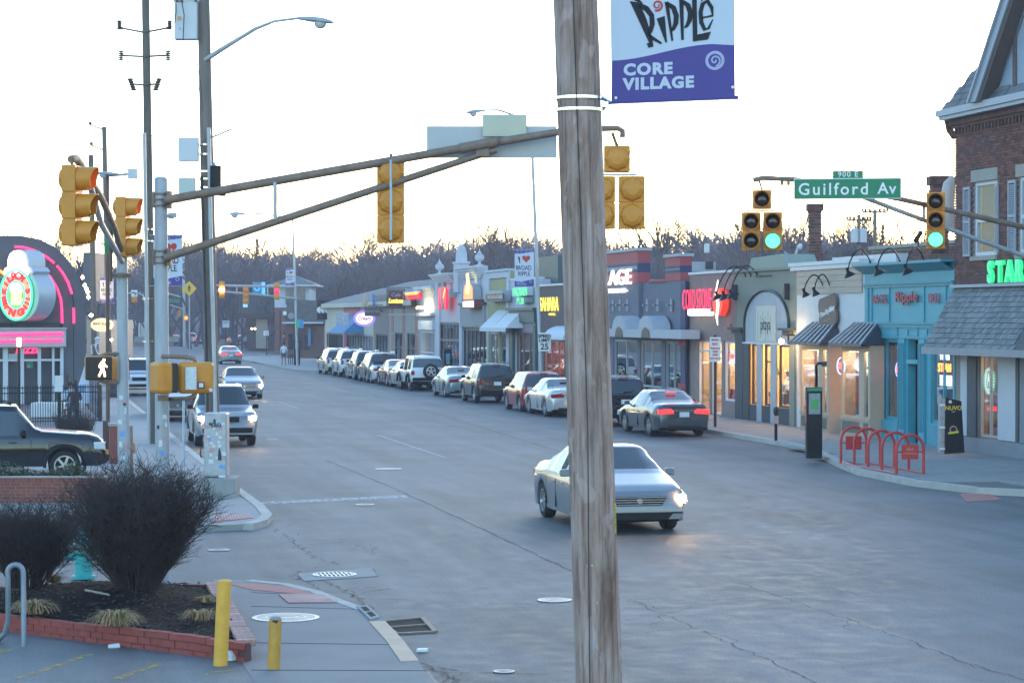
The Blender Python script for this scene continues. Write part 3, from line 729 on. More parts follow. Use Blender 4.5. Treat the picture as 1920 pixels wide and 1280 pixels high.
def make_car(name, P, pm, label, cat='car', trim=None, lit_tail=False, lit_head=False, spoiler=False, group=None, plate=True):
    t = thing(name, label, cat, (0, 0, 0), group)
    L, W, sill, wr, ra = P['L'], P['W'], P['sill'], P['wr'], P['wr']+.055
    xs = {0, .012, .03, .06, .1, .16, .25, .4, L, L - .012, L - .03, L - .06, L - .1, L - .17, L - .28}
    x = 0
    while x < L: xs.add(round(x, 3)); x += .11
    for k in ('top', 'belt'): xs |= {a for a, _ in P[k] if a <= L}
    for k in ('rear', 'wind', 'side', 'pil'): xs |= set(P[k])
    for a in P['ax']:
        for th in range(0, 181, 15): xs.add(round(a+ra*cos(R(th)), 3))
        xs |= {a - ra - .004, a+ra+.004}
    xs = sorted(x for x in xs if 0 <= x <= L); xs = [x for i, x in enumerate(xs) if i == 0 or x - xs[i - 1] > .0035]
    nof = P.get('nof')
    def hw(x):
        f = 1.0; e = L - x
        k0, k1 = (.05, .05) if nof else (.15, .13)
        if x < .45: f -= k0*(1 - x / .45) ** 2.2
        if e < .55: f -= (k1+.02)*(1 - e / .55) ** 2.2
        return W / 2*f
    S = []
    for x in xs:
        zt = interp(P['top'], x); zb = min(interp(P['belt'], x), zt - .02); w = hw(x); zl = sill+.10*max(0, 1 - x / .25)+.06*max(0, 1 - (L - x) / .2); arch = 0
        for a in P['ax']:
            if abs(x - a) < ra: arch = max(arch, wr*.98+sqrt(ra*ra - (x - a) ** 2))
        zl = max(zl, arch); c = zt - zb; k = min(1, c / .42); tm = P['tum']
        zm = max(.50*zb+.16, zl+.05)
        row = [(0, zl), (w*.90, zl), (w*(.99 if arch else .965), zl+.02), (w, zm), (w*.992, zb - .09), (w*.95, zb),
               (w*(.93 - tm*k), zb+c*(.80 if k > .6 else .72)), (w*(.84 - tm*k*1.1), zb+c*.965), (w*.45, zt - .003), (0, zt)]
        row = [(a, max(z, zl+.002*i)) for i, (a, z) in enumerate(row)]
        S.append(row)
    n = len(S[0]); V = []
    for x, row in zip(xs, S):
        V += [(a, x, z) for a, z in row]+[(-a, x, z) for a, z in row]
    parts = {'body': [], 'side_window00': [], 'side_window01': [], 'side_window10': [], 'side_window11': [], 'windscreen': [], 'rear_window': [], 'underbody': []}
    for i in range(len(xs) - 1):
        xm = (xs[i]+xs[i+1]) / 2
        for sd in (0, 1):
            for j in range(n - 1):
                a = i*2*n+sd*n+j; b = a+1; c = b+2*n; d = a+2*n
                q = (a, d, c, b) if sd == 0 else (a, b, c, d)
                key = 'body'
                if j == 0: key = 'underbody'
                elif j == 5 and P['side'][0] < xm < P['side'][1] and not (P['pil'][0] < xm < P['pil'][1]): key = 'side_window%d%d' % (sd, xm > P['pil'][0])
                elif j >= 6 and P['wind'][0] < xm < P['wind'][1] and not (j == 6 and False): key = 'windscreen'
                elif j >= 6 and P['rear'][0] < xm < P['rear'][1]: key = 'rear_window'
                elif j == 5 and P.get('tail') in ('suv',) and P['rear'][0] < xm < P['rear'][1]: key = 'rear_window'
                parts[key].append(q)
    for i, order in ((0, 1), (len(xs) - 1, 0)):
        ring = [i*2*n+j for j in range(n)]+[i*2*n+n+j for j in range(n - 1, -1, -1)]
        parts['body'].append(tuple(ring if order == 0 else ring[::-1]))
    dt = trim or m_black
    for key, m in (('body', pm), ('underbody', m_undertray), *[('side_window'+q, m_carglass) for q in ('00', '01', '10', '11')], ('windscreen', m_carglass), ('rear_window', m_carglass)):
        mb = MB(); mb.v = V; mb.f = parts[key]; mb.m = [0]*len(mb.f)
        me = mb.mesh(key, m, True)
        import bmesh as _b
        bb = _b.new(); bb.from_mesh(me); _b.ops.delete(bb, geom=[v for v in bb.verts if not v.link_faces], context='VERTS')
        _b.ops.remove_doubles(bb, verts=bb.verts, dist=.0004); _b.ops.recalc_face_normals(bb, faces=bb.faces) if key == 'body' else None
        bb.to_mesh(me); bb.free(); me.set_sharp_from_angle(angle=R(38))
        obj(key.rstrip('01'), me, m, t)
    w0 = hw(.05); tl = P['tail']
    for s in (-1, 1):
        for a in P['ax']: wheel_parts(t, a, W / 2 - .12, wr, s)
        # mirrors, handles, lamps
        ym = P['wind'][1] - .28; zm_ = interp(P['belt'], ym)
        mi = MB().obox((s*(W / 2+.06), ym, zm_+.07), VV((.085, 0, 0)), VV((0, .05, 0)), VV((0, 0, .065)))
        mi.obox((s*(W / 2 - .03), ym, zm_+.03), VV((.05, 0, 0)), VV((0, .02, 0)), VV((0, 0, .02)))
        obj('mirror', mi, pm if tl == 'sedan' else dt, t, bevel=.02)
        for yh in (P['pil'][0] - .10, P['wind'][0] - .12):
            obj('door_handle', MB().box(s*(W / 2 - .012), s*(W / 2+.018), yh - .09, yh+.09, zm_ - .17, zm_ - .145), pm, t)
        for ys in (P['pil'][0]+.05, P['wind'][1] - .12, P['ax'][0]+ra+.02):     # door shut lines
            obj('door_seam', MB().box(s*(W / 2*.975), s*(W / 2+.002), ys - .006, ys+.006, sill+.1, zm_ - .1), m_undertray, t)
        tm_ = m_redlit if lit_tail else m_redlens
        zt_ = interp(P['belt'], .12)
        if tl == 'sedan':
            lb = MB().prism([(.42, -.07), (1.0, -.10), (1.0, .05), (.55, .075), (.42, .02)] if s > 0 else [(-.42, .02), (-.55, .075), (-1.0, .05), (-1.0, -.10), (-.42, -.07)], (0, -.012, zt_ - .075), (w0, 0, 0), (0, 0, 1), (0, .05, 0))
            lb.obox((s*(w0+.012), .13, zt_ - .09), VV((.022, 0, 0)), VV((0, .13, 0)), VV((0, 0, .07)))
        elif tl == 'offroad': lb = MB().box(s*(w0 - .16), s*(w0+.005), -.05, .03, zt_ - .28, zt_ - .06)
        else:
            lb = MB().box(s*(w0 - .13), s*(w0+.012), -.015, .16, zt_ - .26, zt_+.02)
        obj('tail_lamp', lb, tm_, t, bevel=.012)
        wl, xl = hw(P['head'][1]), P['head'][1]; zh = P['head'][0]
        hb = MB().box(s*(wl - .30), s*(wl+.008), xl - .05, L - .045, zh - .10, zh+.07) if tl != 'sedan' else MB().prism([(xl - .32, zh+.15), (L - .10, zh+.06), (L - .035, zh - .05), (L - .06, zh - .10), (xl - .1, zh - .06)], (s*(wl - .36), 0, 0), (0, 1, 0), FU, VV((s*.37, 0, 0)))
        h = obj('headlight', hb, m_headlens, t, bevel=.02)
        if lit_head: obj('bulb', MB().lathe([(.001, 0), (.05, .0), (.075, .025), (.001, .035)], (s*(wl - .12), L - .05, zh - .01), (0, 1, 0), 14), m_headlit, h)
    # ends
    bz = sill+.12; gz = P['head'][0]
    if tl != 'sedan':
        obj('rear_bumper', MB().box(-w0*.93, w0*.93, -.06, .12, bz, bz+.16), dt, t, bevel=.03)
        obj('front_bumper', MB().box(-w0*.9, w0*.9, L - .14, L+.05, bz, bz+.15), dt, t, bevel=.03)
        obj('grille', MB().box(-w0*.42, w0*.42, L - .06, L+.012, gz - .12, gz+.03), m_undertray, t)
        obj('air_intake', MB().box(-w0*.6, w0*.6, L - .06, L+.06, bz+.02, bz+.09), m_undertray, t)
    else:
        g = MB().prism([(-.40, .50), (.40, .50), (.50, .66), (-.50, .66)], (0, L - .08, 0), (1, 0, 0), FU, VV((0, .085, 0))); gr_ = obj('grille', g, m_undertray, t)
        q = MB()
        for i in range(4): w_ = .40+.03*i; q.box(-w_, w_, L, L+.012, .515+.042*i, .53+.042*i)
        q.lathe([(.05, 0), (.05, .02)], (0, L+.005, .585), (0, 1, 0), 12); obj('chrome_slats', q, m_chrome, gr_)
        obj('air_intake', MB().prism([(-.62, .38), (-.52, .26), (.52, .26), (.62, .38)], (0, L - .10, 0), (1, 0, 0), FU, VV((0, .105, 0))), m_undertray, t); obj('bumper_seam', MB().box(-w0*.86, w0*.86, L - .06, L - .012, .43, .442), m_undertray, t)
        obj('rear_diffuser', MB().box(-w0*.7, w0*.7, -.012, .1, .26, .36), m_undertray, t)
        for s in (-1, 1):
            obj('fog_lamp', MB().lathe([(.05, 0), (.045, .02), (.001, .028)], (s*.70, L - .03, .35), (0, 1, 0), 12), m_foglit if lit_head else m_headlens, t)
            obj('bonnet_seam', MB().tube([(s*.62, L - .34, .80+.012), (s*.68, L - .8, .90+.012), (s*.70, L - 1.15, .97)], .006, 4), m_undertray, t)
    if plate: obj('number_plate', MB().box(-.16, .16, -.075 if tl != 'sedan' else -.03, -.0, *( (.64, .80) if tl == 'sedan' else (.80, .96))), m_plate, t)
    if tl == 'sedan': obj('chrome_strip', MB().box(-.40, .40, -.02, .0, .83, .86), m_chrome, t)
    if P.get('rails'):
        for s in (-1, 1): obj('roof_rail', MB().tube([(s*W*.33, .6, P['H'] - .03), (s*W*.33, .75, P['H']+.035), (s*W*.33, 2.1, P['H']+.035), (s*W*.33, 2.25, P['H'] - .03)], .017, 6), m_chrome if pm.name != 'paint_black' else m_black, t)
        obj('wiper', MB().cyl((-.05, .09, interp(P['belt'], .1)+.12), (.34, .11, interp(P['belt'], .1)+.17), .012, n=6), m_black, t)
    obj('brake_lamp', MB().box(-.16, .16, *((P['rear'][0]+.62, P['rear'][0]+.70, 1.37, 1.392) if tl == 'sedan' else (.24, .30, P['H'] - .085, P['H'] - .05))), m_redlit if lit_tail else m_redlens, t)
    if P.get('flare'):
        for s in (-1, 1):
            for a in P['ax']:
                pts = [(s*(W / 2+.02), a+(ra+.03)*cos(R(th)), wr*.98+(ra+.03)*sin(R(th))) for th in range(-12, 193, 15)]
                obj('wheel_arch_trim', MB().tube(pts, .042, 6), m_black, t, True)
            obj('marker_lamp', MB().box(s*(W / 2 - .22), s*(W / 2 - .02), L - .04, L+.035, .66, .73), m_amber, t)
            obj('side_moulding', MB().box(s*(W / 2 - .01), s*(W / 2+.03), P['ax'][0]+ra+.05, P['ax'][1] - ra - .05, .62, .70), m_black, t)
    if tl == 'offroad':
        c = (.12, -.17, 1.02); sp = obj('spare_wheel', MB().lathe([(.24, -.12), (.36, -.12), (.395, -.08), (.395, .07), (.36, .11), (.2, .11)], c, (0, 1, 0), 28), m_rubber, t, True)
        rm = MB().lathe([(.25, -.125), (.22, -.13), (.20, -.10)], c, (0, 1, 0), 24, cap=False)
        rm.lathe([(.001, -.135), (.06, -.135), (.07, -.1)], c, (0, 1, 0), 12)
        for k in range(5):
            a = k*2*pi / 5+.3; u = VV((cos(a), 0, sin(a))); v = VV((-sin(a), 0, cos(a)))
            rm.obox(Vector(c)+VV((0, -.125, 0))+u*.14, u*.09, VV((0, .012, 0)), v*.035)
        obj('spare_rim', rm, m_rim, sp)
        for s in (-1, 1):
            for a in P['ax']:
                pts = [(s*(W / 2+.04), a+(ra+.04)*cos(R(th)), wr+(ra+.04)*sin(R(th))) for th in range(5, 176, 17)]
                obj('wheel_arch_trim', MB().tube(pts, .06, 6), m_black, t, True)
        obj('hinge', MB().box(.55, .60, -.03, .0, 1.0, 1.16), m_black, t)
    return t
def place(t, x, y, rz=0.0, z=0.0): t.location = (x, y, z); t.rotation_euler = (0, 0, rz); return t
pt = {k: paint('paint_'+k, c, r_, m_) for k, c, r_, m_ in (('silver', (.50, .52, .54), .28, .5), ('black', (.010, .010, .012), .18, 0), ('white', (.78, .79, .80), .25, 0), ('red', (.28, .012, .010), .22, .1),
     ('bluegreen', (.22, .29, .31), .28, .5), ('grey', (.07, .075, .09), .25, .4), ('mid', (.20, .21, .235), .32, .25), ('maroon', (.17, .02, .02), .22, .2), ('champagne', (.48, .45, .42), .28, .5), ('slate', (.07, .08, .10), .22, .3), ('pearl', (.62, .63, .64), .25, .2))}
def yrear(u, P, X=19.42): return fy(u, X) - P['ax'][0]      # y of the rear bumper from where the photo shows the rear wheel
XP_ = 20.35
g_row = 'cars parked along the far kerb'
place(make_car('parked_car', SEDAN, pt['grey'], 'grey sedan with lit brake lights beside the no parking sign', lit_tail=True), 20.42, yrear(1218, SEDAN, 19.55), R(1))
place(make_car('parked_suv', SUV, pt['black'], 'black sport utility half hidden just right of the tall wooden pole', 'suv', group=g_row), 20.3, 76.3)
place(make_car('parked_car', SEDAN, pt['silver'], 'silver sedan half hidden just left of the tall wooden pole', group=g_row), XP_, yrear(1019, SEDAN))
place(make_car('parked_car', HATCH, pt['red'], 'red boxy hatchback behind the silver sedan', group=g_row), XP_, yrear(972, HATCH))
place(make_car('parked_suv', SUV, pt['black'], 'black sport utility between the red hatchback and blue grey sedan', 'suv', group=g_row), XP_, yrear(887, SUV))
place(make_car('parked_car', SEDAN, pt['bluegreen'], 'blue grey sedan just behind the white off-roader', group=g_row), XP_, yrear(832, SEDAN))
place(make_car('parked_suv', OFFR, pt['white'], 'boxy white off-roader with a spare wheel on its back', 'suv', group=g_row), XP_ - .1, yrear(768, OFFR))
place(make_car('parked_car', SEDAN, pt['champagne'], 'champagne sedan mostly hidden behind the white off-roader', group=g_row), XP_, yrear(752, SEDAN)+1.2)
place(make_car('parked_car', SEDAN, pt['maroon'], 'dark red sedan behind the champagne one', group=g_row), XP_, yrear(723, SEDAN))
place(make_car('parked_minivan', VAN, pt['grey'], 'dark grey minivan beyond the dark red sedan', 'minivan', group=g_row), XP_, yrear(688, VAN))
place(make_car('parked_car', SEDAN, pt['silver'], 'silver sedan just beyond the grey minivan', group=g_row), XP_, yrear(664, SEDAN)+1)
place(make_car('parked_car', SEDAN, pt['pearl'], 'pale sedan fourth from the far end of the parked row', group=g_row), XP_, 129.5)
place(make_car('parked_suv', SUV, pt['slate'], 'slate sport utility third from the far end of the row', 'suv', group=g_row), XP_, 136.5)
place(make_car('parked_suv', SUV, pt['pearl'], 'pale sport utility second from the far end of the row', 'suv', group=g_row), XP_, 143.5)
place(make_car('parked_suv', VAN, pt['champagne'], 'tall pale vehicle at the far end of the parked row', 'suv', group=g_row), XP_ , 150.0)
# oncoming and left-hand vehicles (nose towards the camera)
place(make_car('oncoming_suv', dict(SUV, H=1.72), pt['mid'], 'silver sport utility facing us with both headlights blazing', 'suv', trim=m_black, lit_head=True), 5.75, 66.9+SUV['L'], pi)
place(make_car('moving_car', dict(SEDAN), pt['mid'], 'silver sedan driving towards us with headlights on, crossing behind the pole', lit_head=True), 10.5, 38.5+4.75, pi)
place(make_car('oncoming_car', SEDAN, pt['mid'], 'silver sedan with headlights on in the lane beyond the silver sport utility', lit_head=True), 9.9, 106+4.75, pi)
place(make_car('kerbside_suv', SUV, pt['pearl'], 'pale sport utility parked nose towards us by the left kerb', 'suv'), 5.35, 112+4.55, pi)
place(make_car('kerbside_car', SEDAN, pt['slate'], 'dark sedan parked behind the steel post and pedestrian signals'), 5.4, 84+4.75, pi)
place(make_car('kerbside_car', SEDAN, pt['silver'], 'silver sedan parked behind the pale sport utility'), 5.35, 124+4.75, pi)
place(make_car('kerbside_car', VAN, pt['pearl'], 'pale van at the far end of the left kerb'), 5.4, 140+5, pi)
place(make_car('crossing_car', SEDAN, pt['mid'], 'grey sedan moving away with red tail lights lit', lit_tail=True), 16.3, 186)
for u, pm, lb in ((327, 'slate', 'dark sedan braking leftmost at the far junction'), (357, 'pearl', 'white sport utility braking in the middle at the far junction'), (377, 'grey', 'grey car braking rightmost at the far junction')):
    q = GP(u, 648); P_ = SUV if pm == 'pearl' else SEDAN
    place(make_car('braking_car', P_, pt[pm], lb, lit_tail=True), q.x, q.y, R(-4))
q = GP(432, 647); place(make_car('waiting_car', SEDAN, pt['slate'], 'dark car waiting beside the bank with a red tail light', lit_tail=True), q.x, q.y, R(-60))
q = GP(596, 652); place(make_car('lot_pickup', SUV, pt['slate'], 'dark blue sport utility in the lot behind the parked row', 'suv'), 31.0, 262, R(-20))
# near black four by four in the lot, nose to the right
q = DP(198, 0, 53); bk = make_car('lot_suv', CHER, pt['black'], 'shiny black four by four parked in the lot at the left edge', 'suv')
place(bk, q.x - CHER['L']*cos(R(6)), q.y+.6+CHER['L']*sin(R(6))*0, R(-90))
# ================================================================ street furniture
m_green = mat('sign_green', (0.0, 0.19, 0.09), .45, var=.06); m_signw = mat('sign_white', (0.75, 0.76, 0.77), .45, var=.05)
m_signback = mat('sign_back', (0.42, 0.43, 0.46), .5, .2, var=.08); m_signtan = mat('sign_back_tan', (0.50, 0.50, 0.40), .5, .1, var=.06)
m_lensoff = mat('unlit_lens', (0.03, 0.012, 0.01), .2, var=0, coat=.4); m_lensgr = mat('unlit_green_lens', (0.008, 0.02, 0.015), .2, var=0, coat=.4)
m_greenlit = glow('lit_green', (0.06, 1.0, 0.5), 3.5); m_redlight = glow('lit_red', (1.0, 0.0, 0.07), 1.6); m_amberlit = glow('lit_amber', (1.0, 0.30, 0.02), 25.0)
m_walkman = glow('walking_figure', (1.0, 0.60, 0.28), 8.0); m_dark = mat('dark_housing', (0.03, 0.022, 0.018), .5, var=.1)
m_bluegrey = mat('painted_steel', (0.36, 0.39, 0.44), .5, .25, var=.18, scale=5, streak=(1, 1, .3)); m_brownpole = mat('brown_post', (0.13, 0.075, 0.06), .6, .2, var=.2)
m_greybox = mat('grey_box', (0.50, 0.53, 0.58), .45, .2, var=.05); m_stick = mat('sticker', (0.62, 0.64, 0.66), .5, var=.25, scale=30)
m_stick2 = mat('pink_sticker', (0.55, 0.30, 0.28), .5, var=.3, scale=30); m_stick3 = mat('blue_sticker', (0.15, 0.35, 0.65), .5, var=.3, scale=30); m_stick4 = mat('black_sticker', (0.03, 0.03, 0.035), .5, var=.3, scale=30)
m_purple = mat('banner_purple', (0.085, 0.065, 0.27), .7, var=.04); m_banner = mat('banner_cloth', (0.55, 0.60, 0.70), .75, var=.03)
m_ink = mat('banner_ink', (0.012, 0.013, 0.02), .7, var=0); m_heart = mat('banner_red', (0.50, 0.05, 0.04), .7, var=0); m_lilac = mat('banner_lilac', (0.42, 0.42, 0.62), .7, var=0)
m_lampglass = mat('lamp_glass', (0.6, 0.6, 0.58), .1, var=0, coat=1)

# ---- the tall wooden pole right in front
t = thing('utility_pole', 'closest and widest weathered wooden utility pole at the centre', 'utility pole', DP(1139, 1713, 14.5))
a = DP(1139, 1713, 14.5); b = DP(1052, -760, 14.5); N = 40; mb = MB(); n = 48; vs = []
def pole_r(i, j): return .151 - .019*i / N+.0022*sin(j*2.1+i*.13)+.0016*sin(j*5.3+i*.4)
crack_j = 35
for i in range(N+1):
    c = a.lerp(b, i / N)
    for j in range(n):
        an = 2*pi*j / n; rr = pole_r(i, j)
        jj = (j - 39 - .8*sin(i*.22)) 
        if abs(jj) < .6: rr -= .016
        vs.append(c+VV((cos(an), sin(an), 0))*rr)
mb.add(vs, [(i*n+j, i*n+(j+1) % n, (i+1)*n+(j+1) % n, (i+1)*n+j) for i in range(N) for j in range(n)])
# weathered wood with long grain, checks and patches
mw = bpy.data.materials.new('weathered_pole'); mw.use_nodes = True; nt = mw.node_tree; bs = nt.nodes['Principled BSDF']; bs.inputs['Roughness'].default_value = .9
tc = nn(nt, 'ShaderNodeTexCoord')
def ns(scl, strch, det=8, rough=.65):
    mp = nn(nt, 'ShaderNodeMapping'); mp.inputs['Scale'].default_value = strch; nt.links.new(tc.outputs['Object'], mp.inputs[0])
    q = nn(nt, 'ShaderNodeTexNoise', Scale=scl, Detail=float(det), Roughness=rough); nt.links.new(mp.outputs[0], q.inputs['Vector']); return q.outputs['Fac']
def ramp(fac, stops):
    r_ = nn(nt, 'ShaderNodeValToRGB'); e = r_.color_ramp.elements
    while len(e) < len(stops): e.new(.5)
    for x, (p_, c_) in zip(e, stops): x.position = p_; x.color = (*c_, 1)
    nt.links.new(fac, r_.inputs[0]); return r_.outputs[0]
def mixc(f, a_, b_, mode='MIX'):
    q = nn(nt, 'ShaderNodeMix', data_type='RGBA', blend_type=mode)
    if isinstance(f, float): q.inputs[0].default_value = f
    else: nt.links.new(f, q.inputs[0])
    nt.links.new(a_, q.inputs[6]); nt.links.new(b_, q.inputs[7]); return q.outputs[2]
grain = ns(38, (1, 1, .045)); broad = ns(5.5, (1, 1, .3)); patch = ns(9, (1, 1, .42), 3, .5)
base_c = ramp(broad, [(.32, (.20, .115, .09)), (.5, (.36, .25, .21)), (.68, (.46, .36, .34))])
gr = ramp(grain, [(.34, (.5, .48, .47)), (.5, (.9, .89, .88)), (.62, (1.12, 1.1, 1.1))])
c1 = mixc(1.0, base_c, gr, 'MULTIPLY'); pf = ramp(patch, [(.60, (0, 0, 0)), (.64, (.55, .55, .55))])
pale = ramp(grain, [(.3, (.42, .29, .27)), (.7, (.58, .44, .42))]); c2 = mixc(pf, c1, pale)
nt.links.new(c2, bs.inputs['Base Color'])
bp = nn(nt, 'ShaderNodeBump', Strength=.9, Distance=.006); nt.links.new(grain, bp.inputs['Height']); nt.links.new(bp.outputs[0], bs.inputs['Normal'])
obj('shaft', mb, mw, t, True)
def on_pole(v, off_u=0, toward=.155):
    f = (v - 1713) / (-760 - 1713); c = a.lerp(b, f); d = (VV((0, 0, 0)) - VV((c.x, c.y, 0))).normalized(); sd = VV((-d.y, d.x, 0))
    return c, d, sd
wp = []
for v in list(range(-200, 1500, 60)):
    c, d, sd = on_pole(v); u_off = .012 if v < 900 else .012 - (v - 900)*.00006
    ang = (.10 if v < 800 else .10+(v - 800)*.0006); wp.append(c+(d*cos(ang) - sd*sin(ang))*.158*(1 if v > 600 else .95))
obj('ground_wire', MB().tube(wp, .0035, 5), m_wire, t)
for v in (185, 207):
    c, d, sd = on_pole(v); obj('steel_band', MB().lathe([(.147, -.009), (.150, -.009), (.150, .009), (.147, .009)], c, (0, 0.0, 1), 36, cap=False), m_chrome, t)
c, d, sd = on_pole(975)
tg = Vector(d*.50 - sd*-1*.0); an = R(74); dirn = d*cos(an)+sd*sin(an)*(1 if sd.dot(CX_) > 0 else -1)
px_tag = c+dirn*.143; uxt = dirn.cross(VV((0, 0, 1)))
tgo = obj('number_tag', MB().obox(px_tag, dirn*.003, uxt*.013*1, VV((0, 0, .11))), mat('yellow_tag', (.62, .50, .04), .5, var=.05), t)
cam_r = CX_
def ontag(s, z): text(s, px_tag+dirn*.0035+VV((0, 0, z)), -uxt if (-uxt).dot(cam_r) > 0 else uxt, FU, .024, m_ink, tgo, ext=.0005, bold=.001)
for i, ch in enumerate('306B307-A'): ontag(ch, .092 - i*.023)
for v, s_, m_ in ((1200, .008, m_stick3), (1125, .008, m_stick2), (1055, .006, m_stick)):
    c, d, sd = on_pole(v); dd = (d*.95+sd*rnd.uniform(-.35, .1)).normalized(); q = c+dd*.149; e = dd.cross(VV((0, 0, 1)))
    obj('bark_scar' if s_ > .02 else 'paper_scrap', MB().obox(q, dd*.003, e*s_*.55, VV((0, 0, s_))), m_dirtwood if s_ > .02 else m_, t)
def pxb(u, v, d): return DP(u, v, d)

# ---- the big banner beside it, drawn in its own plane
def big_banner():
    d0 = 14.5; o = pxb(1146, 193, d0); ex = pxb(1378, 184, d0) - o; w = ex.length; ex.normalize(); up = VV((0, 0, 1)); k = d0 / F
    nrm = ex.cross(up).normalized()           # towards the camera
    nrm = nrm if nrm.dot(VV((0, 0, EYE)) - o) > 0 else -nrm
    t = thing('street_banner', 'large white and purple street banner hanging from the closest pole', 'banner', o)
    def P(x, y): return ((x - 1146)*k, (190 - y)*k)
    sheet_ = [P(1146, 193), P(1378, 184+8), P(1374, -340), P(1141, -340)]
    obj('cloth', MB().prism([(0, -.01), (w, -.01), (w*.985, 530*k), (-.016, 530*k)], o, ex, up, -nrm*.004), m_banner, t)
    wave = [P(1148, 112 - 1)]
    for i in range(17):
        f = i / 16; x = 1148+229*f; y = 112 - 0 - 24*(0.5 - .5*cos(min(1, f / .82)*pi))+(4*max(0, f - .82) / .18); wave.append(P(x, y))
    bo = obj('purple_field', MB().prism([P(1146.5, 191.5), P(1378, 191.5)]+wave[::-1], o+nrm*.001, ex, up, nrm*.0012), m_purple, t)
    obj('hem_rod', MB().cyl(o - ex*.06+up*.002 - nrm*.01, o+ex*(w+.02)+up*.002 - nrm*.01, .014, n=10), m_purple, t)
    o2 = o+nrm*.0035
    def word(s, u, v, size, m=m_banner, **kw): text(s, o2+ex*P(u, v)[0]+up*P(u, v)[1], ex, up, size*k, m, t, ext=.0005, align='LEFT', **kw)
    word('CORE', 1169, 131, 29, bold=.005, sx=1.1, spacing=1.15); word('VILLAGE', 1169, 158, 29, bold=.005, sx=1.08, spacing=1.15)
    def S(pts, wd, m=m_ink, nm='lettering'):
        q = MB(); q.stroke([P(*(pp[0] / 4.2675+1000, pp[1] / 4.2675)) for pp in pts], [x*k / 4.2675 for x in wd], o2, ex, up, nrm*.0008); obj(nm, q, m, t)
    def poly(pts, m=m_ink, z=0.0):
        q = MB().prism([P(pp[0] / 4.2675+1000, pp[1] / 4.2675) for pp in pts], o2+nrm*z, ex, up, nrm*.0008); obj('lettering', q, m, t)
    # hand-cut letters of the second word
    poly([(770, 8), (845, 22), (905, 160), (955, 335), (958, 378), (920, 386), (905, 352), (925, 346)][::-1])
    S([(845, 40), (905, 75), (945, 130), (950, 200), (935, 255), (915, 285)], [36, 44, 40, 40, 34, 22]); S([(915, 275), (960, 315), (1024, 356)], [16, 26, 16])
    poly([(985, 156), (1050, 138), (1068, 348), (1056, 351)][::-1])
    poly([(1048, 22), (1082, 40), (1118, 336), (1103, 342)][::-1]); S([(1060, 32), (1120, 75), (1142, 140), (1138, 200), (1118, 245), (1106, 262)], [28, 40, 42, 40, 28, 10])
    poly([(1163, -15), (1200, 20), (1202, 332), (1182, 336)][::-1]); S([(1190, 25), (1235, 60), (1255, 120), (1248, 180), (1225, 225), (1206, 240)], [28, 40, 42, 38, 26, 10])
    poly([(1268, 2), (1305, 10), (1310, 296), (1420, 276), (1396, 338), (1275, 350)][::-1])
    S([(1340, 165), (1432, 150), (1425, 85), (1390, 30), (1352, 55), (1336, 120), (1342, 200), (1368, 258), (1400, 250), (1434, 180)], [14, 18, 30, 34, 34, 34, 34, 30, 20, 8])
    poly([(1330, 42), (1385, -40), (1398, -8)][::-1])
    S([(990+44*(1 - i / 26)*cos(-2+i*.48), 50 - 44*(1 - i / 26)*sin(-2+i*.48)) for i in range(20)], [18 - i*.5 for i in range(20)], m_heart)
    S([(770, -95), (800, -20), (870, 30)], [30, 40, 10]); S([(880, -60), (900, 0)], [30, 8])
    cc = (1340, 119); q = MB(); q.stroke([P(cc[0]+15.2*cos(i*pi / 14), cc[1]+15.2*sin(i*pi / 14)) for i in range(29)], 5.5*k, o2, ex, up, nrm*.0008)
    q.stroke([P(cc[0]+(11 - i*.5)*cos(1.4 - i*.42), cc[1]+(11 - i*.5)*sin(1.4 - i*.42)) for i in range(21)], 3.2*k, o2, ex, up, nrm*.0009); obj('swirl_mark', q, m_lilac, t)
    q = MB()
    for u_, v_ in ((1154.5, 181.5), (1373.5, 170)): q.lathe([(.0095, -.001), (.0095, .004)], o+ex*P(u_, v_)[0]+up*P(u_, v_)[1], nrm, 14)
    obj('grommet', q, m_signw, t)
    br = MB(); c1 = pxb(1126, 183, d0 - .02); br.cyl(c1, pxb(1144, 193, d0), .016, n=8); br.obox(pxb(1131, 193, d0), ex*.03, up*.03, nrm*.02); br.cyl(pxb(1128, 208, d0), pxb(1140, 194, d0), .011, n=8)
    br.cyl(pxb(1110, -250, d0), pxb(1376, -338, d0), .014, n=8); obj('bracket', br, m_chrome, t)
big_banner()

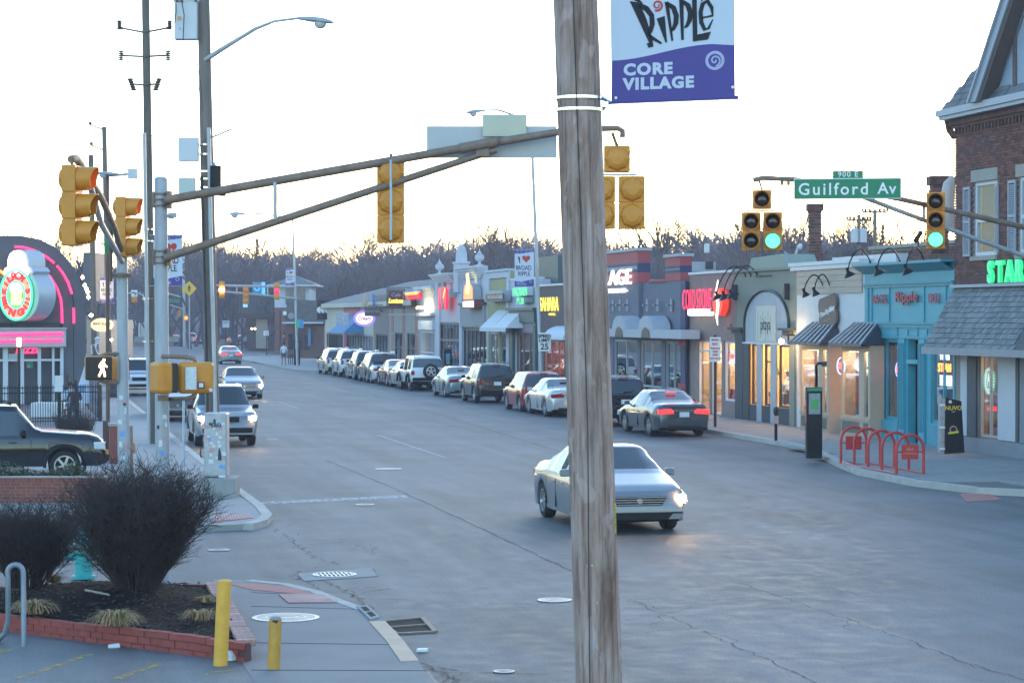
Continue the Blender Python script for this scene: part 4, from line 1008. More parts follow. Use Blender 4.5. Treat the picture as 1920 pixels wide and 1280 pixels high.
def banner(u0, u1, v0, v1, d, label, name='street_banner', yaw_cam=True, heart=True):
    o = DP(u0, v1, d); k = d / F; w = (u1 - u0)*k; h = (v1 - v0)*k; ex = CX_; up = FU; nr = VV((-SY, -CY, 0))
    t = thing(name, label, 'banner', o)
    obj('cloth', MB().prism([(0, 0), (w, 0), (w, h), (0, h)], o, ex, up, -nr*.01), m_banner, t)
    def Q(x, y): return (x*w, y*h)
    bt = [Q(0, 0), Q(1, 0)]+[Q(1 - i / 8, .17+.035*sin(-2.6+(1 - i / 8)*3.6)) for i in range(9)]
    obj('purple_field', MB().prism(bt, o+nr*.003, ex, up, nr*.003), m_purple, t)
    tp = [Q(1, 1), Q(0, 1)]+[Q(i / 8, .92 - .03*sin(i / 8*3+1)) for i in range(9)]
    obj('purple_border', MB().prism(tp, o+nr*.003, ex, up, nr*.003), m_purple, t)
    q = MB()
    for i in range(4):
        cx = .16+.23*i; q.stroke([((cx+.07*cos(j*.7))*w, .975*h+.07*w*sin(j*.7) - .02*h) for j in range(8)], .02*w, o+nr*.0065, ex, up, nr*.002)
    q.stroke([(.83*w+.06*w*cos(j*.7), .135*h+.06*w*sin(j*.7)) for j in range(10)], .022*w, o+nr*.0065, ex, up, nr*.002)
    obj('swirl_mark', q, m_lilac, t)
    hp = []
    for i in range(20):
        a_ = 2*pi*i / 20; hp.append((.60*w+.0135*w*16*sin(a_) ** 3, .755*h+.0135*w*(13*cos(a_) - 5*cos(2*a_) - 2*cos(3*a_) - cos(4*a_))))
    obj('heart_mark', MB().prism(hp[::-1], o+nr*.003, ex, up, nr*.003), m_heart, t)
    obj('letter_i', MB().prism([Q(.26, .62), Q(.29, .62), Q(.27, .80), Q(.16, .81)], o+nr*.003, ex, up, nr*.003), m_ink, t)
    for s, x, y, sz, sh in (('BROAD', .48, .50, .25, .25), ('RIPPLE', .50, .34, .23, .25)):
        text(s, o+ex*x*w+up*y*h+nr*.004, ex, up, sz*w*1.35, m_ink, t, ext=.002, bold=.004*w, sx=.72, shear=-.15)
    for s, y in (('CORE', .115), ('VILLAGE', .06)): text(s, o+ex*.09*w+up*y*h+nr*.0065, ex, up, .14*w, m_lilac, t, ext=.002, bold=.004*w, align='LEFT')
    br = MB(); 
    for y in (0, h): br.cyl(o+up*y - nr*.005 - ex*.12, o+up*y+ex*(w+.12) - nr*.005, .014, n=6)
    obj('bracket', br, m_galv, t)
    return t
banner(288, 342, 441, 536, 66.3, 'purple edged heart banner on the utility pole behind the steel signal post')
banner(965, 1001, 468, 537, 99.3, 'purple edged heart banner on the lamp post beside the parked row')
banner(536, 552, 503, 535, 169, 'small heart banner high on the far lamp post')
banner(188, 213, 520, 568, 129, 'small heart banner on the distant left utility pole')

# ---- traffic signals
def signal_head(name, label, c, face, n, d, lit=None, cat='traffic signal', cols=(1,), visor=True, back=False, hang=None, k=.36):
    """c: centre of the head, face: direction it looks, n sections; lit = index of the lit section"""
    face = Vector(face).normalized(); ex = VV((0, 0, 1)).cross(face).normalized(); up = FU
    t = thing(name, label, cat, c)
    def col(cx, cz, n, lit, colours):
        hb = MB(); z0 = cz - n*k / 2
        for i in range(n):
            hb.obox(c+ex*cx+up*(z0+k*(i+.5)), ex*k*.49, face*.095, up*k*.488)
        hb.obox(c+ex*cx+up*cz, ex*k*.44, face*.085, up*n*k / 2)
        # bulging rear shell
        for i in range(n):
            cc = c+ex*cx+up*(z0+k*(i+.5)) - face*.094
            hb.lathe([(k*.48, 0), (k*.40, -.05), (k*.25, -.075), (.001, -.08)], cc, face, 8, cap=False)
        h = obj('housing', hb, m_yellow, t, bevel=.008)
        for i in range(n):
            cc = c+ex*cx+up*(z0+k*(i+.5)); j = n - 1 - i
            m = colours[j]; obj('lens', MB().lathe([(k*.37, .094), (k*.33, .115), (k*.2, .13), (.001, .137)], cc, face, 24, cap=False), m, h, True)
            vs = []; fs = []; nn_ = 20; L = k*.72
            for a_ in range(nn_+1):
                an = R(-75+330*a_ / nn_); cut = 1 if 25 < a_*330 / nn_ < 305 else .7
                rr = ex*cos(an)+up*sin(an)
                for (q, w_) in ((.097, .41), (.097+L*cut*(.75+.25*max(0, sin(an))), .39)):
                    vs.append(cc+face*q+rr*k*w_*1.12); vs.append(cc+face*q+rr*k*w_*1.06)
            for a_ in range(nn_):
                b0 = a_*4; fs += [(b0, b0+4, b0+6, b0+2), (b0+1, b0+3, b0+7, b0+5), (b0+2, b0+6, b0+7, b0+3)]
            v_ = MB(); v_.add(vs, fs); obj('visor', v_, m_yellow if not back else m_yellow, h, True)
        return h
    if cols == (1,): col(0, 0, n, lit, [m_redlight if lit == 'red' else m_lensoff, m_lensoff, m_greenlit if lit == 'green' else m_lensgr])
    else:                                # five-section cluster
        col(0, k*1.1, 1, None, [m_lensoff]); col(-k*.56, -k*.55, 2, None, [m_lensoff, m_lensgr]); col(k*.56, -k*.55, 2, None, [m_lensoff, m_greenlit if lit == 'green' else m_lensgr])
        obj('cross_bar', MB().obox(c+up*(k*.52), ex*k*.75, face*.03, up*.014), m_galv, t)
    if hang is not None:
        q = MB(); q.tube([c+up*(k*n / 2 if cols == (1,) else k*1.6), hang], .022, 8); obj('hanger', q, m_rust, t)
    return t
toward = lambda u: -(VV((SY, CY, 0))+CX_*(u - 960) / F).normalized()
side = CX_*1.0+VV((-SY, -CY, 0))*.12
# near mast: post, twin arm, sign backs
P0 = DP(305, 1095, 31.8); P0.z = .02; dA = 31.5
t = thing('signal_mast', 'near galvanised signal post with a long braced arm reaching right', 'signal mast', P0)
top = DP(302, 336, 31.8)
obj('post', MB().tube([P0, DP(302, 336, 31.8)], [.105, .092], 20), m_bluegrey, t, True)
obj('post_cap', MB().lathe([(.095, 0), (.06, .03), (.001, .035)], top, n=16), m_galv, t)
obj('upper_arm', MB().tube([DP(309, 376, 31.6), DP(640, 318, 31.5), DP(925, 268, 31.5), DP(1060, 246, 31.4)], [.062, .06, .058, .05], 14), m_rust, t, True)
obj('arm_tip', MB().tube([DP(1060, 245, 31.4), DP(1120, 242, 31.4), DP(1158, 241, 31.4), DP(1167, 246, 31.4), DP(1167, 258, 31.4)], .04, 12), m_rust, t, True)
obj('lower_brace', MB().tube([DP(309, 484, 31.6), DP(700, 356, 31.5), DP(930, 281, 31.5)], [.056, .052, .048], 14), m_rust, t, True)
obj('strut', MB().cyl(DP(516, 342, 31.5), DP(516, 412, 31.5), .028), m_galv, t)
q = MB(); q.tube([DP(862, 279, 31.45), DP(934, 266, 31.45)], .072, 12); q.obox(DP(905, 282, 31.5), CX_*.09, VV((-SY, -CY, 0))*.07, FU*.09); obj('coupling', q, m_rust, t)
for v in (375, 482):
    q = MB()
    for dv in (-11, 0, 11): q.lathe([(.108, -.012), (.118, -.012), (.118, .012), (.108, .012)], DP(303, v+dv, 31.8), n=20, cap=False)
    q.obox(DP(318, v, 31.7), CX_*.03, VV((-SY, -CY, 0))*.07, FU*.12); q.obox(DP(289, v, 31.8), CX_*.02, VV((-SY, -CY, 0))*.06, FU*.11); obj('clamp', q, m_rust, t)
q = MB(); q.tube([DP(318, 405, 31.7), DP(328, 404, 31.6)], .04, 10); q.tube([DP(340, 378, 31.5), DP(334, 392, 31.6), DP(326, 404, 31.6), DP(318, 428, 31.7)], .008, 6); obj('conduit', q, m_galv, t)
nz = VV((-SY, -CY, 0))
q = MB(); q.obox(DP(922, 267, 31.7), CX_*.905, nz*.006, FU*.223); o_ = obj('name_sign_back', q, m_signback, t); 
q = MB(); q.obox(DP(946, 236, 31.62), CX_*.305, nz*.006, FU*.152); obj('number_sign_back', q, m_signtan, t, bevel=.01)
st = MB(); r2 = random.Random(5)
for (u, v, w_, h_, m_) in ((310, 781, 8, 8, m_stick), (298, 800, 5, 7, m_stick4), (308, 806, 6, 6, m_stick2), (303, 830, 7, 12, m_stick), (313, 795, 5, 9, m_stick), (305, 848, 9, 9, m_stick3), (311, 822, 4, 8, m_stick2)):
    e = CX_; f_ = (VV((-SY, -CY, 0))+CX_*(u - 305)*.08).normalized(); c_ = DP(305, v, 31.8)+f_*.1045; e = f_.cross(FU)
    obj('sticker', MB().obox(c_, e*w_ / 2*31.8 / F, f_*.002, FU*h_ / 2*31.8 / F), m_, t)
# its heads
fb = VV((SY, CY, 0))*1.0
signal_head('traffic_signal', 'yellow three section signal seen from behind on the long arm', DP(733, 378, 31.6), fb, 3, 31, hang=DP(733, 290, 31.5), k=.385)
obj('mount_pole', MB().cyl(DP(733, 300, 31.35), DP(733, 450, 31.35), .018), m_galv, bpy.data.objects['traffic_signal'])
signal_head('traffic_signal', 'yellow five section signal seen from behind, partly hidden by the closest pole', DP(1156.5, 360, 31.5)+FU*.05, fb, 3, 31, cols=(2,), hang=DP(1148, 250, 31.4), k=.365)
def loop_wire(c, r, parent, n=20):
    obj('wire_loop', MB().tube([c+CX_*r*cos(2*pi*i / n)+FU*r*sin(2*pi*i / n) for i in range(n+1)], .005, 5), m_wire, parent)
loop_wire(DP(1170, 278, 31.4), .10, bpy.data.objects['traffic_signal.001'])
# far-corner post
P1 = DP(232, 990, 41.2); P1.z = .11
t = thing('signal_mast', 'stickered steel signal post behind the bush with an arm curving left', 'signal mast', P1)
obj('post', MB().tube([P1, DP(229, 478, 41.2)], [.11, .098], 18), m_bluegrey, t, True)
obj('flange', MB().lathe([(.10, 0), (.17, .0), (.19, .06), (.10, .08)], DP(229, 520, 41.2), n=16), m_rust, t)
obj('upper_arm', MB().tube([DP(229, 478, 41.1), DP(216, 430, 39.8), DP(190, 370, 36), DP(165, 332, 33.5), DP(150, 306, 31.9), DP(143, 298, 31.2), DP(134, 299, 31)], .055, 10), m_rust, t, True)
obj('lower_brace', MB().tube([DP(229, 490, 41.1), DP(208, 452, 39.5), DP(190, 420, 37), DP(170, 350, 34)], .05, 10), m_galv, t, True)
for (u, v, w_, h_, m_) in ((229, 745, 8, 8, m_stick), (236, 757, 5, 6, m_stick4), (234, 752, 7, 6, m_stick2), (226, 790, 8, 9, m_stick), (238, 770, 4, 12, m_stick), (231, 812, 9, 9, m_stick3), (227, 832, 6, 10, m_stick), (237, 838, 5, 9, m_stick2), (232, 858, 7, 8, m_stick)):
    f_ = (VV((-SY, -CY, 0))+CX_*(u - 231)*.08).normalized(); c_ = DP(231, v, 41.2)+f_*.109; e = f_.cross(FU)
    obj('sticker', MB().obox(c_, e*w_ / 2*41.2 / F, f_*.002, FU*h_ / 2*41.2 / F), m_, t)
signal_head('traffic_signal', 'leftmost yellow signal showing red to the side street', DP(136, 386, 31.0), side, 3, 31, lit='red', hang=DP(134, 299, 31), k=.365)
signal_head('traffic_signal', 'pale yellow side facing signal on the stickered post', DP(231, 426, 41.0), side, 3, 41, lit='red', k=.362)
loop_wire(DP(220, 349, 41), .10, t)
q = thing('street_name_sign', 'green street name blade seen edge on beside the side facing signal', 'street sign', DP(204, 450, 41))
obj('blade', MB().obox(DP(204, 451, 41), CX_*.075, (VV((-SY, -CY, 0)) - CX_)*.006, FU*.24), m_green, q)
obj('bracket', MB().cyl(DP(208, 400, 41), DP(208, 528, 41), .03), m_brownpole, q)
# pedestrian heads
def ped_head(label, c, face, lit, w=.47, h=.44, dep=.2, thing_=None):
    face = Vector(face).normalized(); ex = FU.cross(face).normalized(); t = thing('pedestrian_signal', label, 'pedestrian signal', c)
    obj('housing', MB().obox(c, ex*w / 2, face*dep / 2, FU*h / 2), m_yellow, t, bevel=.05)
    obj('hood', MB().obox(c+face*(dep / 2+.025), ex*w*.47, face*.05, FU*h*.47), m_dark, t, bevel=.02)
    obj('screen', MB().obox(c+face*(dep / 2+.077), ex*w*.42, face*.002, FU*h*.42), mat('dark_screen', (.02, .012, .01), .5, var=0), t)
    if lit:
        m = MB(); o = c+face*(dep / 2+.08)+ex*.07 - FU*.0; s_ = .0105; kw = (o, ex, FU, face*.004)
        # figure drawn from strokes: head, torso, arms, legs
        m.prism([(1.6*s_*1.3+2.1*s_*cos(i*pi / 6), 14.2*s_+2.1*s_*sin(i*pi / 6)) for i in range(12)], *kw)
        m.stroke([(0, 11.5*s_), (-.5*s_, 6*s_), (-.5*s_, 0)], [5*s_, 6*s_, 4.4*s_], *kw)
        m.stroke([(0, 0), (2.2*s_, -6*s_), (3.8*s_, -14*s_)], [3.2*s_, 3*s_, 2.6*s_], *kw); m.stroke([(-1*s_, 0), (-3*s_, -7*s_), (-6.5*s_, -13.5*s_)], [3.2*s_, 3*s_, 2.6*s_], *kw)
        m.stroke([(1*s_, 10.5*s_), (4.5*s_, 4.5*s_), (7.5*s_, 2.5*s_)], [2.4*s_, 2.2*s_, 2*s_], *kw); m.stroke([(-1*s_, 10.5*s_), (-5*s_, 6*s_), (-5*s_, 1*s_)], [2.4*s_, 2.2*s_, 2*s_], *kw)
        obj('walking_figure', m, m_walkman, t)
    return t
ped_head('black faced pedestrian signal with a lit walking figure', DP(185, 690, 41.0), toward(185), True, w=.5, h=.44)
ped_head('pedestrian signal turned side on behind the stickered post', DP(216, 692, 41.5), -toward(216)+CX_*.9, False, w=.42)
p2 = ped_head('narrow yellow and black pedestrian signal seen side on at the near post', DP(302, 708, 31.0), CX_*1.0 - toward(300)*.55, False, w=.40, h=.43, dep=.2)
p3 = ped_head('yellow pedestrian signal with a sticker on its back right of the near post', DP(367, 708, 31.2), -toward(367), False, w=.485, h=.43)
obj('sticker', MB().obox(DP(358, 709, 31.05), CX_*.075, nz*.003, FU*.155), m_stick, p3); obj('sticker', MB().obox(DP(377, 722, 31.05), CX_*.045, nz*.0035, FU*.045), m_stick4, p3)
obj('sticker', MB().obox(DP(377, 722, 31.0), CX_*.03, nz*.003, FU*.03), m_stick, p3); obj('logo_spot', MB().lathe([(.025, 0), (.025, .004)], DP(395, 731, 31.04), nz, 12), m_stick, p3)
b_ = MB(); b_.tube([DP(305, 668, 31.6), DP(322, 668, 31.3), DP(350, 669, 31.2), DP(364, 672, 31.2), DP(366, 680, 31.2)], .032, 10); obj('pipe_bracket', b_, m_rust, p3); b_ = MB(); b_.tube([DP(305, 748, 31.6), DP(350, 747, 31.2), DP(367, 742, 31.2)], .03, 10)
b_.obox(DP(306, 746, 31.4), CX_*.07, nz*.06, FU*.04); obj('pipe_bracket', b_, m_rust, p3)
for vs_ in ((664, 663, 668), (716, 718, 713)): obj('pipe_bracket', MB().tube([DP(232, vs_[0], 41.2), DP(200, vs_[1], 41), DP(186, vs_[2], 41)], .03, 8), m_rust, bpy.data.objects['pedestrian_signal'])

# right-hand mast over the crossing
pr = DP(2110, 900, 50); pr.z = .12
t = thing('signal_mast', 'right hand signal arm carrying the green street name sign', 'signal mast', pr)
obj('post', MB().tube([pr, DP(2110, 330, 50)], [.12, .10], 16), m_galv, t, True)
obj('upper_arm', MB().tube([DP(1412, 338, 44.9), DP(1430, 334, 44.9), DP(1492, 337, 45.1), DP(1690, 374, 46.4), DP(1920, 426, 48.3), DP(2110, 470, 50)], [.05, .05, .05, .055, .06, .065], 12), m_rust, t, True)
obj('lower_brace', MB().tube([DP(1618, 370, 46.2), DP(1735, 414, 46.8), DP(1920, 480, 48.4), DP(2110, 548, 50)], .05, 12), m_galv, t, True)
obj('strut', MB().cyl(DP(1732, 384, 46.8), DP(1732, 412, 46.8), .03), m_galv, t)
q = MB(); 
for u in (1466, 1478): q.obox(DP(u, 343, 45), CX_*.03, nz*.03, FU*.05); q.cyl(DP(u, 345, 45), DP(u - 2, 362, 45), .006, n=5)
obj('cable_clip', q, m_rust, t)
signal_head('traffic_signal', 'five lens cluster signal with a lit green lens, right of the pole', DP(1428.5, 418, 44.6)+FU*.04, toward(1428), 3, 44, lit='green', cols=(2,), hang=DP(1423, 338, 44.9), k=.375)
signal_head('traffic_signal', 'three lens signal showing green in front of the brick building', DP(1754, 414, 46.6), toward(1754), 3, 46, lit='green', k=.385)
loop_wire(DP(1411, 362, 44.9), .11, t)
t = thing('street_name_sign', 'large green street name sign over the right side of the crossing', 'street sign', DP(1588, 354, 45.5))
fc = (toward(1588)*1.0 - CX_*.0).normalized(); ex = FU.cross(fc).normalized()
ct = DP(1588.5, 354, 44.7); k = 45.3 / F
obj('border', MB().obox(ct, ex*98.5*k, fc*.010, FU*19.5*k), m_signw, t, bevel=.01); obj('panel', MB().obox(ct+fc*.004, ex*97*k, fc*.010, FU*17.8*k), m_green, t)
text('Guilford', ct+fc*.0145 - ex*26*k - FU*1.5*k, ex, FU, 31*k, m_signw, t, ext=.001, bold=.0045, sx=.98, spacing=1.25); text('Av', ct+fc*.0145+ex*72*k - FU*1*k, ex, FU, 29*k, m_signw, t, ext=.001, bold=.0045, spacing=1.1)
c9 = DP(1589.5, 327.5, 44.7); obj('number_plate', MB().obox(c9, ex*28*k, fc*.008, FU*6.8*k), m_green, t); text('900 E', c9+fc*.009, ex, FU, 14*k, m_signw, t, ext=.001, bold=.0015, spacing=1.2)
t = thing('security_camera', 'small dark camera on the arm left of the right signal', 'camera', DP(1722, 443, 46.8))
q = MB(); q.cyl(DP(1726, 436, 46.8), DP(1716, 452, 46.6), .05); q.cyl(DP(1722, 443, 46.8), DP(1721, 462, 47), .012); obj('body', q, m_dark, t)

# ---- utility poles and lamps on the left
def wpole(name, label, u0, v0, u1, v1, d, r0, r1, m, cat='utility pole', z0=None, cond=False):
    a_, b_ = DP(u0, v0, d), DP(u1, v1, d)
    if z0 is not None: a_ = a_+(a_ - b_).normalized()*((a_.z - z0) / max(1e-6, abs((a_ - b_).normalized().z)))
    t = thing(name, label, cat, a_); obj('shaft', MB().tube([a_.lerp(b_, i / 8) for i in range(9)], [r0+(r1 - r0)*i / 8 for i in range(9)], 14), m, t, True); return t
m_ins = mat('insulator', (.13, .09, .075), .3, var=.1)
t = wpole('utility_pole', 'tall thin wooden pole with three pairs of brown insulators', 286, 838, 268, -420, 66.7, .135, .10, m_dirtwood, z0=.1)
for v, h, l, dn in ((62, 47, 40, 9), (107, 44, 10, 6), (160, 28, 4, 0)):
    for s in (-1, 1):
        x0 = 272; q = MB(); tip = (x0+s*h, v - dn if v < 100 else v - 2); q.tube([DP(x0, v, 66.6), DP(*tip, 66.5)], .032, 5); obj('crossarm', q, m_ins, t)
        q = MB()
        if v < 150: 
            for j in range(5): q.lathe([(.05, 0), (.11, .02), (.05, .05)], DP(tip[0], tip[1]+(4 - j*3.6 if v < 100 else 10 - j*4), 66.5), n=8)
        else:
            for j in range(5): q.lathe([(.05, -.04), (.10, 0), (.05, .04)], DP(x0+s*(27 - j*1.6), 150+j*4.6, 66.5), n=8)
        obj('insulator', q, m_ins, t)
obj('conduit', MB().tube([DP(279, 836, 66.3), DP(271, 250, 66.3)], .05, 8), m_galv, t)
q = MB()
for v in (430, 452, 560, 640): obj('steel_band', MB().lathe([(.15, -.02), (.16, -.02), (.16, .02), (.15, .02)], DP(277, v, 66.6), n=14, cap=False), m_chrome, t)
t = wpole('utility_pole', 'thick wooden pole behind the cabinet carrying a white box and lamp arm', 400, 880, 374, -420, 52, .165, .13, m_wood, z0=.1)
obj('conduit', MB().tube([DP(406, 890, 51.7), DP(402, 700, 51.7), DP(396, 480, 51.7), DP(392, 240, 51.7)], .045, 8), m_galv, t); obj('conduit', MB().tube([DP(391, 890, 51.7), DP(386, 600, 51.75), DP(378, 330, 51.8)], .03, 8), m_wire, t)
q = MB()
for v in (272, 290, 322, 336, 352): q.lathe([(.165, -.02), (.175, -.02), (.175, .02), (.165, .02)], DP(384, v, 52), n=14, cap=False)
obj('steel_band', q, m_chrome, t)
obj('lamp_arm', MB().tube([DP(386, 113, 51.9), DP(430, 85, 51.6), DP(480, 55, 51.3), DP(515, 41, 51.1), DP(555, 36, 51)], [.06, .05, .04, .032, .03], 10), m_galv, t, True)
obj('bracket', MB().tube([DP(398, 258, 51.9), DP(434, 243, 51.6)], .02, 6), m_galv, t)
q = MB()
for (a_, b_) in (((375, 160), (350, 230)), ((350, 230), (310, 268)), ((368, 110), (380, 210)), ((333, 30), (330, 95)), ((345, 20), (345, 78))): q.tube([DP(*a_, 51.6), DP((a_[0]+b_[0]) / 2+4, (a_[1]+b_[1]) / 2+4, 51.6), DP(*b_, 51.6)], .007, 4)
obj('loose_cable', q, m_wire, t)
def cobra(label, tail, nose, d, name='lamp_head', parent=None, w=.15):
    a_, b_ = DP(*tail, d), DP(*nose, d); ax = (b_ - a_); L = ax.length; ax.normalize(); up = FU; sd = ax.cross(up).normalized(); up2 = sd.cross(ax)
    mb = MB(); st = ((0, .25, .25), (.15, .5, .6), (.4, .9, .9), (.7, 1, .95), (.92, .75, .6), (1, .3, .2)); vs = []; n = 12
    for f, ww, hh in st:
        for j in range(n):
            an = 2*pi*j / n; h_ = sin(an); vs.append(a_+ax*L*f+sd*cos(an)*w*ww+up2*(h_*w*.62*hh if h_ > 0 else h_*w*.18*hh))
    fs = [(i*n+j, i*n+(j+1) % n, (i+1)*n+(j+1) % n, (i+1)*n+j) for i in range(len(st) - 1) for j in range(n)]+[tuple(range(n))[::-1], tuple((len(st) - 1)*n+j for j in range(n))]
    mb.add(vs, fs); h = obj(name, mb, m_galv, parent, True)
    g = MB(); c = a_+ax*L*.66 - up2*w*.12
    g.lathe([(w*.85, 0), (w*.75, -w*.45), (w*.4, -w*.75), (.001, -w*.85)], c, up2, 14, cap=False); obj('lamp_bowl', g, m_lampglass, h, True); return h
cobra('', (552, 36), (627, 45), 51, parent=t, w=.17)
def boxthing(name, label, cat, u0, u1, v0, v1, d, dep, m, parts=()):
    k = d / F; c = DP((u0+u1) / 2, (v0+v1) / 2, d); t = thing(name, label, cat, c)
    obj('case', MB().obox(c, CX_*(u1 - u0) / 2*k, nz*dep / 2, FU*(v1 - v0) / 2*k), m, t, bevel=.015); return t, c, k
t, c, k = boxthing('transformer_box', 'tall pale transformer cabinet high on the thick wooden pole', 'transformer', 329, 371, 2, 76, 51.7, .3, m_greybox)
q = MB(); q.obox(c+FU*36*k, CX_*23*k, nz*.17, FU*.02); obj('lid', q, m_greybox, t)
obj('cable', MB().tube([DP(342, 5, 51.4), DP(346, 30, 51.4), DP(344, 76, 51.4)], .012, 5), m_wire, t); obj('cable', MB().tube([DP(331, 8, 51.4), DP(331, 25, 51.4), DP(328, 45, 51.4)], .012, 5), m_wire, t)
obj('warning_label', MB().obox(DP(337, 35, 51.5), CX_*.04, nz*.003, FU*.04), mat('orange_label', (.7, .35, .08), .5, var=0), t); obj('warning_label', MB().prism([(-.03, 0), (.03, 0), (0, .05)], DP(338, 56, 51.5), CX_, FU, nz*.004), m_stick3, t)
q = MB(); 
for u in (333, 341, 368): q.lathe([(.02, 0), (.045, .02), (.02, .05), (.03, .09)], DP(u, 5, 51.5), n=8)
obj('bushing', q, m_ins, t)
boxthing('equipment_box', 'square pale box halfway up the thick wooden pole', 'equipment box', 335, 373, 259, 303, 51.6, .15, m_greybox)
boxthing('equipment_box', 'smaller grey green box just above the long signal arm', 'equipment box', 336, 367, 334, 364, 51.5, .15, mat('greygreen_box', (.48, .53, .50), .5, var=.05))
t, c, k = boxthing('radio_unit', 'black radio unit with two thin antennas on the thick wooden pole', 'radio unit', 395, 415, 311, 352, 51.5, .16, m_black)
obj('base', MB().lathe([(.07, 0), (.09, .05), (.05, .1)], DP(417, 368, 51.5), n=12), m_dark, t); obj('antenna', MB().cyl(DP(399, 312, 51.5), DP(398, 262, 51.5), .006, n=5), m_wire, t); obj('antenna', MB().cyl(DP(408, 312, 51.5), DP(407, 262, 51.5), .006, n=5), m_wire, t)
obj('dome', MB().lathe([(.04, 0), (.035, .05), (.001, .09)], DP(402, 311, 51.5), n=10), m_stick3, t)
t = wpole('utility_pole', 'distant thin wooden pole with short side brackets', 205, 735, 196, 238, 130, .16, .13, m_dirtwood, z0=-.05)
q = MB()
for v, u in ((244, 170), (282, 172)): q.tube([DP(196, v, 129.8), DP(u, v - 9, 129.8)], .04, 5); q.lathe([(.06, 0), (.12, .08), (.05, .2)], DP(u, v - 9, 129.8), n=8)
obj('side_bracket', q, m_ins, t)
t = wpole('utility_pole', 'distant short topped wooden pole left of the lamp', 178, 730, 171, 291, 132, .17, .15, m_dirtwood, z0=-.05)
t = wpole('lamp_post', 'brown steel post topped with a pale luminaire facing left', 202, 858, 202, 322, 62, .055, .05, m_brownpole, 'street lamp', z0=.1)
cobra('', (228, 328), (176, 326), 61.8, parent=t, w=.12); obj('lamp_arm', MB().tube([DP(202, 330, 62), DP(228, 328, 61.8), DP(244, 326, 61.8)], .035, 8), m_galv, t)
obj('ballast_box', MB().obox(DP(250, 326, 61.8), CX_*.13, nz*.1, FU*.14), m_greybox, t, bevel=.01)
# lamp posts along the street
def lamp_post(label, base, top, d, armtip, headtail, headnose, r=.1, w=.2):
    t = wpole('lamp_post', label, base[0], base[1], top[0], top[1], d, r, r*.65, m_galv, 'street lamp', z0=.05)
    obj('lamp_arm', MB().tube([DP(*top, d)]+[DP(*p, d) for p in armtip], [.05]*(len(armtip))+[.035], 8), m_galv, t, True); cobra('', headtail, headnose, d, parent=t, w=w); return t
t = lamp_post('tall leaning grey lamp post rising behind the sign backs', (1017, 757), (997, 262), 99.8, [(985, 235), (962, 216), (935, 207), (910, 207)], (913, 208), (874, 213), 99.8, w=.2) if False else lamp_post('tall leaning grey lamp post rising behind the sign backs', (1017, 757), (997, 262), 99.8, [(985, 235), (962, 216), (935, 207), (910, 207)], (913, 208), (874, 213), w=.2)
q = MB(); k = 98.5 / F; c = DP(1021, 641, 98.5)
tt = thing('speed_limit_sign', 'white speed limit sign on the tall leaning lamp post', 'road sign', c)
obj('plate', MB().obox(c, CX_*11.5*k, nz*.01, FU*17.5*k), m_signw, tt, bevel=.01)
for s, v, sz in (('SPEED', 630, 9), ('LIMIT', 638, 9), ('25', 650, 16)): text(s, DP(1021, v, 98.48)+nz*.02, CX_, FU, sz*k, m_ink, tt, ext=.002, bold=.006)
t = lamp_post('slanting far lamp post with a long double arm to the left', (558, 692), (549, 412), 170, [(520, 405), (490, 401), (462, 401)], (462, 402), (429, 402), w=.3)
obj('brace', MB().tube([DP(549, 427, 170), DP(500, 408, 170), (DP(480, 402, 170))], .03, 6), m_galv, t)
# far signal mast
t = thing('signal_mast', 'far twin tube signal arm across the street at the next crossing', 'signal mast', DP(557, 690, 169))
obj('upper_arm', MB().tube([DP(553, 538, 169.5), DP(400, 535, 168)], .09, 8), m_galv, t); obj('lower_brace', MB().tube([DP(556, 560, 169.5), DP(480, 552, 168.5), DP(400, 545, 168)], .08, 8), m_galv, t)
for u in (444, 502): obj('strut', MB().cyl(DP(u, 537, 168.5), DP(u, 552, 168.5), .05), m_galv, t)
def small_signal(label, u, v, d, lit=None, rot=-1):
    f_ = toward(u)*-rot*-1 if rot < 0 else -toward(u); t = signal_head('traffic_signal', label, DP(u, v, d), f_, 3, d, lit=None, k=.42)
    if lit: obj('lit_lens', MB().lathe([(.2, .1), (.001, .2)], DP(u, v, d - .1), toward(u), 14), lit, t)
    return t
small_signal('far signal glowing amber on the twin tube arm', 416, 543, 167.6, m_amberlit); small_signal('far signal with small red light near the arm end', 519, 546, 167.6, m_redlight)
small_signal('far unlit yellow signal hanging below the twin tube arm', 461, 554, 168, rot=1)
t = thing('blue_sign', 'bright blue lit sign seen above the far signal arm', 'sign', DP(488, 540, 172))
m_blue = glow('lit_blue', (.05, .40, 1.0), 1.2); m_bluepanel = mat('blue_panel', (.15, .25, .35), .5)
obj('panel', MB().obox(DP(484, 540, 172), CX_*.42, nz*.03, FU*.45), m_bluepanel, t); obj('blue_bar', MB().obox(DP(494, 540.5, 171.8), CX_*.12, nz*.03, FU*.46), m_blue, t)
text('O', DP(482, 541, 171.8), CX_, FU, .55, m_blue, t, bold=.02)
t = thing('blue_sign', 'small blue and white sign below the far signal arm', 'sign', DP(460, 569, 168)); obj('panel', MB().obox(DP(460, 569, 168), CX_*.17, nz*.03, FU*.27), glow('lit_pale_blue', (.3, .55, 1), .8), t)
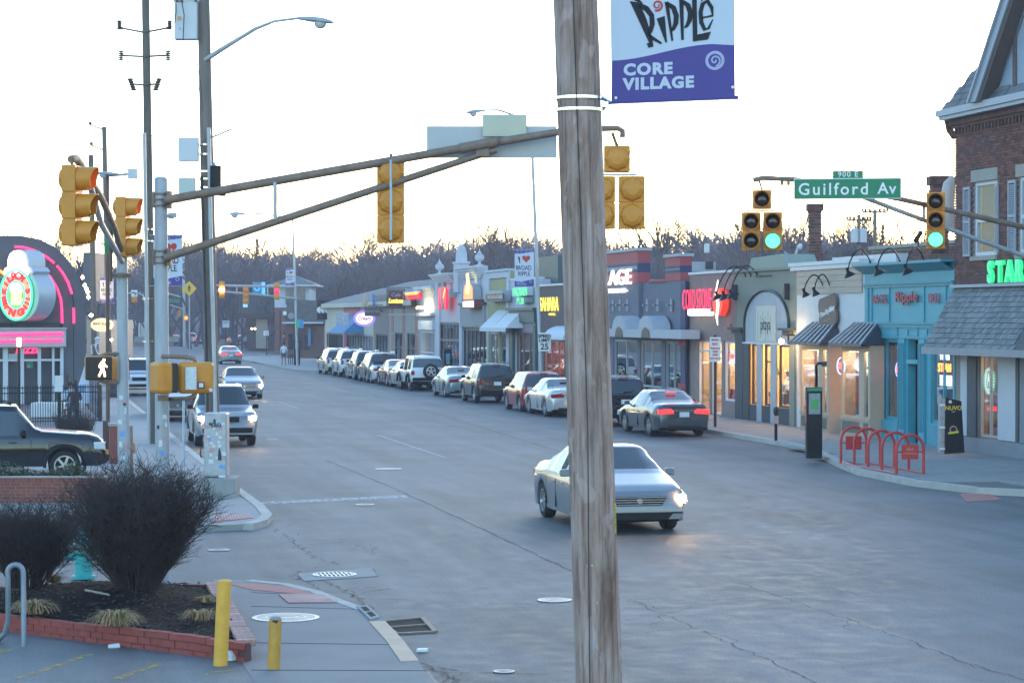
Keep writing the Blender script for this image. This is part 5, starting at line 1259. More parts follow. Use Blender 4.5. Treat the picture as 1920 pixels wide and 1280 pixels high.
# second far mast on the left of the street
t = thing('signal_mast', 'far white mast by the red brake lights with green name signs', 'signal mast', GP(346, 648)); dd_ = 290
obj('post', MB().cyl(DP(346, 650, dd_), DP(344, 478, dd_), .22, .15), m_galv, t); obj('arm', MB().tube([DP(345, 558, dd_), DP(300, 546, dd_), DP(262, 548, dd_)], .12, 6), m_galv, t)
obj('arm', MB().tube([DP(345, 580, dd_), DP(318, 571, dd_)], .12, 6), m_galv, t)
tt = thing('street_name_sign', 'small green name sign at the far crossroads', 'street sign', DP(326, 564, dd_)); obj('blade', MB().obox(DP(326, 564, dd_ - .5), CX_*.75, nz*.02, FU*.2), m_green, tt)
for u, v, lb, lt in ((337, 587, 'far yellow signal left of the white mast', None), (349, 596, 'far signal with an orange light on the white mast', m_amberlit)): 
    s_ = signal_head('traffic_signal', lb, DP(u, v, dd_ - 1), -toward(u) if not lt else toward(u), 2, 290, k=.42)
    if lt: obj('lit_lens', MB().lathe([(.25, .1), (.001, .2)], DP(u, v, dd_ - 1.3), toward(u), 12), glow('lit_orange', (1, .2, .02), 3), s_)
t = thing('crossing_sign', 'yellow diamond pedestrian crossing sign', 'road sign', DP(355, 541, 163)); c = DP(355, 541, 162.8)
obj('post', MB().cyl(GP(355.5, 694), DP(355, 545, 163), .05), m_galv, t); obj('plate', MB().prism([(0, -.54), (.54, 0), (0, .54), (-.54, 0)], c, CX_, FU, nz*.02), mat('diamond_yellow', (.75, .45, .03), .4, var=.05), t)
q = MB(); s_ = .019; kw = (c+nz*.024, CX_, FU, nz*.01)
q.prism([(3*s_*cos(i), 12*s_+3*s_*sin(i)) for i in range(6)], *kw); q.stroke([(0, 9*s_), (0, 0)], 5*s_, *kw); q.stroke([(0, 0), (5*s_, -12*s_)], 3*s_, *kw); q.stroke([(0, 0), (-5*s_, -12*s_)], 3*s_, *kw); q.stroke([(0, 8*s_), (7*s_, 0)], 2.5*s_, *kw); q.stroke([(0, 8*s_), (-7*s_, 0)], 2.5*s_, *kw)
obj('walking_figure', q, m_ink, t)
t = thing('turn_sign', 'small white sign with a left turn arrow over the far junction', 'road sign', DP(252, 550, 150)); obj('plate', MB().obox(DP(252, 550, 150), CX_*.2, nz*.02, FU*.22), m_signw, t)
q = MB(); kw = (DP(252, 550, 149.9)+nz*.03, CX_, FU, nz*.01); q.stroke([(.06, -.15), (.06, .02), (-.07, .06)], .05, *kw); q.prism([(-.14, .07), (-.05, .0), (-.05, .13)], *kw); obj('arrow', q, m_ink, t)
tt = signal_head('traffic_signal', 'small yellow signal below the left turn sign', DP(252, 562, 150), -toward(252), 1, 150, k=.36)
t = thing('span_arm', 'arched steel arm holding the left turn sign', 'signal mast', GP(272, 716)); obj('arm', MB().tube([DP(218, 560, 150), DP(235, 551, 150), DP(252, 548, 150), DP(268, 553, 150), DP(273, 570, 150)], .06, 8), m_galv, t)
obj('post', MB().cyl(DP(273, 716, 150), DP(273, 565, 150), .08), m_galv, t)

# cabinet on its concrete base
p = DP(415, 940, 46); 
t = thing('utility_cabinet', 'sticker covered grey traffic cabinet on a concrete block at the corner', 'utility cabinet', p); k = 46.6 / F
obj('plinth', MB().obox(DP(409, 917, 46.9) , CX_*36*k, nz*.45, FU*23.5*k), m_concrete, t, bevel=.02)
cb = DP(406, 833, 46.9); obj('case', MB().obox(cb, CX_*21.5*k, nz*.25, FU*60*k), mat('cabinet_paint', (.40, .40, .42), .5, .2, var=.22, scale=6), t, bevel=.03)
obj('door', MB().obox(cb+nz*.252, CX_*19.5*k, nz*.006, FU*56*k), mat('cabinet_door', (.43, .43, .45), .5, .2, var=.22, scale=8), t, bevel=.004)
r2 = random.Random(4)
for i in range(26):
    u, v = r2.uniform(389, 424), r2.uniform(785, 868); m_ = r2.choice([m_stick, m_stick, m_stick2, m_stick, m_stick3, m_stick4]) if i else m_stick4
    obj('sticker', MB().obox(DP(u, v, 46.9)+nz*(.261+i*.0004), CX_*r2.uniform(.02, .05), nz*.0006, FU*r2.uniform(.02, .045)), m_, t)
obj('sticker', MB().prism([(-.03, -.12), (.05, -.12), (.03, .05), (.0, .14), (-.02, .06)], DP(414, 850, 46.9)+nz*.275, CX_, FU, nz*.001), m_stick4, t, label='torn black figure sticker')
obj('sticker', MB().obox(DP(417, 892, 46.9)+nz*.46 - FU*.03, CX_*.001, nz*.001, FU*.001), m_stick, t) if False else None
obj('sticker', MB().obox(DP(419, 891, 46.9)+nz*.27, CX_*.07, nz*.001, FU*.025), m_stick, t); obj('sticker', MB().obox(DP(419, 873, 46.9)+nz*.27, CX_*.06, nz*.001, FU*.035), m_stick3, t)
obj('lettering', MB().stroke([(0, .04), (.02, 0), (.04, .04), (.06, 0), (.08, .04)], .01, DP(400, 932, 46.9)+nz*.452, CX_, FU, nz*.002), m_signw, t)
text('EAU', DP(408, 796, 46.9)+nz*.28, CX_, FU, .11, m_stick4, t, ext=.001, bold=.003)
obj('wiring', MB().tube([DP(377, 838, 46.9), DP(375, 848, 46.9), DP(377, 858, 46.9)], .015, 5), m_wire, t)
t = thing('sign_post', 'thin bare grey post just left of the utility cabinet', 'post', GP(344, 905)); obj('post', MB().cyl(GP(344, 905, .1), DP(344, 745, 52), .03), m_galv, t)
t = thing('sign_post', 'short brown post between the black four by four and bush', 'post', GP(200, 862)); obj('post', MB().box(*(lambda c: (c.x - .09, c.x+.09, c.y - .05, c.y+.05, 0, 1.15))(GP(199, 872))), m_brownpole, t)
t = thing('orange_post', 'thin orange marker beside the stickered signal post', 'post', GP(246, 900)); obj('post', MB().cyl(GP(246, 925, .1), DP(245, 800, 49), .045), m_rust, t); obj('collar', MB().cyl(DP(246, 850, 49), DP(246, 830, 49), .07), m_amber, t)

# bollards, hoop, hydrant
m_bol = mat('bollard_yellow', (.74, .38, .05), .5, var=.13, scale=8); m_bold = mat('bollard_ochre', (.50, .25, .03), .55, var=.2, scale=9)
b0 = GP(412, 1252); t = thing('bollard', 'tall bright yellow bollard at the planter corner', 'bollard', b0)
tp_ = DP(420, 1090, 24.7); obj('post', MB().tube([b0 - VV((0, 0, .03)), b0.lerp(tp_, .5), tp_], .077, 20), m_bol, t, True); obj('cap', MB().lathe([(.0775, 0), (.07, .012), (.04, .02), (.001, .024)], tp_, n=20), m_bol, t, True)
b0 = GP(512, 1259); t = thing('bollard', 'short ochre bollard with a broken concrete top', 'bollard', b0)
tp_ = DP(516, 1162, 24.5); obj('post', MB().tube([b0 - VV((0, 0, .03)), tp_], .068, 20), m_bold, t, True)
mb = MB(); mb.lathe([(.066, 0), (.062, .02), (.045, .035), (.001, .03)], tp_, n=14, cap=False); obj('concrete_fill', mb, m_concrete, t); obj('chip', MB().prism([(-.035, 0), (.04, 0), (.015, -.045), (-.01, -.03)], tp_+nz*.067+FU*.005, CX_, FU, nz*.004), m_tar if False else m_dark, t)
c = GP(43, 1215); k = 26.2 / F; t = thing('hoop_rack', 'grey steel hoop bicycle rack at the lower left edge', 'bike rack', c)
pts = [DP(-18, 1200, 26.4), DP(-4, 1199, 26.4), DP(8, 1188, 26.3), DP(14, 1165, 26.3), DP(14, 1120, 26.2), DP(14, 1080, 26.2)]
for i in range(9): an = pi - pi*i / 8; pts.append(DP(28+14.5*cos(an), 1073 - 14.5*sin(an), 26.2))
pts += [DP(43, 1110, 26.2), DP(43, 1160, 26.1), DP(43.5, 1216, 26.1)]
obj('tube', MB().tube(pts, .031, 12), mat('blue_grey_steel', (.22, .25, .30), .45, .3, var=.12), t, True); obj('foot_plate', MB().box(c.x - .08, c.x+.08, c.y - .06, c.y+.06, .004, .016), m_dark, t)
m_hyd = mat('hydrant_turquoise', (.03, .42, .42), .45, var=.12, scale=9); hb = DP(156, 1096, 33); hb.z = .02
t = thing('fire_hydrant', 'turquoise fire hydrant half hidden behind the bush', 'hydrant', hb)
obj('barrel', MB().lathe([(.17, 0), (.17, .04), (.13, .05), (.125, .44), (.16, .45), (.16, .49), (.13, .5), (.12, .58), (.09, .66), (.04, .70), (.03, .76), (.001, .765)], hb, n=22), m_hyd, t, True)
obj('flange', MB().lathe([(.165, .452), (.172, .46), (.172, .485), (.165, .49)], hb, n=22), mat('hydrant_ring', (.35, .45, .38), .5, var=.2), t)
for s in (-1, 1): obj('nozzle', MB().lathe([(.06, 0), (.06, .09), (.075, .09), (.075, .14), (.03, .15), (.03, .17)], hb+FU*.31+CX_*s*.11, CX_*s, 14), m_hyd, t, True)
obj('nozzle_cap', MB().lathe([(.075, .0), (.075, .05), (.03, .06)], hb+FU*.31+nz*.12, nz, 14), m_hyd, t, True)

# litter
for u, v, m_, lb in ((1050, 0, None, ''),): pass
t = obj('paper_cup', MB().lathe([(.03, 0), (.04, .12)], GP(203, 1219)+FU*.035, (1, .3, 0), 10), m_signw); tag(t, 'white paper cup lying by the planter front', 'litter')
t = obj('yellow_leaf', MB().prism([(0, 0), (.13, -.02), (.24, .03), (.1, .05)], GP(322, 1239)+FU*.006, (1, 0, 0), (0, 1, 0), (0, 0, .006)), mat('leaf_yellow', (.6, .55, .05), .7)); tag(t, 'flattened yellow wrapper on the lot by the planter', 'litter')
t = obj('white_scrap', MB().prism([(0, 0), (.11, -.02), (.14, .05), (.03, .07)], GP(781, 1224)+FU*.012, (1, 0, 0), (0, 1, 0), (0, 0, .03)), m_signw); tag(t, 'white scrap of litter right of the tan kerb', 'litter')
t = obj('crumpled_bag', MB().lathe([(.02, 0), (.09, .03), (.07, .09), (.02, .13)], GP(430, 1243)+FU*.006, n=7), m_stick); tag(t, 'crumpled pale bag between the tall bollard and planter', 'litter')

# overhead cables
def cable(label, pts, d0, d1, r=.012, name='overhead_cable', sag=0):
    P_ = []
    n = len(pts)
    for i in range(n - 1):
        for j in range(6):
            f = (i+j / 6) / (n - 1); u = pts[i][0]+(pts[i+1][0] - pts[i][0])*j / 6; v = pts[i][1]+(pts[i+1][1] - pts[i][1])*j / 6; P_.append(DP(u, v, d0+(d1 - d0)*f))
    P_.append(DP(*pts[-1], d1)); o = obj(name, MB().tube(P_, r, 4), m_wire); tag(o, label, 'cable')
cable('cable rising from the left edge to the leftmost signal arm', [(-40, 352), (0, 343), (60, 326), (134, 298), (180, 270)], 60, 128, .012)
cable('thin cable drooping from the thick pole toward the thin pole', [(372, 120), (352, 190), (330, 240), (302, 268), (280, 250)], 52, 66, .01)
cable('thin cable crossing above the curved bar roof', [(0, 520), (60, 492), (110, 468), (160, 440)], 95, 128, .02)
cable('thin cable at the top near the lamp arm', [(470, 60), (500, 30), (520, -10)], 51, 50, .008)

# right pavement furniture
m_red = mat('rack_red', (.50, .035, .03), .4, var=.12, scale=6)
L0, L1 = GP(1574, 869, .13), GP(1718, 889, .13); n = 5
far_ = [VV((GP(u, v, .13).x, GP(u, v, .13).y, .13)) for u, v in ((1577, 869), (1602, 873), (1628, 878), (1654, 883), (1681, 889))]
off = GP(1722, 889, .13) - GP(1681, 889, .13)
off = VV((.68, -.0, 0)); 
t = thing('bike_rack', 'red bicycle rack of five hoops on the pavement', 'bike rack', far_[0])
for i, b0 in enumerate(far_):
    h = .92; r_ = off.length / 2; ex = off.normalized(); pts = [b0, b0+FU*(h - r_)]+[b0+ex*(r_ - r_*cos(pi*j / 10))+FU*(h - r_+r_*sin(pi*j / 10)) for j in range(1, 10)]+[b0+off+FU*(h - r_), b0+off]
    obj('hoop', MB().tube(pts, .036, 10), m_red, t, True)
obj('rail', MB().tube([far_[0]+FU*.02, far_[-1]+FU*.02], .022, 6), m_red, t); obj('rail', MB().tube([far_[0]+off+FU*.02, far_[-1]+off+FU*.02], .022, 6), m_red, t)
for i in (0, 4):
    c = far_[i]+off / 2+FU*.52; obj('sign_panel', MB().obox(c, off / 2*.62, VV((0, .008, 0)), FU*.17), m_red, t, bevel=.01); obj('cross_bar', MB().tube([far_[i]+FU*.52, far_[i]+off+FU*.52], .018, 6), m_red, t)
    if i == 4:
        for s, z in (('BIKE', .58), ('PARKING', .49)): text(s, far_[i]+off / 2+FU*z+VV((0, -.012, 0)), (1, 0, 0), FU, .085, m_stick2, t, ext=.001)
c = GP(1526, 858, .13); k = (c - VV((0, 0, EYE))).length / F
t = thing('parking_pay_station', 'black parking pay station with a green screen by the kerb', 'pay station', c); fc = toward(1526)
ctr = c+FU*.92; obj('column', MB().obox(ctr, CX_*.205, nz*.15, FU*.93), m_black, t, bevel=.015); obj('head_strip', MB().obox(ctr+nz*.152+FU*.87, CX_*.19, nz*.004, FU*.04), mat('green_label', (.04, .22, .09), .4), t)
obj('screen', MB().obox(ctr+nz*.152+FU*.50, CX_*.15, nz*.004, FU*.27), mat('grey_screen', (.2, .26, .28), .3, var=.3, scale=12), t); obj('display', MB().obox(ctr+nz*.157+FU*.48, CX_*.10, nz*.003, FU*.13), glow('green_display', (.1, .8, .25), .12, (.03, .16, .06)), t)
obj('side_strip', MB().obox(ctr - CX_*.206+FU*.3, CX_*.004, nz*.1, FU*.3), m_red, t)
def meter(label, u, v, top, name='parking_meter', pcl=m_black):
    c = GP(u, v, .13); d = c.x*SY+c.y*CY; t = thing(name, label, 'parking meter', c)
    tz = EYE+(595 - top)*d / F; obj('post', MB().cyl(c, VV((c.x, c.y, tz - .35)), .045), m_black, t); hc = VV((c.x, c.y, tz - .25)); obj('head', MB().lathe([(.04, -.12), (.075, -.06), (.08, .05), (.05, .12), (.001, .14)], hc, n=14), m_dark, t, True)
    obj('label_plate', MB().obox(hc+nz*.085 - FU*.25, CX_*.07, nz*.004, FU*.12), m_stick2, t); return t
meter('parking meter on the kerb left of the black pay station', 1455, 826, 755)
meter('parking meter near the far end of the parked row', 532, 668, 620)
def pole_sign(label, u, vb, d_off, vt, pu0, pu1, pv0, pv1, lines, m_post=m_dark, name='parking_sign', cat='road sign', plate=m_signw):
    c = GP(u, vb, .13); d = c.x*SY+c.y*CY; k = d / F; t = thing(name, label, cat, c); top = DP(u, vt, d)
    obj('post', MB().cyl(c, top, .05), m_post, t); pc = DP((pu0+pu1) / 2, (pv0+pv1) / 2, d - .08); obj('plate', MB().obox(pc, CX_*(pu1 - pu0) / 2*k, nz*.008, FU*(pv1 - pv0) / 2*k), plate, t)
    for s, v, sz, m_ in lines: text(s, DP((pu0+pu1) / 2, v, d - .1), CX_, FU, sz*k, m_, t, ext=.001, bold=.004)
    return t
m_redink = mat('sign_red', (.5, .05, .06), .5, var=0)
t = pole_sign('red and white no parking sign on a dark post by the brick front', 1341, 800, 0, 628, 1331, 1351, 632, 678, (('BEGIN', 637, 5, m_redink), ('NO', 645, 7, m_redink), ('PARKING', 653, 4.5, m_redink), ('2AM', 659, 5, m_redink), ('6AM', 665, 5, m_redink), ('TOW AWAY', 672, 3.8, m_redink)))
c = DP(1528, 700, 60.5); t = thing('hanging_post', 'dark hooked post behind the pay station', 'post', GP(1531, 845, .13)); obj('post', MB().tube([GP(1531, 845, .13), DP(1531, 685, 61.5), DP(1534, 681, 61.5), DP(1550, 680, 61.5)], .04, 8), m_black, t); obj('number', MB().obox(DP(1545, 683, 61.4), CX_*.07, nz*.01, FU*.05), m_dark, t)
# newspaper box
c = GP(1786, 851, .13); t = thing('newspaper_rack', 'tall black newspaper rack with yellow lettering under the shingled awning', 'newspaper rack', c); d = c.x*SY+c.y*CY; k = d / F
o = DP(1770, 851, d); obj('side_panel', MB().prism([(0, 0), (39*k, 3*k), (33*k, 99*k), (4*k, 106*k), (1*k, 80*k)], o, CX_, FU, -nz*.03), m_black, t)
obj('shelf_stack', MB().prism([(-7*k, 1*k), (2*k, 0), (2.5*k, 103*k), (-6*k, 107*k)], o, CX_, FU, -nz*.35), mat('stacked_papers', (.35, .33, .34), .8, var=.4, scale=14), t)
for z in (92, 50, 10): obj('shelf_edge', MB().obox(o+CX_*-3*k+FU*z*k+nz*.02, CX_*.07, nz*.02, FU*.025), m_signw, t)
f0 = o+nz*.004
text('NUVO', f0+CX_*18*k+FU*86*k, CX_, FU, 11*k, mat('nuvo_yellow', (.75, .5, .05), .5, var=0), t, ext=.001, bold=.004); text('INDY', f0+CX_*18*k+FU*79*k, CX_, FU, 3*k, m_stick, t, ext=.001)
obj('round_mark', MB().lathe([(.045, 0), (.045, .004)], f0+CX_*12*k+FU*98*k, nz, 14), m_stick, t)
q = MB(); cc = f0+CX_*18*k+FU*46*k; q.stroke([(.09*cos(i*.45), .09*sin(i*.45)) for i in range(15)], .03, cc, CX_, FU, nz*.003); obj('round_emblem', q, mat('emblem_pink', (.4, .25, .28), .6), t); obj('emblem_band', MB().prism([(-.14, -.13), (.14, -.09), (.14, -.03), (-.14, -.07)], cc, CX_, FU, nz*.005), mat('emblem_yellow', (.55, .5, .04), .6), t)
# ================================================================ buildings
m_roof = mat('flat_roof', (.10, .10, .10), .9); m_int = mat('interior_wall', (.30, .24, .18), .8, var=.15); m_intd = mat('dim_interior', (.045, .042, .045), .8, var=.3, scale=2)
m_warm = glow('warm_ceiling_lamp', (1.0, .62, .28), 14.0); m_warm2 = glow('amber_ceiling_lamp', (1.0, .50, .15), 9.0); m_frame_w = mat('white_frame', (.60, .62, .66), .5, var=.06); m_frame_d = mat('dark_frame', (.03, .032, .04), .45, var=.1)
m_cream = mat('cream_wall', (.52, .48, .40), .75, var=.07); m_bulb = glow('bulb', (1.0, .55, .2), 30.0)
goods = [mat('goods_'+n_, c, .6, var=.3, scale=9) for n_, c in (('red', (.35, .04, .05)), ('brown', (.16, .08, .05)), ('white', (.6, .6, .6)), ('blue', (.08, .22, .4)), ('green', (.1, .3, .14)), ('ochre', (.5, .3, .08)))]
X0 = XF
def Y(u): return fy(u)
def shell(name, label, u0, u1, top, m, depth=12, x=XF, holes=(), y0=None, y1=None, zb=0.1, roof=True, warm=None, room=3.2, inner=None, dim=None):
    """front wall with openings, side walls, back and roof; u0 = left edge (far), u1 = right edge (near)"""
    ya, yb = (fy(u1, x) if y0 is None else y0), (fy(u0, x) if y1 is None else y1)
    t = thing(name, label, 'building', (x+depth / 2, (ya+yb) / 2, 0))
    mb = MB().wall(x, x+.25, ya+.003, yb - .003, zb, top, holes)
    mb.box(x+.251, x+depth, ya+.003, ya+.2, zb, top - .003); mb.box(x+.251, x+depth, yb - .2, yb - .003, zb, top - .003); mb.box(x+depth, x+depth+.2, ya+.003, yb - .003, zb, top - .003)
    obj('wall', mb, m, t)
    if roof: obj('roof', MB().box(x+.26, x+depth - .01, ya+.21, yb - .21, top - .5, top - .4), m_roof, t)
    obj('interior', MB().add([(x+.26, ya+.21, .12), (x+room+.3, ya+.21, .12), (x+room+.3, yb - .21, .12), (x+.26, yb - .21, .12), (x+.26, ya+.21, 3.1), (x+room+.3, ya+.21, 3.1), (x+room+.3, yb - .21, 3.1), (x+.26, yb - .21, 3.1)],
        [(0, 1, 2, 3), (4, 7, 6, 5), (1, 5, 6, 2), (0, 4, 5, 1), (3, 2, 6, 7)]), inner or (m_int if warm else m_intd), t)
    if warm: 
        for i in range(3): 
            yy = ya+(yb - ya)*(i+.5) / 3; obj('ceiling_lamp', MB().box(x+.9, x+2.4, yy - .35, yy+.35, 3.02, 3.06), warm, t)
    elif dim: obj('ceiling_lamp', MB().box(x+1.2, x+1.6, (ya+yb) / 2 - .3, (ya+yb) / 2+.3, 3.02, 3.06), dim, t)
    return t
def rect(u0, u1, vt, vb, x=XF):          # photo rectangle on a front -> y range and z range
    um = (u0+u1) / 2; return (fy(u1, x), fy(u0, x), fz(um, vb, x), fz(um, vt, x))
def slab_on(name, r, m, parent, out=.04, inn=0.0, x=XF, bevel=0): return obj(name, MB().box(x - out, x - inn if inn else x - .001, r[0], r[1], r[2], r[3]), m, parent, bevel=bevel)
def window(parent, r, nv=1, nh=0, m=None, w=.06, x=XF, hs=(), sill=None, gl=None, split=True):
    m = m or m_frame_w; ya, yb, za, zb = r; f = MB(); xa, xb = x+.06, x+.14
    f.box(xa, xb, ya, yb, za, za+w); f.box(xa, xb, ya, yb, zb - w, zb); f.box(xa, xb, ya, ya+w, za+w, zb - w); f.box(xa, xb, yb - w, yb, za+w, zb - w)
    for i in range(1, nv): yy = ya+(yb - ya)*i / nv; f.box(xa+.002, xb - .002, yy - w / 2, yy+w / 2, za+w, zb - w)
    zs = [za+(zb - za)*h for h in hs]
    for z in zs: f.box(xa+.004, xb - .004, ya+w, yb - w, z - w / 2, z+w / 2)
    o = obj('window', f, m, parent); ed = [za]+zs+[zb]
    for i in range(nv):
        for z0, z1 in zip(ed, ed[1:]):
            y0_, y1_ = ya+(yb - ya)*i / nv, ya+(yb - ya)*(i+1) / nv
            obj('pane', MB().quad((xa+.04, y0_, z0), (xa+.04, y1_, z0), (xa+.04, y1_, z1), (xa+.04, y0_, z1)), gl or m_glass, o)
    return o
def boxes_inside(parent, r, n, seed, x=XF, ms=None, depth=(.5, 1.5)):
    rr = random.Random(seed)
    for i in range(n):
        y = rr.uniform(r[0]+.15, r[1] - .15); z = r[2]+rr.random() ** 1.6*(r[3] - r[2])*.75; s = rr.uniform(.08, .28); xx = x+rr.uniform(*depth)
        obj('display_item', MB().box(xx, xx+s, y - s*.7, y+s*.7, z - .02, z+s*rr.uniform(.8, 1.8)), rr.choice(ms or goods), parent)
def sign_text(s, u0, u1, vt, vb, m, parent, ext=.03, x=XF, out=.08, bold=.0, fit=True, name='lettering', shear=0.0, gap=0):
    r = rect(u0, u1, vt, vb, x); h = (r[3] - r[2]); w = r[1] - r[0]; me = textmesh(s, 1.0, ext, bold / h, 1.0, shear)
    xs = [v.co.x for v in me.vertices]; ys = [v.co.y for v in me.vertices]; sx = w / (max(xs) - min(xs)); sy = h / (max(ys) - min(ys)); me = me.copy()
    cx, cy = (max(xs)+min(xs)) / 2, (max(ys)+min(ys)) / 2
    for v in me.vertices:
        px_, py_, pz_ = (v.co.x - cx)*sx, (v.co.y - cy)*sy, v.co.z
        v.co = (x - out - pz_, (r[0]+r[1]) / 2 - px_, (r[2]+r[3]) / 2+py_)
    me.materials.clear(); me.materials.append(m); return obj(name, me, m, parent)
def gooseneck(parent_label, base_u, base_v, head_u, head_v, x=XF, reach=.9, m=None, hs=.16):
    yb = fy(base_u, x); zb = fz(base_u, base_v, x); 
    # the lamp hangs out over the pavement: same y as its base, found so that it appears at head_u
    m = m or m_black; X_ = x - reach; yh = fy(head_u, X_); zh = fz(head_u, head_v, X_)
    t = thing('gooseneck_lamp', parent_label, 'wall lamp', (x, yb, zb)); a = VV((x, yb, zb)); e = VV((X_, yh, zh)); pts = [a]
    topz = max(zb, zh)+.45
    for i in range(1, 10):
        f = i / 10; p = a.lerp(e, min(1, f*1.05)); z = (1 - f) ** 2*zb+2*f*(1 - f)*(topz+.45)+f*f*(zh+.12); pts.append(VV((p.x, p.y, z)))
    pts.append(e+FU*.12)
    obj('arm', MB().tube(pts, .022, 6), m, t, True); obj('wall_plate', MB().lathe([(.07, 0), (.06, .03)], a, (-1, 0, 0), 10), m, t)
    ax = VV((.45, 0, -1)).normalized(); obj('shade', MB().lathe([(.04, -.12), (.05, 0), (hs*.6, .06), (hs, .15), (hs*.96, .15), (hs*.5, .07), (.02, .03)], e+FU*.08, ax, 16, cap=False), m, t, True)
    return t

# ---------------- brick corner building
m_brick = mat('dark_brick', (.17, .065, .052), .85, var=.2, scale=6, rand=.45, bump=.3); m_brickst = mat('brick_mix', (.12, .058, .05), .85, var=.45, scale=4.5, detail=2); m_mort = mat('pale_mortar', (.26, .225, .21), .9, var=.1)
m_glassup = glass('dim_reflection_glass', refl=.2); m_lime = mat('limestone', (.34, .31, .28), .8, var=.12); m_shut = mat('shutter_grey', (.34, .36, .41), .6, var=.05); m_gutter = mat('gutter', (.34, .38, .45), .5, var=.05); m_slate = mat('slate_shingle', (.13, .135, .15), .85, var=.25, scale=8, rand=.28); m_brown = mat('brown_soffit', (.12, .09, .085), .7, var=.1)  # upper panes: reflection turned down so they mirror less of the bright sky
ZE = 9.45; y_c = fy(1790); yb_ = 40.0
t = B = thing('brick_building', 'tall dark brick corner building with a slate roof and green lit letters', 'building', (30, 50, 0))
wr1 = rect(1826, 1868, 340, 479); wr2 = rect(1910, 1952, 330, 474)
win_low = [rect(1834, 1872, 672, 832)]
holes = [wr1, wr2, (win_low[0][0], win_low[0][1], .55, 2.85)]
mb = MB().wall(XF+.02, XF+.3, yb_, y_c - .02, .1, ZE, [(h[0], h[1], h[2], h[3]) for h in holes]); mb.box(XF+.301, XF+14, y_c - .3, y_c - .02, .1, ZE - .01); mb.box(XF+14.001, XF+14.3, yb_, y_c - .02, .1, ZE); obj('wall', mb, m_mort, t)
bme = MB().box(-.02, .028, -.098, .098, 0, .062).mesh('brick', m_brick); zt0, BL, BH = 4.95, .212, .076
pos = []; row = 0; z = zt0
while z < ZE - .62:
    y = y_c - .11 - (BL / 2 if row % 2 else 0)
    while y > 50.5:
        if not any(h[0] - .13 < y < h[1]+.13 and h[2] - .03 < z < h[3]+.1 for h in (wr1, wr2)): pos.append((y, z))
        y -= BL
    z += BH; row += 1
def on_screen(p): return p[0] > 54.6
vis = [p for p in pos if on_screen(p)]; vis.sort(key=lambda p: (p[0]))
near_b = vis[:290]; rest = [p for p in pos if p not in set(near_b)]
for y, z in near_b:
    o = bpy.data.objects.new('brick', bme); COL.objects.link(o); o.parent = t; o.matrix_parent_inverse = Matrix.Translation(-ROOT[t.name]); o.location = (XF, y, z)
mb = MB()
for y, z in rest: mb.box(XF - .02, XF+.028, y - .098, y+.098, z, z+.062)
for q_ in range(1, row, 2): rest.append(0); mb.box(XF - .02, XF+.35, y_c - .105, y_c - .012, zt0+q_*BH, zt0+q_*BH+.062)
me = mb.mesh('bricks', [mat('brick_tone_%d' % i, c, .85, var=.2, scale=6) for i, c in enumerate(((.21, .078, .06), (.15, .062, .052), (.10, .058, .056), (.24, .10, .08), (.12, .07, .07)))])
r4 = random.Random(3); mi = []
for _ in rest: mi += [r4.choice((0, 0, 1, 1, 2, 3, 4))]*6
me.polygons.foreach_set('material_index', mi); obj('bricks', me, None, t, kind='stuff')
mb = MB()
for i in range(60): mb.box(XF - .07, XF+.01, y_c - .12 - i*.22 - .09, y_c - .12 - i*.22, ZE - .58, ZE - .42)
mb.box(XF - .09, XF+.01, 44, y_c+.02, ZE - .415, ZE - .33); mb.box(XF - .15, XF+.01, 44, y_c+.06, ZE - .327, ZE - .17); mb.box(XF - .05, XF+.01, 44, y_c, ZE - .64, ZE - .585)
obj('corbel', mb, m_brickst, t)
obj('gutter', MB().box(XF - .42, XF - .1, 52.0, y_c+.4, ZE - .06, ZE+.12).box(XF - .36, XF+.0, 52, y_c+.3, ZE - .165, ZE - .063), m_gutter, t)
obj('corner_bracket', MB().tube([(XF - .1, y_c+.32, ZE - .1), (XF - .05, y_c+.3, ZE - .4), (XF, y_c+.05, ZE - .62)], .1, 8), m_brickst, t)
# hipped slate roof with courses of shingles
sl = 1.55; xr, yr_, zr = XF - .3, y_c+.3, ZE+.1
rf = obj('roof', MB().add([(xr, yr_, zr), (xr, 40, zr), (xr+5, 40, zr+5*sl), (xr+5, yr_ - 5, zr+5*sl), (xr+14, yr_, zr), (xr+9, yr_ - 5, zr+5*sl)], [(0, 1, 2, 3), (4, 0, 3, 5)]), m_slate, t)
shm = MB().add([(0, -.145, 0), (0, .145, 0), (.16, .145, .16*sl+.012), (.16, -.145, .16*sl+.012), (-.01, -.145, .03), (-.01, .145, .03)], [(4, 5, 2, 3), (0, 1, 5, 4), (0, 4, 3), (1, 2, 5)]).mesh('shingle', m_slate)
for k_ in range(13):
    x = xr+k_*.13; z = zr+k_*.13*sl; y = yr_ - k_*.13 - .16 - (.15 if k_ % 2 else 0)
    while y > 55.7:
        o = bpy.data.objects.new('shingle', shm); COL.objects.link(o); o.parent = rf; o.location = (x - .004, y, z+.004); y -= .30
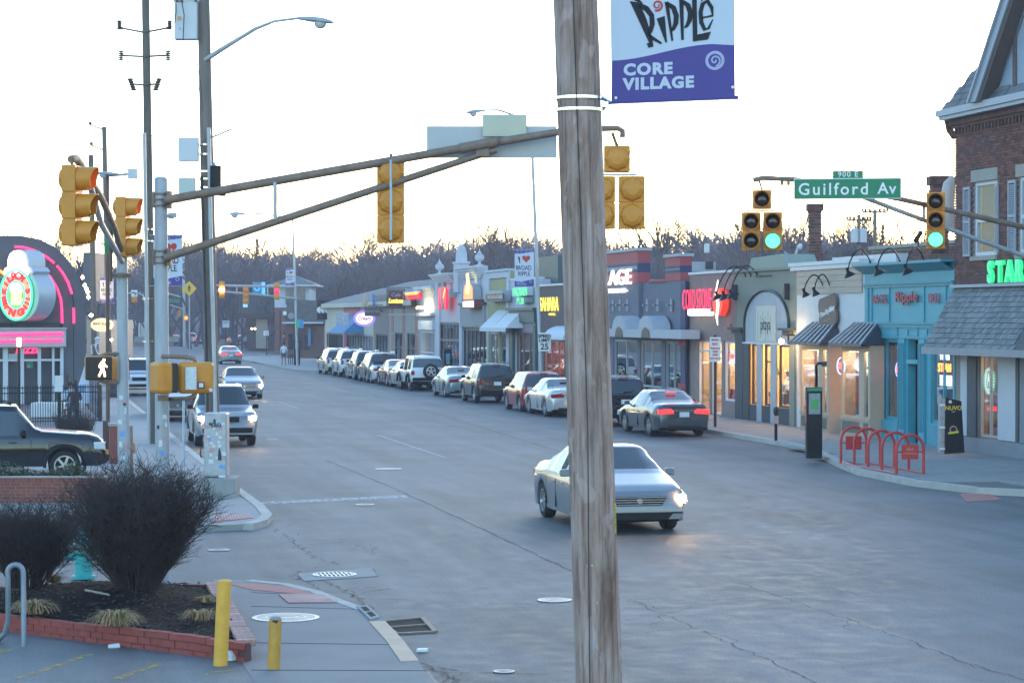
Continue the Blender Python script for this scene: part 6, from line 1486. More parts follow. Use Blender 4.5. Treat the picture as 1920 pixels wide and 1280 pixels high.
# gabled dormer: bargeboards, soffit and tympanum
g0 = (57.3, ZE+.10); g1 = (52.4, 15.2)
def gb(off, th, x0, x1, m, nm):
    dy, dz = g1[0] - g0[0], g1[1] - g0[1]; l = sqrt(dy*dy+dz*dz); ny, nz_ = -dz / l, dy / l
    a_ = (g0[0] - ny*off, g0[1] - nz_*off*-1) 
    P_ = [(g0[0]+nyy*1, g0[1]) for nyy in (0,)]
    q = [(g0[0] - off, g0[1]), (g0[0] - off - th, g0[1]), (g1[0] - off - th, g1[1]), (g1[0] - off, g1[1])]
    obj(nm, MB().prism([(p_[0], p_[1]) for p_ in q], (x0, 0, 0), (0, 1, 0), (0, 0, 1), (x1 - x0, 0, 0)), m, t)
gb(0, .10, XF - .62, XF - .3, m_gutter, 'roof_edge'); gb(.103, .34, XF - .55, XF - .5, m_gutter, 'bargeboard'); gb(.12, .50, XF - .49, XF - .1, m_brown, 'soffit')
obj('gable_panel', MB().prism([(56.6, ZE+.12), (52.4, ZE+.12), (52.4, 14.4), (52.2, 14.4)], (XF - .1, 0, 0), (0, 1, 0), (0, 0, 1), (.1, 0, 0)), mat('gable_render', (.30, .36, .45), .7, var=.05), t)
for y in (55.3, 53.6): obj('half_timber', MB().box(XF - .14, XF - .101, y - .1, y+.1, ZE+.12, ZE+4), m_brown, t)
for wr, sh in ((wr1, (rect(1809, 1821, 351, 481), rect(1869, 1874, 345, 475))), (wr2, (rect(1893, 1907, 338, 471), rect(1953, 1965, 330, 466)))):
    w_ = window(t, wr, 1, m=m_frame_w, w=.10, hs=(.48,), x=XF - .02, gl=m_glassup)
    c_ = (wr[0]+wr[1]) / 2; obj('curtain', MB().box(XF+.2, XF+.22, wr[0]+.1, wr[1] - .1, wr[2]+.1, wr[3] - .1), mat('grey_curtain', (.06, .07, .085), .8, var=.3, streak=(1, 8, 1)), w_)
    obj('lintel', MB().box(XF - .05, XF+.02, wr[0] - .12, wr[1]+.12, wr[3]+.01, wr[3]+.33), m_lime, t); obj('window_sill', MB().box(XF - .09, XF+.02, wr[0] - .1, wr[1]+.1, wr[2] - .13, wr[2] - .01), m_lime, t)
    for s_ in sh:
        f = obj('shutter', MB().wall(XF - .07, XF - .025, s_[0], s_[1], s_[2], s_[3], [(s_[0]+.05, s_[1] - .05, s_[2]+.08, (s_[2]+s_[3]) / 2 - .04), (s_[0]+.05, s_[1] - .05, (s_[2]+s_[3]) / 2+.04, s_[3] - .08)]), m_shut, t); q = MB()
        for i in range(30): z = s_[2]+.1+(s_[3] - s_[2] - .2)*i / 30; q.add([(XF - .063, s_[0]+.05, z), (XF - .063, s_[1] - .05, z), (XF - .03, s_[1] - .05, z+.045), (XF - .03, s_[0]+.05, z+.045)], [(0, 1, 2, 3)])
        obj('louvres', q, m_shut, f, kind='stuff')
obj('stone_band', MB().box(XF - .03, XF+.019, 44, y_c - .03, 4.62, 4.94), m_brickst, t)
# awning of wooden shakes
za, zb2, xe = 4.62, 2.95, XF - .92
aw = obj('shingled_awning', MB().add([(XF, y_c+.02, za), (XF, 44, za), (xe, 44, zb2), (xe, y_c+.02, zb2), (XF, y_c+.02, zb2), (XF, 44, zb2)], [(0, 3, 2, 1), (0, 4, 3), (1, 2, 5), (3, 4, 5, 2)]), m_slate, t)
dxs, dzs = (XF - xe), (za - zb2); n_c = 12; ll = sqrt(dxs ** 2+dzs ** 2) / n_c; ux_ = VV((dxs, 0, dzs)).normalized(); nn_ = VV((-dzs, 0, dxs)).normalized(); r5 = random.Random(8); wid = [.14, .18, .22, .26]; skm = {}
m_shake = mat('grey_shake', (.19, .20, .215), .85, var=.2, scale=9, rand=.26)
for w_ in wid: skm[w_] = MB().add([tuple(ux_*a_+VV((0, s_*w_ / 2*.95, 0))+nn_*h_) for a_, s_, h_ in ((0, -1, .008), (0, 1, .008), (ll*1.15, 1, .006), (ll*1.15, -1, .006), (0, -1, .034), (0, 1, .034))], [(4, 3, 2, 5), (0, 4, 5, 1), (0, 3, 4), (1, 5, 2)]).mesh('shake', m_shake)
cnt = 0
for k_ in range(n_c):
    p = VV((xe, 0, zb2))+ux_*ll*k_; y = y_c+.02
    while y > 53.8:
        w_ = r5.choice(wid); o = bpy.data.objects.new('shake', skm[w_]); COL.objects.link(o); o.parent = aw; o.location = (p.x, y - w_ / 2, p.z+r5.uniform(-.012, .012)); y -= w_; cnt += 1
    q = 0
print('shakes', cnt)
obj('fascia', MB().box(xe - .05, xe - .01, 44, y_c+.06, zb2 - .16, zb2+.03).box(xe - .009, XF - .02, y_c+.02, y_c+.06, zb2 - .16, zb2 - .002), m_brown if False else mat('fascia_paint', (.28, .27, .30), .6, var=.08), t); obj('soffit', MB().box(xe - .008, XF, 44, y_c+.018, zb2 - .12, zb2 - .005), m_brown, t)
obj('flashing', MB().box(XF - .16, XF - .0, 44, y_c - .02, za+.0, za+.08), m_gutter, t)
m_sbg = glow('lit_green_letter', (.03, .75, .25), .9, (.05, .6, .25)); m_sbw = mat('letter_edge', (.55, .7, .6), .4, var=0)
rr_ = rect(1851, 1922, 501, 531, XF - .25); me = None
for i, ch in enumerate('STARBUCKS'):
    me = textmesh(ch, .78, .05, .028).copy(); y = rect(1850+17.8*i+8, 1850+17.8*i+9, 500, 532, XF - .12)[0]
    M4 = Matrix(((0, 0, -1, XF - .14), (-.86, 0, 0, y), (0, 1, 0, 4.98), (0, 0, 0, 1))); me.transform(M4); me.materials.clear(); me.materials.append(m_sbg); obj('lettering', me, m_sbg, t)
# ground floor under the awning
bb = MB(); m_bead = mat('beadboard', (.50, .53, .60), .6, var=.05); m_dkb = mat('dark_boarding', (.07, .075, .09), .6, var=.1); m_greyb = mat('grey_base', (.20, .22, .26), .6, var=.1)
def board_panel(u0, u1, m, w=.09):
    r = rect(u0, u1, 680, 830); y = r[0]; q = MB()
    while y < r[1] - .01: q.box(XF - .035, XF+.019, y+.004, min(y+w, r[1]) - .004, .55, 2.85); y += w
    obj('beadboard_panel', q, m, t)
board_panel(1803, 1815, m_bead); board_panel(1816, 1832, m_dkb); board_panel(1873, 1906, m_bead); board_panel(1907, 1912, m_dkb); board_panel(1914, 1960, m_greyb)
obj('plinth', MB().box(XF - .06, XF+.018, 45, y_c - .05, .1, .53), m_greyb, t)
w_ = window(t, (win_low[0][0], win_low[0][1], .56, 2.85), 2, m=mat('brushed_frame', (.40, .40, .42), .4, .5, var=.05), w=.07, x=XF)
obj('interior', MB().add([(XF+.31, 52, .12), (XF+3.5, 52, .12), (XF+3.5, y_c - .35, .12), (XF+.31, y_c - .35, .12), (XF+.31, 52, 3.1), (XF+3.5, 52, 3.1), (XF+3.5, y_c - .35, 3.1), (XF+.31, y_c - .35, 3.1)], [(0, 1, 2, 3), (4, 7, 6, 5), (1, 5, 6, 2), (0, 4, 5, 1), (3, 2, 6, 7)]), mat('cafe_wall', (.10, .06, .035), .8, var=.3), t)
obj('ceiling_lamp', MB().box(XF+1, XF+2, 55.5, 57.5, 3.03, 3.06), m_warm2, t); obj('counter', MB().box(XF+1.6, XF+1.9, 54, 58.5, .12, 1.25), goods[1], t)
rl = rect(1850, 1869, 688, 740, XF+.2); cc = VV((XF+.17, (rl[0]+rl[1]) / 2, (rl[2]+rl[3]) / 2)); Rr = (rl[3] - rl[2]) / 2
ls = thing('window_sign', 'round green and white lit emblem in the cafe window', 'sign', cc); obj('disc', MB().lathe([(Rr, 0), (Rr, .04)], cc, (-1, 0, 0), 28), glow('lit_sign_green', (.0, .32, .14), .7, (.0, .25, .12)), ls)
m_sw = glow('lit_sign_white', (.8, 1, .9), 1.2); obj('white_disc', MB().lathe([(Rr*.66, 0), (Rr*.66, .012)], cc+VV((-.04, 0, 0)), (-1, 0, 0), 24), m_sw, ls)
q = MB(); kw = (cc+VV((-.053, 0, 0)), FX_, FU, VV((-.006, 0, 0)))
for s in (-1, 1): q.stroke([(s*.05, -.2), (s*.13, -.1), (s*.12, .05), (s*.07, .16), (s*.05, .24)], .035, *kw)
q.stroke([(0, -.2), (0, -.02)], .05, *kw); q.stroke([(-.07, .2), (0, .26), (.07, .2)], .03, *kw); obj('figure_lines', q, mat('emblem_green', (0, .2, .09), .5, var=0), ls)
q = MB()
for i in range(26):
    an = i*2*pi / 26; q.obox(cc+VV((-.042, cos(an)*Rr*.84, sin(an)*Rr*.84)), VV((.004, 0, 0)), VV((0, -sin(an), cos(an)))*.018, VV((0, cos(an), sin(an)))*.05)
obj('ring_letters', q, m_sw, ls)
# rear brick wing, chimney and vent behind the turquoise shop
t = thing('brick_wing', 'low dark brick wing behind the turquoise shop', 'building', (33, 62, 0)); z_w = fz(1720, 462, 28.5)
mb = MB().box(28.5, 28.8, y_c+.1, fy(1634, 28.5), 3, z_w).box(28.801, 38, y_c+.1, y_c+.4, 3, z_w); obj('wall', mb, m_mort, t)
q = MB(); z = 4.9; row = 0; mi = []
while z < z_w - .1:
    y = y_c+.3+(.1 if row % 2 else 0)
    while y < fy(1634, 28.5) - .1: q.box(28.47, 28.51, y - .098, y+.098, z, z+.062); mi += [r4.choice((0, 1, 2, 3, 4))]*6; y += .212
    z += .076; row += 1
me2 = q.mesh('bricks', list(me_.materials) if (me_ := bpy.data.meshes.get('bricks')) else m_brick); me2.polygons.foreach_set('material_index', mi); obj('bricks', me2, None, t, kind='stuff')
obj('coping', MB().box(28.4, 28.9, y_c+.1, fy(1634, 28.5)+.05, z_w, z_w+.12), m_lime, t)
def chimney(label, u0, u1, vt, d, vb, cap=.15, name='chimney'):
    a_ = DP(u0, vb, d); b_ = DP(u1, vt, d); w = (u1 - u0)*d / F; c = (a_+b_) / 2; t = thing(name, label, 'chimney', (c.x, c.y, a_.z)); h = b_.z - a_.z; q = MB(); n = int(h / .11); mi = []
    obj('core', MB().obox((c.x, c.y, (a_.z+b_.z) / 2), CX_*(w / 2 - .025), nz*(w / 2 - .025), FU*h / 2), m_mort, t)
    per = max(2, int(w / .3))
    for i in range(n):
        for sd, ax, ay in ((1, CX_, nz), (-1, CX_, nz), (1, nz, CX_), (-1, nz, CX_)):
            for j in range(per):
                s = (-w / 2+w*(j+.5+(.25 if i % 2 else -.25)*.5) / per); q.obox(VV((c.x, c.y, a_.z+(i+.5)*h / n))+ax*s*.92+ay*sd*(w / 2 - .02), ax*(w / per / 2 - .012), ay*.02, FU*(h / n / 2 - .008)); mi += [r4.choice((0, 1, 2, 3, 4))]*6
    me = q.mesh('bricks', list(bpy.data.meshes['bricks'].materials)); me.polygons.foreach_set('material_index', mi); obj('bricks', me, None, t, kind='stuff')
    obj('cap', MB().obox((c.x, c.y, b_.z - .1), CX_*(w / 2+.07), nz*(w / 2+.07), FU*.13), m_brickst, t); return t
chimney('square red brick chimney rising above the tan boarded shop', 1516, 1539, 384, 84, 520)
chimney('brick chimney half hidden behind the right hand signal', 1744, 1776, 333, 68, 475)
t = thing('roof_duct', 'pale curved duct rising beside the brick wall', 'duct', DP(1786, 430, 66)); obj('pipe', MB().tube([DP(1788, 332, 66), DP(1780, 345, 66), DP(1775, 380, 66), DP(1777, 405, 66), DP(1784, 425, 66), DP(1800, 432, 66)], [.1, .18, .22, .22, .18, .1], 14), mat('duct_tan', (.50, .45, .42), .5, var=.06), t, True)

# ---------------- turquoise shop
m_teal = mat('turquoise_paint', (.07, .33, .42), .5, var=.09, scale=2); m_tealt = mat('turquoise_trim', (.055, .28, .36), .5, var=.1, scale=3); m_tred = mat('dull_red_letter', (.40, .06, .09), .5, var=.05)
hw_ = [rect(1656, 1686, 640, 799), rect(1702, 1723, 641, 828), rect(1745, 1787, 640, 795)]
hz = [(a, b, max(c, .75) if i != 1 else .12, 3.15) for i, (a, b, c, d) in enumerate(hw_)]
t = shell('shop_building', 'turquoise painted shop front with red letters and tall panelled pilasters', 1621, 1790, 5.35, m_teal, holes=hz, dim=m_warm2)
tx = XF
def rz(u0, u1, z0, z1): return (fy(u1), fy(u0), z0, z1)
obj('cornice', MB().box(tx - .42, tx+.3, fy(1790)+.02, fy(1620), 5.352, 5.43).add([(tx - .38, fy(1790)+.03, 5.351), (tx - .38, fy(1620), 5.351), (tx - .004, fy(1620), 5.12), (tx - .004, fy(1790)+.03, 5.12)], [(0, 1, 2, 3)]), m_tealt, t)
for z0, z1, o_ in ((4.78, 4.84, .09), (4.70, 4.775, .05), (3.60, 3.66, .08), (3.50, 3.595, .045), (3.18, 3.24, .06)): obj('moulding', MB().box(tx - o_, tx - .001, fy(1790)+.04, fy(1622), z0, z1), m_tealt, t)
for u in (1628, 1635, 1668, 1733, 1774): obj('panel_batten', MB().box(tx - .035, tx - .0015, fy(u) - .05, fy(u)+.05, 3.67, 4.69), m_tealt, t)
for u0, u1 in ((1637, 1684), (1702, 1722), (1738, 1786)): 
    q = MB().wall(tx - .03, tx - .002, fy(u1), fy(u0), 3.245, 3.49, [(fy(u1)+.06, fy(u0) - .06, 3.29, 3.45)]); obj('raised_frame', q, m_tealt, t)
for u0, u1 in ((1623, 1634), (1638, 1654), (1688, 1699), (1726, 1737), (1790, 1796)):
    ya, yb3 = fy(u1), fy(u0)
    if ya < fy(1790): continue
    pz = obj('pilaster', MB().box(tx - .07, tx - .003, ya, yb3, .12, 3.17), m_teal, t); q = MB(); n = 3
    for i in range(n+1): yy = ya+.04+(yb3 - ya - .08)*i / n; q.box(tx - .095, tx - .0705, yy - .025, yy+.025, .5, 3.05)
    obj('fluting', q, m_tealt, pz)
obj('bulkhead', MB().box(tx - .09, tx - .003, hz[0][0] - .05, hz[0][1]+.1, .12, .72), m_tealt, t); obj('bulkhead', MB().box(tx - .09, tx - .003, hz[2][0], hz[2][1]+.05, .12, .72), m_tealt, t)
window(t, hz[0], 1, m=m_tealt, w=.09); window(t, hz[2], 2, m=m_tealt, w=.09)
dr = obj('door', MB().wall(tx+.3, tx+.36, hz[1][0], hz[1][1], .12, 2.45, [(hz[1][0]+.15, hz[1][1] - .15, .9, 2.3)]), mat('dark_teal_door', (.012, .07, .09), .5, var=.1), t); obj('pane', MB().quad((tx+.33, hz[1][0]+.1, .85), (tx+.33, hz[1][1] - .1, .85), (tx+.33, hz[1][1] - .1, 2.35), (tx+.33, hz[1][0]+.1, 2.35)), m_glass, dr); obj('handle', MB().cyl((tx+.26, hz[1][0]+.12, 1.0), (tx+.26, hz[1][0]+.12, 1.3), .02), m_chrome, dr)
obj('transom_shelf', MB().box(tx - .06, tx+.36, hz[1][0], hz[1][1], 2.45, 2.57), m_teal, t)
sign_text('BAGEL', 1641, 1669, 552, 568, m_tred, t, ext=.012); sign_text('Ripple', 1684, 1725, 546, 572, m_tred, t, bold=.005, ext=.02); sign_text('DELI', 1746, 1766, 550, 567, m_tred, t, ext=.012)
m_neonred = glow('neon_red', (1, .06, .04), 5.0); m_neonpink = glow('neon_pink', (1.0, .05, .22), 4.5); m_neonblue = glow('neon_blue', (.25, .4, 1.0), 3.5); m_neonwhite = glow('neon_white', (.8, .9, 1.0), 4.0); m_neonor = glow('neon_orange', (1, .2, .02), 6.0)
def neon_tube(parent, pts, m, x, r=.02, name='neon_tube'): return obj(name, MB().tube([(x, y, z) for y, z in pts], r, 6), m, parent)
def circ(c, ry, rz_, n=24, a0=0, a1=2*pi): return [(c[0]+ry*cos(a0+(a1 - a0)*i / n), c[1]+rz_*sin(a0+(a1 - a0)*i / n)) for i in range(n+1)]
def open_sign(u, v, x, label, s=.26, ring=True):
    y = fy(u, x); z = fz(u, v, x); o = thing('open_sign', label, 'neon sign', (x, y, z))
    if ring: neon_tube(o, circ((y, z), s*1.25, s*.95), m_neonblue, x, .018)
    text('OPEN', (x, y, z), FX_, FU, s*.95, m_neonred, o, ext=.01, sx=.8, bold=.012, name='lettering'); return o
open_sign(1687, 693, tx+.3, 'small round neon open sign in the turquoise shop window')
y = fy(1772, tx+.12); ns_ = thing('steam_sign', 'stack of glowing red and white neon signs behind the newspaper rack', 'neon sign', (tx+.12, y, 2)); zt_ = fz(1772, 690, tx+.12)
text('STEAM', (tx+.11, y, zt_), FX_, FU, .34, m_neonor, ns_, ext=.01, bold=.004, sx=.9)
for i in range(5): neon_tube(ns_, [(y+.28 - i*.14, zt_+.24), (y+.33 - i*.14, zt_+.45), (y+.26 - i*.14, zt_+.62)], m_neonwhite, tx+.12, .022)
obj('light_box', MB().box(tx+.12, tx+.18, y - .38, y+.38, zt_ - .50, zt_ - .20), glow('lit_box_white', (.85, .9, 1.0), 2.2), ns_); neon_tube(ns_, circ((y, zt_ - 1.22), .38, .05), m_neonred, tx+.12, .03)
for i, (bu, hu, v) in enumerate(((1632, 1590, 514), (1688, 1645, 510), (1733, 1699, 508))): gooseneck(('left', 'middle', 'right')[i]+'most of three black gooseneck lamps over the turquoise shop' if i != 1 else 'middle of three black gooseneck lamps over the turquoise shop', bu, 492, hu, v, reach=1.0, hs=.2)

# ---------------- tan boarded shop with bay windows
m_tan = mat('tan_board', (.46, .37, .30), .65, var=.09, streak=(1, .2, 3)); m_wst = mat('white_stucco', (.62, .62, .64), .8, var=.07); m_tanp = mat('tan_paint', (.46, .34, .25), .6, var=.07); m_olive = mat('olive_panel', (.13, .13, .10), .6, var=.1); m_aw = mat('bronze_metal', (.09, .08, .10), .4, .5, var=.1); m_rib = mat('pale_rib', (.42, .40, .41), .4, .5, var=.05)
dhole = rect(1539, 1561, 646, 818)
t = shell('shop_building', 'tan and white shop with striped metal awnings and lit bay windows', 1494, 1621, 5.50, m_wst, holes=[(dhole[0], dhole[1], .12, 2.95), (fy(1612), fy(1566), .8, 2.9), (fy(1533), fy(1497), .8, 2.9)], warm=m_warm2)
obj('coping', MB().box(tx - .16, tx+.35, fy(1620)+.02, fy(1486), 5.503, 5.62).box(tx - .11, tx - .003, fy(1620)+.02, fy(1487), 5.36, 5.50).box(tx+.9, tx+1.3, fy(1628), fy(1512), 5.3, 5.78), m_frame_w, t)
for i in range(4): obj('board', MB().box(tx - .045, tx - .003, fy(1618), fy(1496), 4.57+i*.195, 4.57+i*.195+.185), m_tan, t)
for i, (ua, ub, la) in enumerate(((1478, 1541, 'left'), (1553, 1619, 'right'))):
    ya, yb3 = fy(ub, tx - .75)+.1, fy(ua, tx - .75) - .1; z1 = 3.62; z0 = 2.98; xo = tx - .78; a = MB(); mid0, mid1 = ya+.55, yb3 - .25
    a.add([(xo, ya, z0), (xo, yb3, z0), (tx - .02, mid1, z1), (tx - .02, mid0, z1), (tx - .02, ya, z0), (tx - .02, yb3, z0)], [(0, 3, 2, 1), (0, 4, 3), (1, 2, 5), (0, 1, 5, 4)]).box(xo - .02, xo, ya, yb3, z0 - .07, z0)
    aw_ = obj('awning', a, m_aw, t); 
    for j in range(7):
        f = j / 6; p0 = VV((xo, ya+(yb3 - ya)*(.02+.96*f), z0+.01)); p1 = VV((tx - .03, mid0+(mid1 - mid0)*(.03+.94*f), z1+.01)); obj('rib', MB().obox((p0+p1) / 2+VV((0, 0, .02)), (p1 - p0) / 2, VV((0, .045, 0)), VV((-.012, 0, .02))), m_rib, aw_)
    # bay: tan frame with a broad and a narrow pane
    bx = tx - .45; q = MB(); y0_, y1_ = ya+.12, yb3 - .25
    q.wall(bx, bx+.08, y0_, y1_, .12, 2.93, [(y0_+.18, y0_+.52, .78, 2.75), (y0_+.95, y1_ - .12, .78, 2.75)]); q.box(bx+.081, tx - .003, y0_, y0_+.08, .12, 2.93); q.box(bx+.081, tx - .003, y1_ - .08, y1_, .12, 2.93); q.box(bx - .04, bx - .001, y0_, y1_, .66, .73); q.box(bx - .03, bx - .001, y0_, y1_, .12, .22)
    q.box(bx+.081, tx - .003, y0_+.081, y1_ - .081, .12, .7)
    by = obj('bay_window', q, m_tanp, t)
    for a_, b_ in ((y0_+.18, y0_+.52), (y0_+.95, y1_ - .12)): obj('pane', MB().quad((bx+.04, a_, .78), (bx+.04, b_, .78), (bx+.04, b_, 2.75), (bx+.04, a_, 2.75)), m_glass, by); obj('base_panel', MB().box(bx - .012, bx - .002, a_ - .03, b_+.03, .26, .60), m_olive, by)
    obj('bay_lamp', MB().box(bx+.15, bx+.40, y0_+.3, y1_ - .3, 2.74, 2.78), m_warm, t); obj('bay_lid', MB().box(bx, tx - .003, y0_, y1_, 2.932, 2.96), m_tanp, t); boxes_inside(t, (y0_+.1, y1_ - .1, .75, 1.8), 9, 40+i, x=bx, depth=(.25, .9))
    obj('wood_panelling', MB().box(tx+.9, tx+.95, y0_, y1_, .8, 3.0), mat('lit_wood', (.26, .12, .045), .6, var=.3, streak=(1, 1, 9)), t)
dr = obj('door', MB().wall(tx+.5, tx+.55, dhole[0], dhole[1], .12, 2.6, [(dhole[0]+.15, dhole[1] - .15, .8, 2.4)]), m_aw, t); obj('handle', MB().cyl((tx+.46, dhole[0]+.15, 1.0), (tx+.46, dhole[0]+.15, 1.35), .02), m_chrome, dr); obj('pane', MB().quad((tx+.52, dhole[0]+.1, .8), (tx+.52, dhole[1] - .1, .8), (tx+.52, dhole[1] - .1, 2.45), (tx+.52, dhole[0]+.1, 2.45)), m_glass, dr)
o = open_sign(1577, 686, tx - .40, 'neon open sign with a blue ring in the tan shop bay window', .27)
# bone sign
cy_, cz_ = fy(1554, tx - .1), fz(1554, 584, tx - .1); bs_ = thing('bone_sign', 'brown bone shaped sign with white script over the striped awnings', 'sign', (tx - .1, cy_, cz_)); m_bone = mat('bone_brown', (.17, .115, .095), .6, var=.08)
def bone(s=1.0):
    pts = []
    for cx, cz, a0, a1 in ((.72, .30, -60, 110), (-.72, .30, 70, 240), (-.72, -.30, 120, 290), (.72, -.30, 250, 420)):
        for i in range(8): an = R(a0+(a1 - a0)*i / 7); pts.append(((cx+.30*cos(an))*s, (cz+.34*sin(an))*s))
    return pts
an = R(8); bu, bv = VV((0, -cos(an), sin(an))), VV((0, sin(an), cos(an)))
obj('board', MB().prism(bone(.80), (tx - .09, cy_, cz_), bu*1.0, bv*1.0, VV((-.07, 0, 0))), m_bone, bs_)
text('Three Dog Bakery', (tx - .165, cy_ - 0.02, cz_+.0), bu, bv, .23, m_signw, bs_, ext=.008, bold=.006, shear=.3, sx=.78, rot=R(4)); text('the bakery for dogs', (tx - .165, cy_, cz_ - .27), bu, bv, .09, m_tanp, bs_, ext=.005)
for i, (u, v) in enumerate(((1508, 552), (1527, 550))): gooseneck(('left' if i == 0 else 'right')+' of two small black gooseneck lamps over the bone sign', 1545+i*12, 540, u, v, reach=.7, hs=.14)

# ---------------- grey green shop with an arched front
m_gg = mat('grey_green_stucco', (.24, .24, .20), .8, var=.09, scale=1.2); m_arch = mat('arch_panel', (.42, .43, .47), .7, var=.07); m_ggd = mat('dark_stone', (.065, .065, .07), .7, var=.1); m_post = mat('pale_post', (.40, .41, .44), .6, var=.08)
ah = [(fy(1480), fy(1397), .75, 2.86)]
t = shell('shop_building', 'grey green shop with an arched panel and warm lit windows', 1381, 1494, 5.42, m_gg, holes=[(fy(1482), fy(1396), .7, 2.86)], warm=m_warm, inner=mat('yellow_interior', (.58, .42, .19), .8, var=.12))
obj('coping', MB().box(tx - .1, tx+.3, fy(1494)+.02, fy(1377), 5.425, 5.52), m_gg, t); q = MB(); q.prism([(fy(1470), 5.53), (fy(1402), 5.53), (fy(1406), 5.92), (fy(1462), 5.98)], (tx+.05, 0, 0), (0, 1, 0), (0, 0, 1), (1.2, 0, 0)); obj('roof_hood', q, mat('hood_green', (.28, .32, .27), .7, var=.06), t)
yc, zc, ra_ = (fy(1481)+fy(1398)) / 2, 3.02, (fy(1398) - fy(1481)) / 2; ap = [(yc+ra_*cos(R(a)), zc+.02+(fz(1440, 542) - 3.05)*sin(R(a))*1.0) for a in range(0, 181, 9)]
ap = [(yc+ra_*cos(R(a)), zc+.55+(fz(1440, 542) - 3.6)*sin(R(a))) for a in range(0, 181, 9)]+[(yc - ra_, 2.9), (yc+ra_, 2.9)]
obj('arch_panel', MB().prism(ap, (tx - .02, 0, 0), (0, 1, 0), (0, 0, 1), (.018, 0, 0)), m_arch, t)
rim_ = [(tx - .05, p[0], p[1]) for p in ap[:21]]; obj('arch_moulding', MB().tube([(tx - .04, yc+ra_, 2.9)]+rim_+[(tx - .04, yc - ra_, 2.9)], .05, 6), m_frame_d, t)
for i in range(9): yy = yc - ra_*.8+ra_*1.6*i / 8; obj('panel_seam', MB().box(tx - .026, tx - .0205, yy - .012, yy+.012, 2.92, zc+.5+(1.05)*sqrt(max(0, 1 - ((yy - yc) / ra_) ** 2))), m_post, t)
obj('threshold_band', MB().box(tx - .06, tx - .003, fy(1484), fy(1395), 2.86, 2.93), m_frame_w, t)
for ua, ub in ((1374, 1398), (1469, 1497)): obj('capital', MB().box(tx - .22, tx - .003, max(fy(ub), fy(1493)), fy(ua), 3.36, 3.44).box(tx - .12, tx - .0035, max(fy(ub), fy(1491))+.2, fy(ua) - .2, 3.22, 3.355), m_ggd, t)
for ua, ub in ((1381, 1395), (1483, 1492)): obj('pier', MB().box(tx - .06, tx - .003, fy(ub), fy(ua), .12, 3.2), m_ggd if ua < 1400 else m_gg, t)
pr_ = rect(1418, 1454, 573, 628, tx - .05); ps = thing('shop_banner', 'pale hanging banner with thin black script in the arch', 'banner', (tx - .05, pr_[0], pr_[2])); obj('cloth', MB().box(tx - .06, tx - .03, pr_[0], pr_[1], 2.95, pr_[3]), mat('ivory_cloth', (.62, .58, .50), .7, var=.04), ps)
text('pitaya', (tx - .063, (pr_[0]+pr_[1]) / 2, 3.55), FX_, FU, .62, m_ink, ps, ext=.003, sx=.72); q = MB()
for i in range(6): yy = pr_[0]+.5+i*.28; q.box(tx - .0635, tx - .0605, yy - .008, yy+.008, 3.2 - .12*(i % 3), 3.85+.15*(i % 2))
obj('script_strokes', q, m_ink, ps)
for u in (1421, 1425, 1450, 1455): pass
for ua, ub in ((1395, 1406), (1421, 1430), (1447, 1457)): obj('post', MB().box(tx - .05, tx+.02, fy(ub), fy(ua), .12, 2.858), m_post if ua > 1400 else m_ggd, t)
window(t, (fy(1420), fy(1407), .72, 2.85), 1, m=m_frame_d); window(t, (fy(1481), fy(1458), .72, 2.85), 1, m=m_frame_d); window(t, (fy(1446), fy(1431), .72, 2.85), 1, m=m_frame_d, hs=(.72,))
obj('bulkhead', MB().box(tx - .03, tx - .003, fy(1482), fy(1396), .12, .70), m_ggd, t); boxes_inside(t, (fy(1478), fy(1409), .8, 2.2), 34, 5, depth=(.35, 2.2))
for ua, ub, i in ((1380, 1387, 0), (1477, 1484, 1)): obj('sconce', MB().prism([(0, 0), (.34, .0), (.34, .55), (0, .30)], (tx - .2, fy(ua) - .05, fz(ua, 562)), (1, 0, 0) if False else (0, -.5, 0), (0, 0, 1), (.19, 0, 0)), m_frame_d, t)
lp = VV((tx - .62, fy(1465, tx - .62), fz(1465, 640, tx - .62))); t2 = thing('wall_lamp', 'bright warm lamp glowing beside the grey green shop door', 'wall lamp', lp); obj('bulb', MB().lathe([(.001, -.09), (.07, -.05), (.085, 0), (.07, .05), (.001, .09)], lp, n=12), glow('star_lamp', (1, .68, .3), 90.0), t2, True); obj('arm', MB().tube([lp+FU*.09, lp+FU*.2, VV((tx, lp.y, lp.z+.2))], .015, 6), m_black, t2)

# ---------------- brick ice cream shop
m_taupe = mat('taupe_brick', (.28, .205, .19), .85, var=.16, scale=5, bump=.5, bscale=14); m_cred = glow('lit_pink_red', (1.0, .02, .10), 1.6, (.6, .02, .06)); m_litw = glow('lit_white_box', (1, .97, .95), 1.5)
ch = [(fy(1330), fy(1308), .15, 2.92), (fy(1353), fy(1333), .15, 2.92), (fy(1379), fy(1357), .72, 2.92)]
t = shell('shop_building', 'taupe brick shop with glowing red letters and tall lit windows', 1293, 1381, 5.45, m_taupe, holes=ch, warm=m_warm, inner=mat('cream_interior', (.45, .38, .28), .8, var=.1))
q = MB(); z = 3.05; row = 0
while z < 5.4:
    y = fy(1380)+.1+(.15 if row % 2 else 0)
    while y < fy(1294) - .15: q.box(tx - .012, tx - .001, y - .14, y+.14, z, z+.082); y += .30
    z += .10; row += 1
obj('bricks', q, m_taupe, t, kind='stuff'); obj('coping', MB().box(tx - .07, tx+.3, fy(1381)+.02, fy(1293) - .02, 5.453, 5.55), m_frame_w, t)
for c_ in ch: w_ = window(t, c_, 1, m=m_frame_w, w=.07, hs=(.86,) if c_[2] < .3 else ())
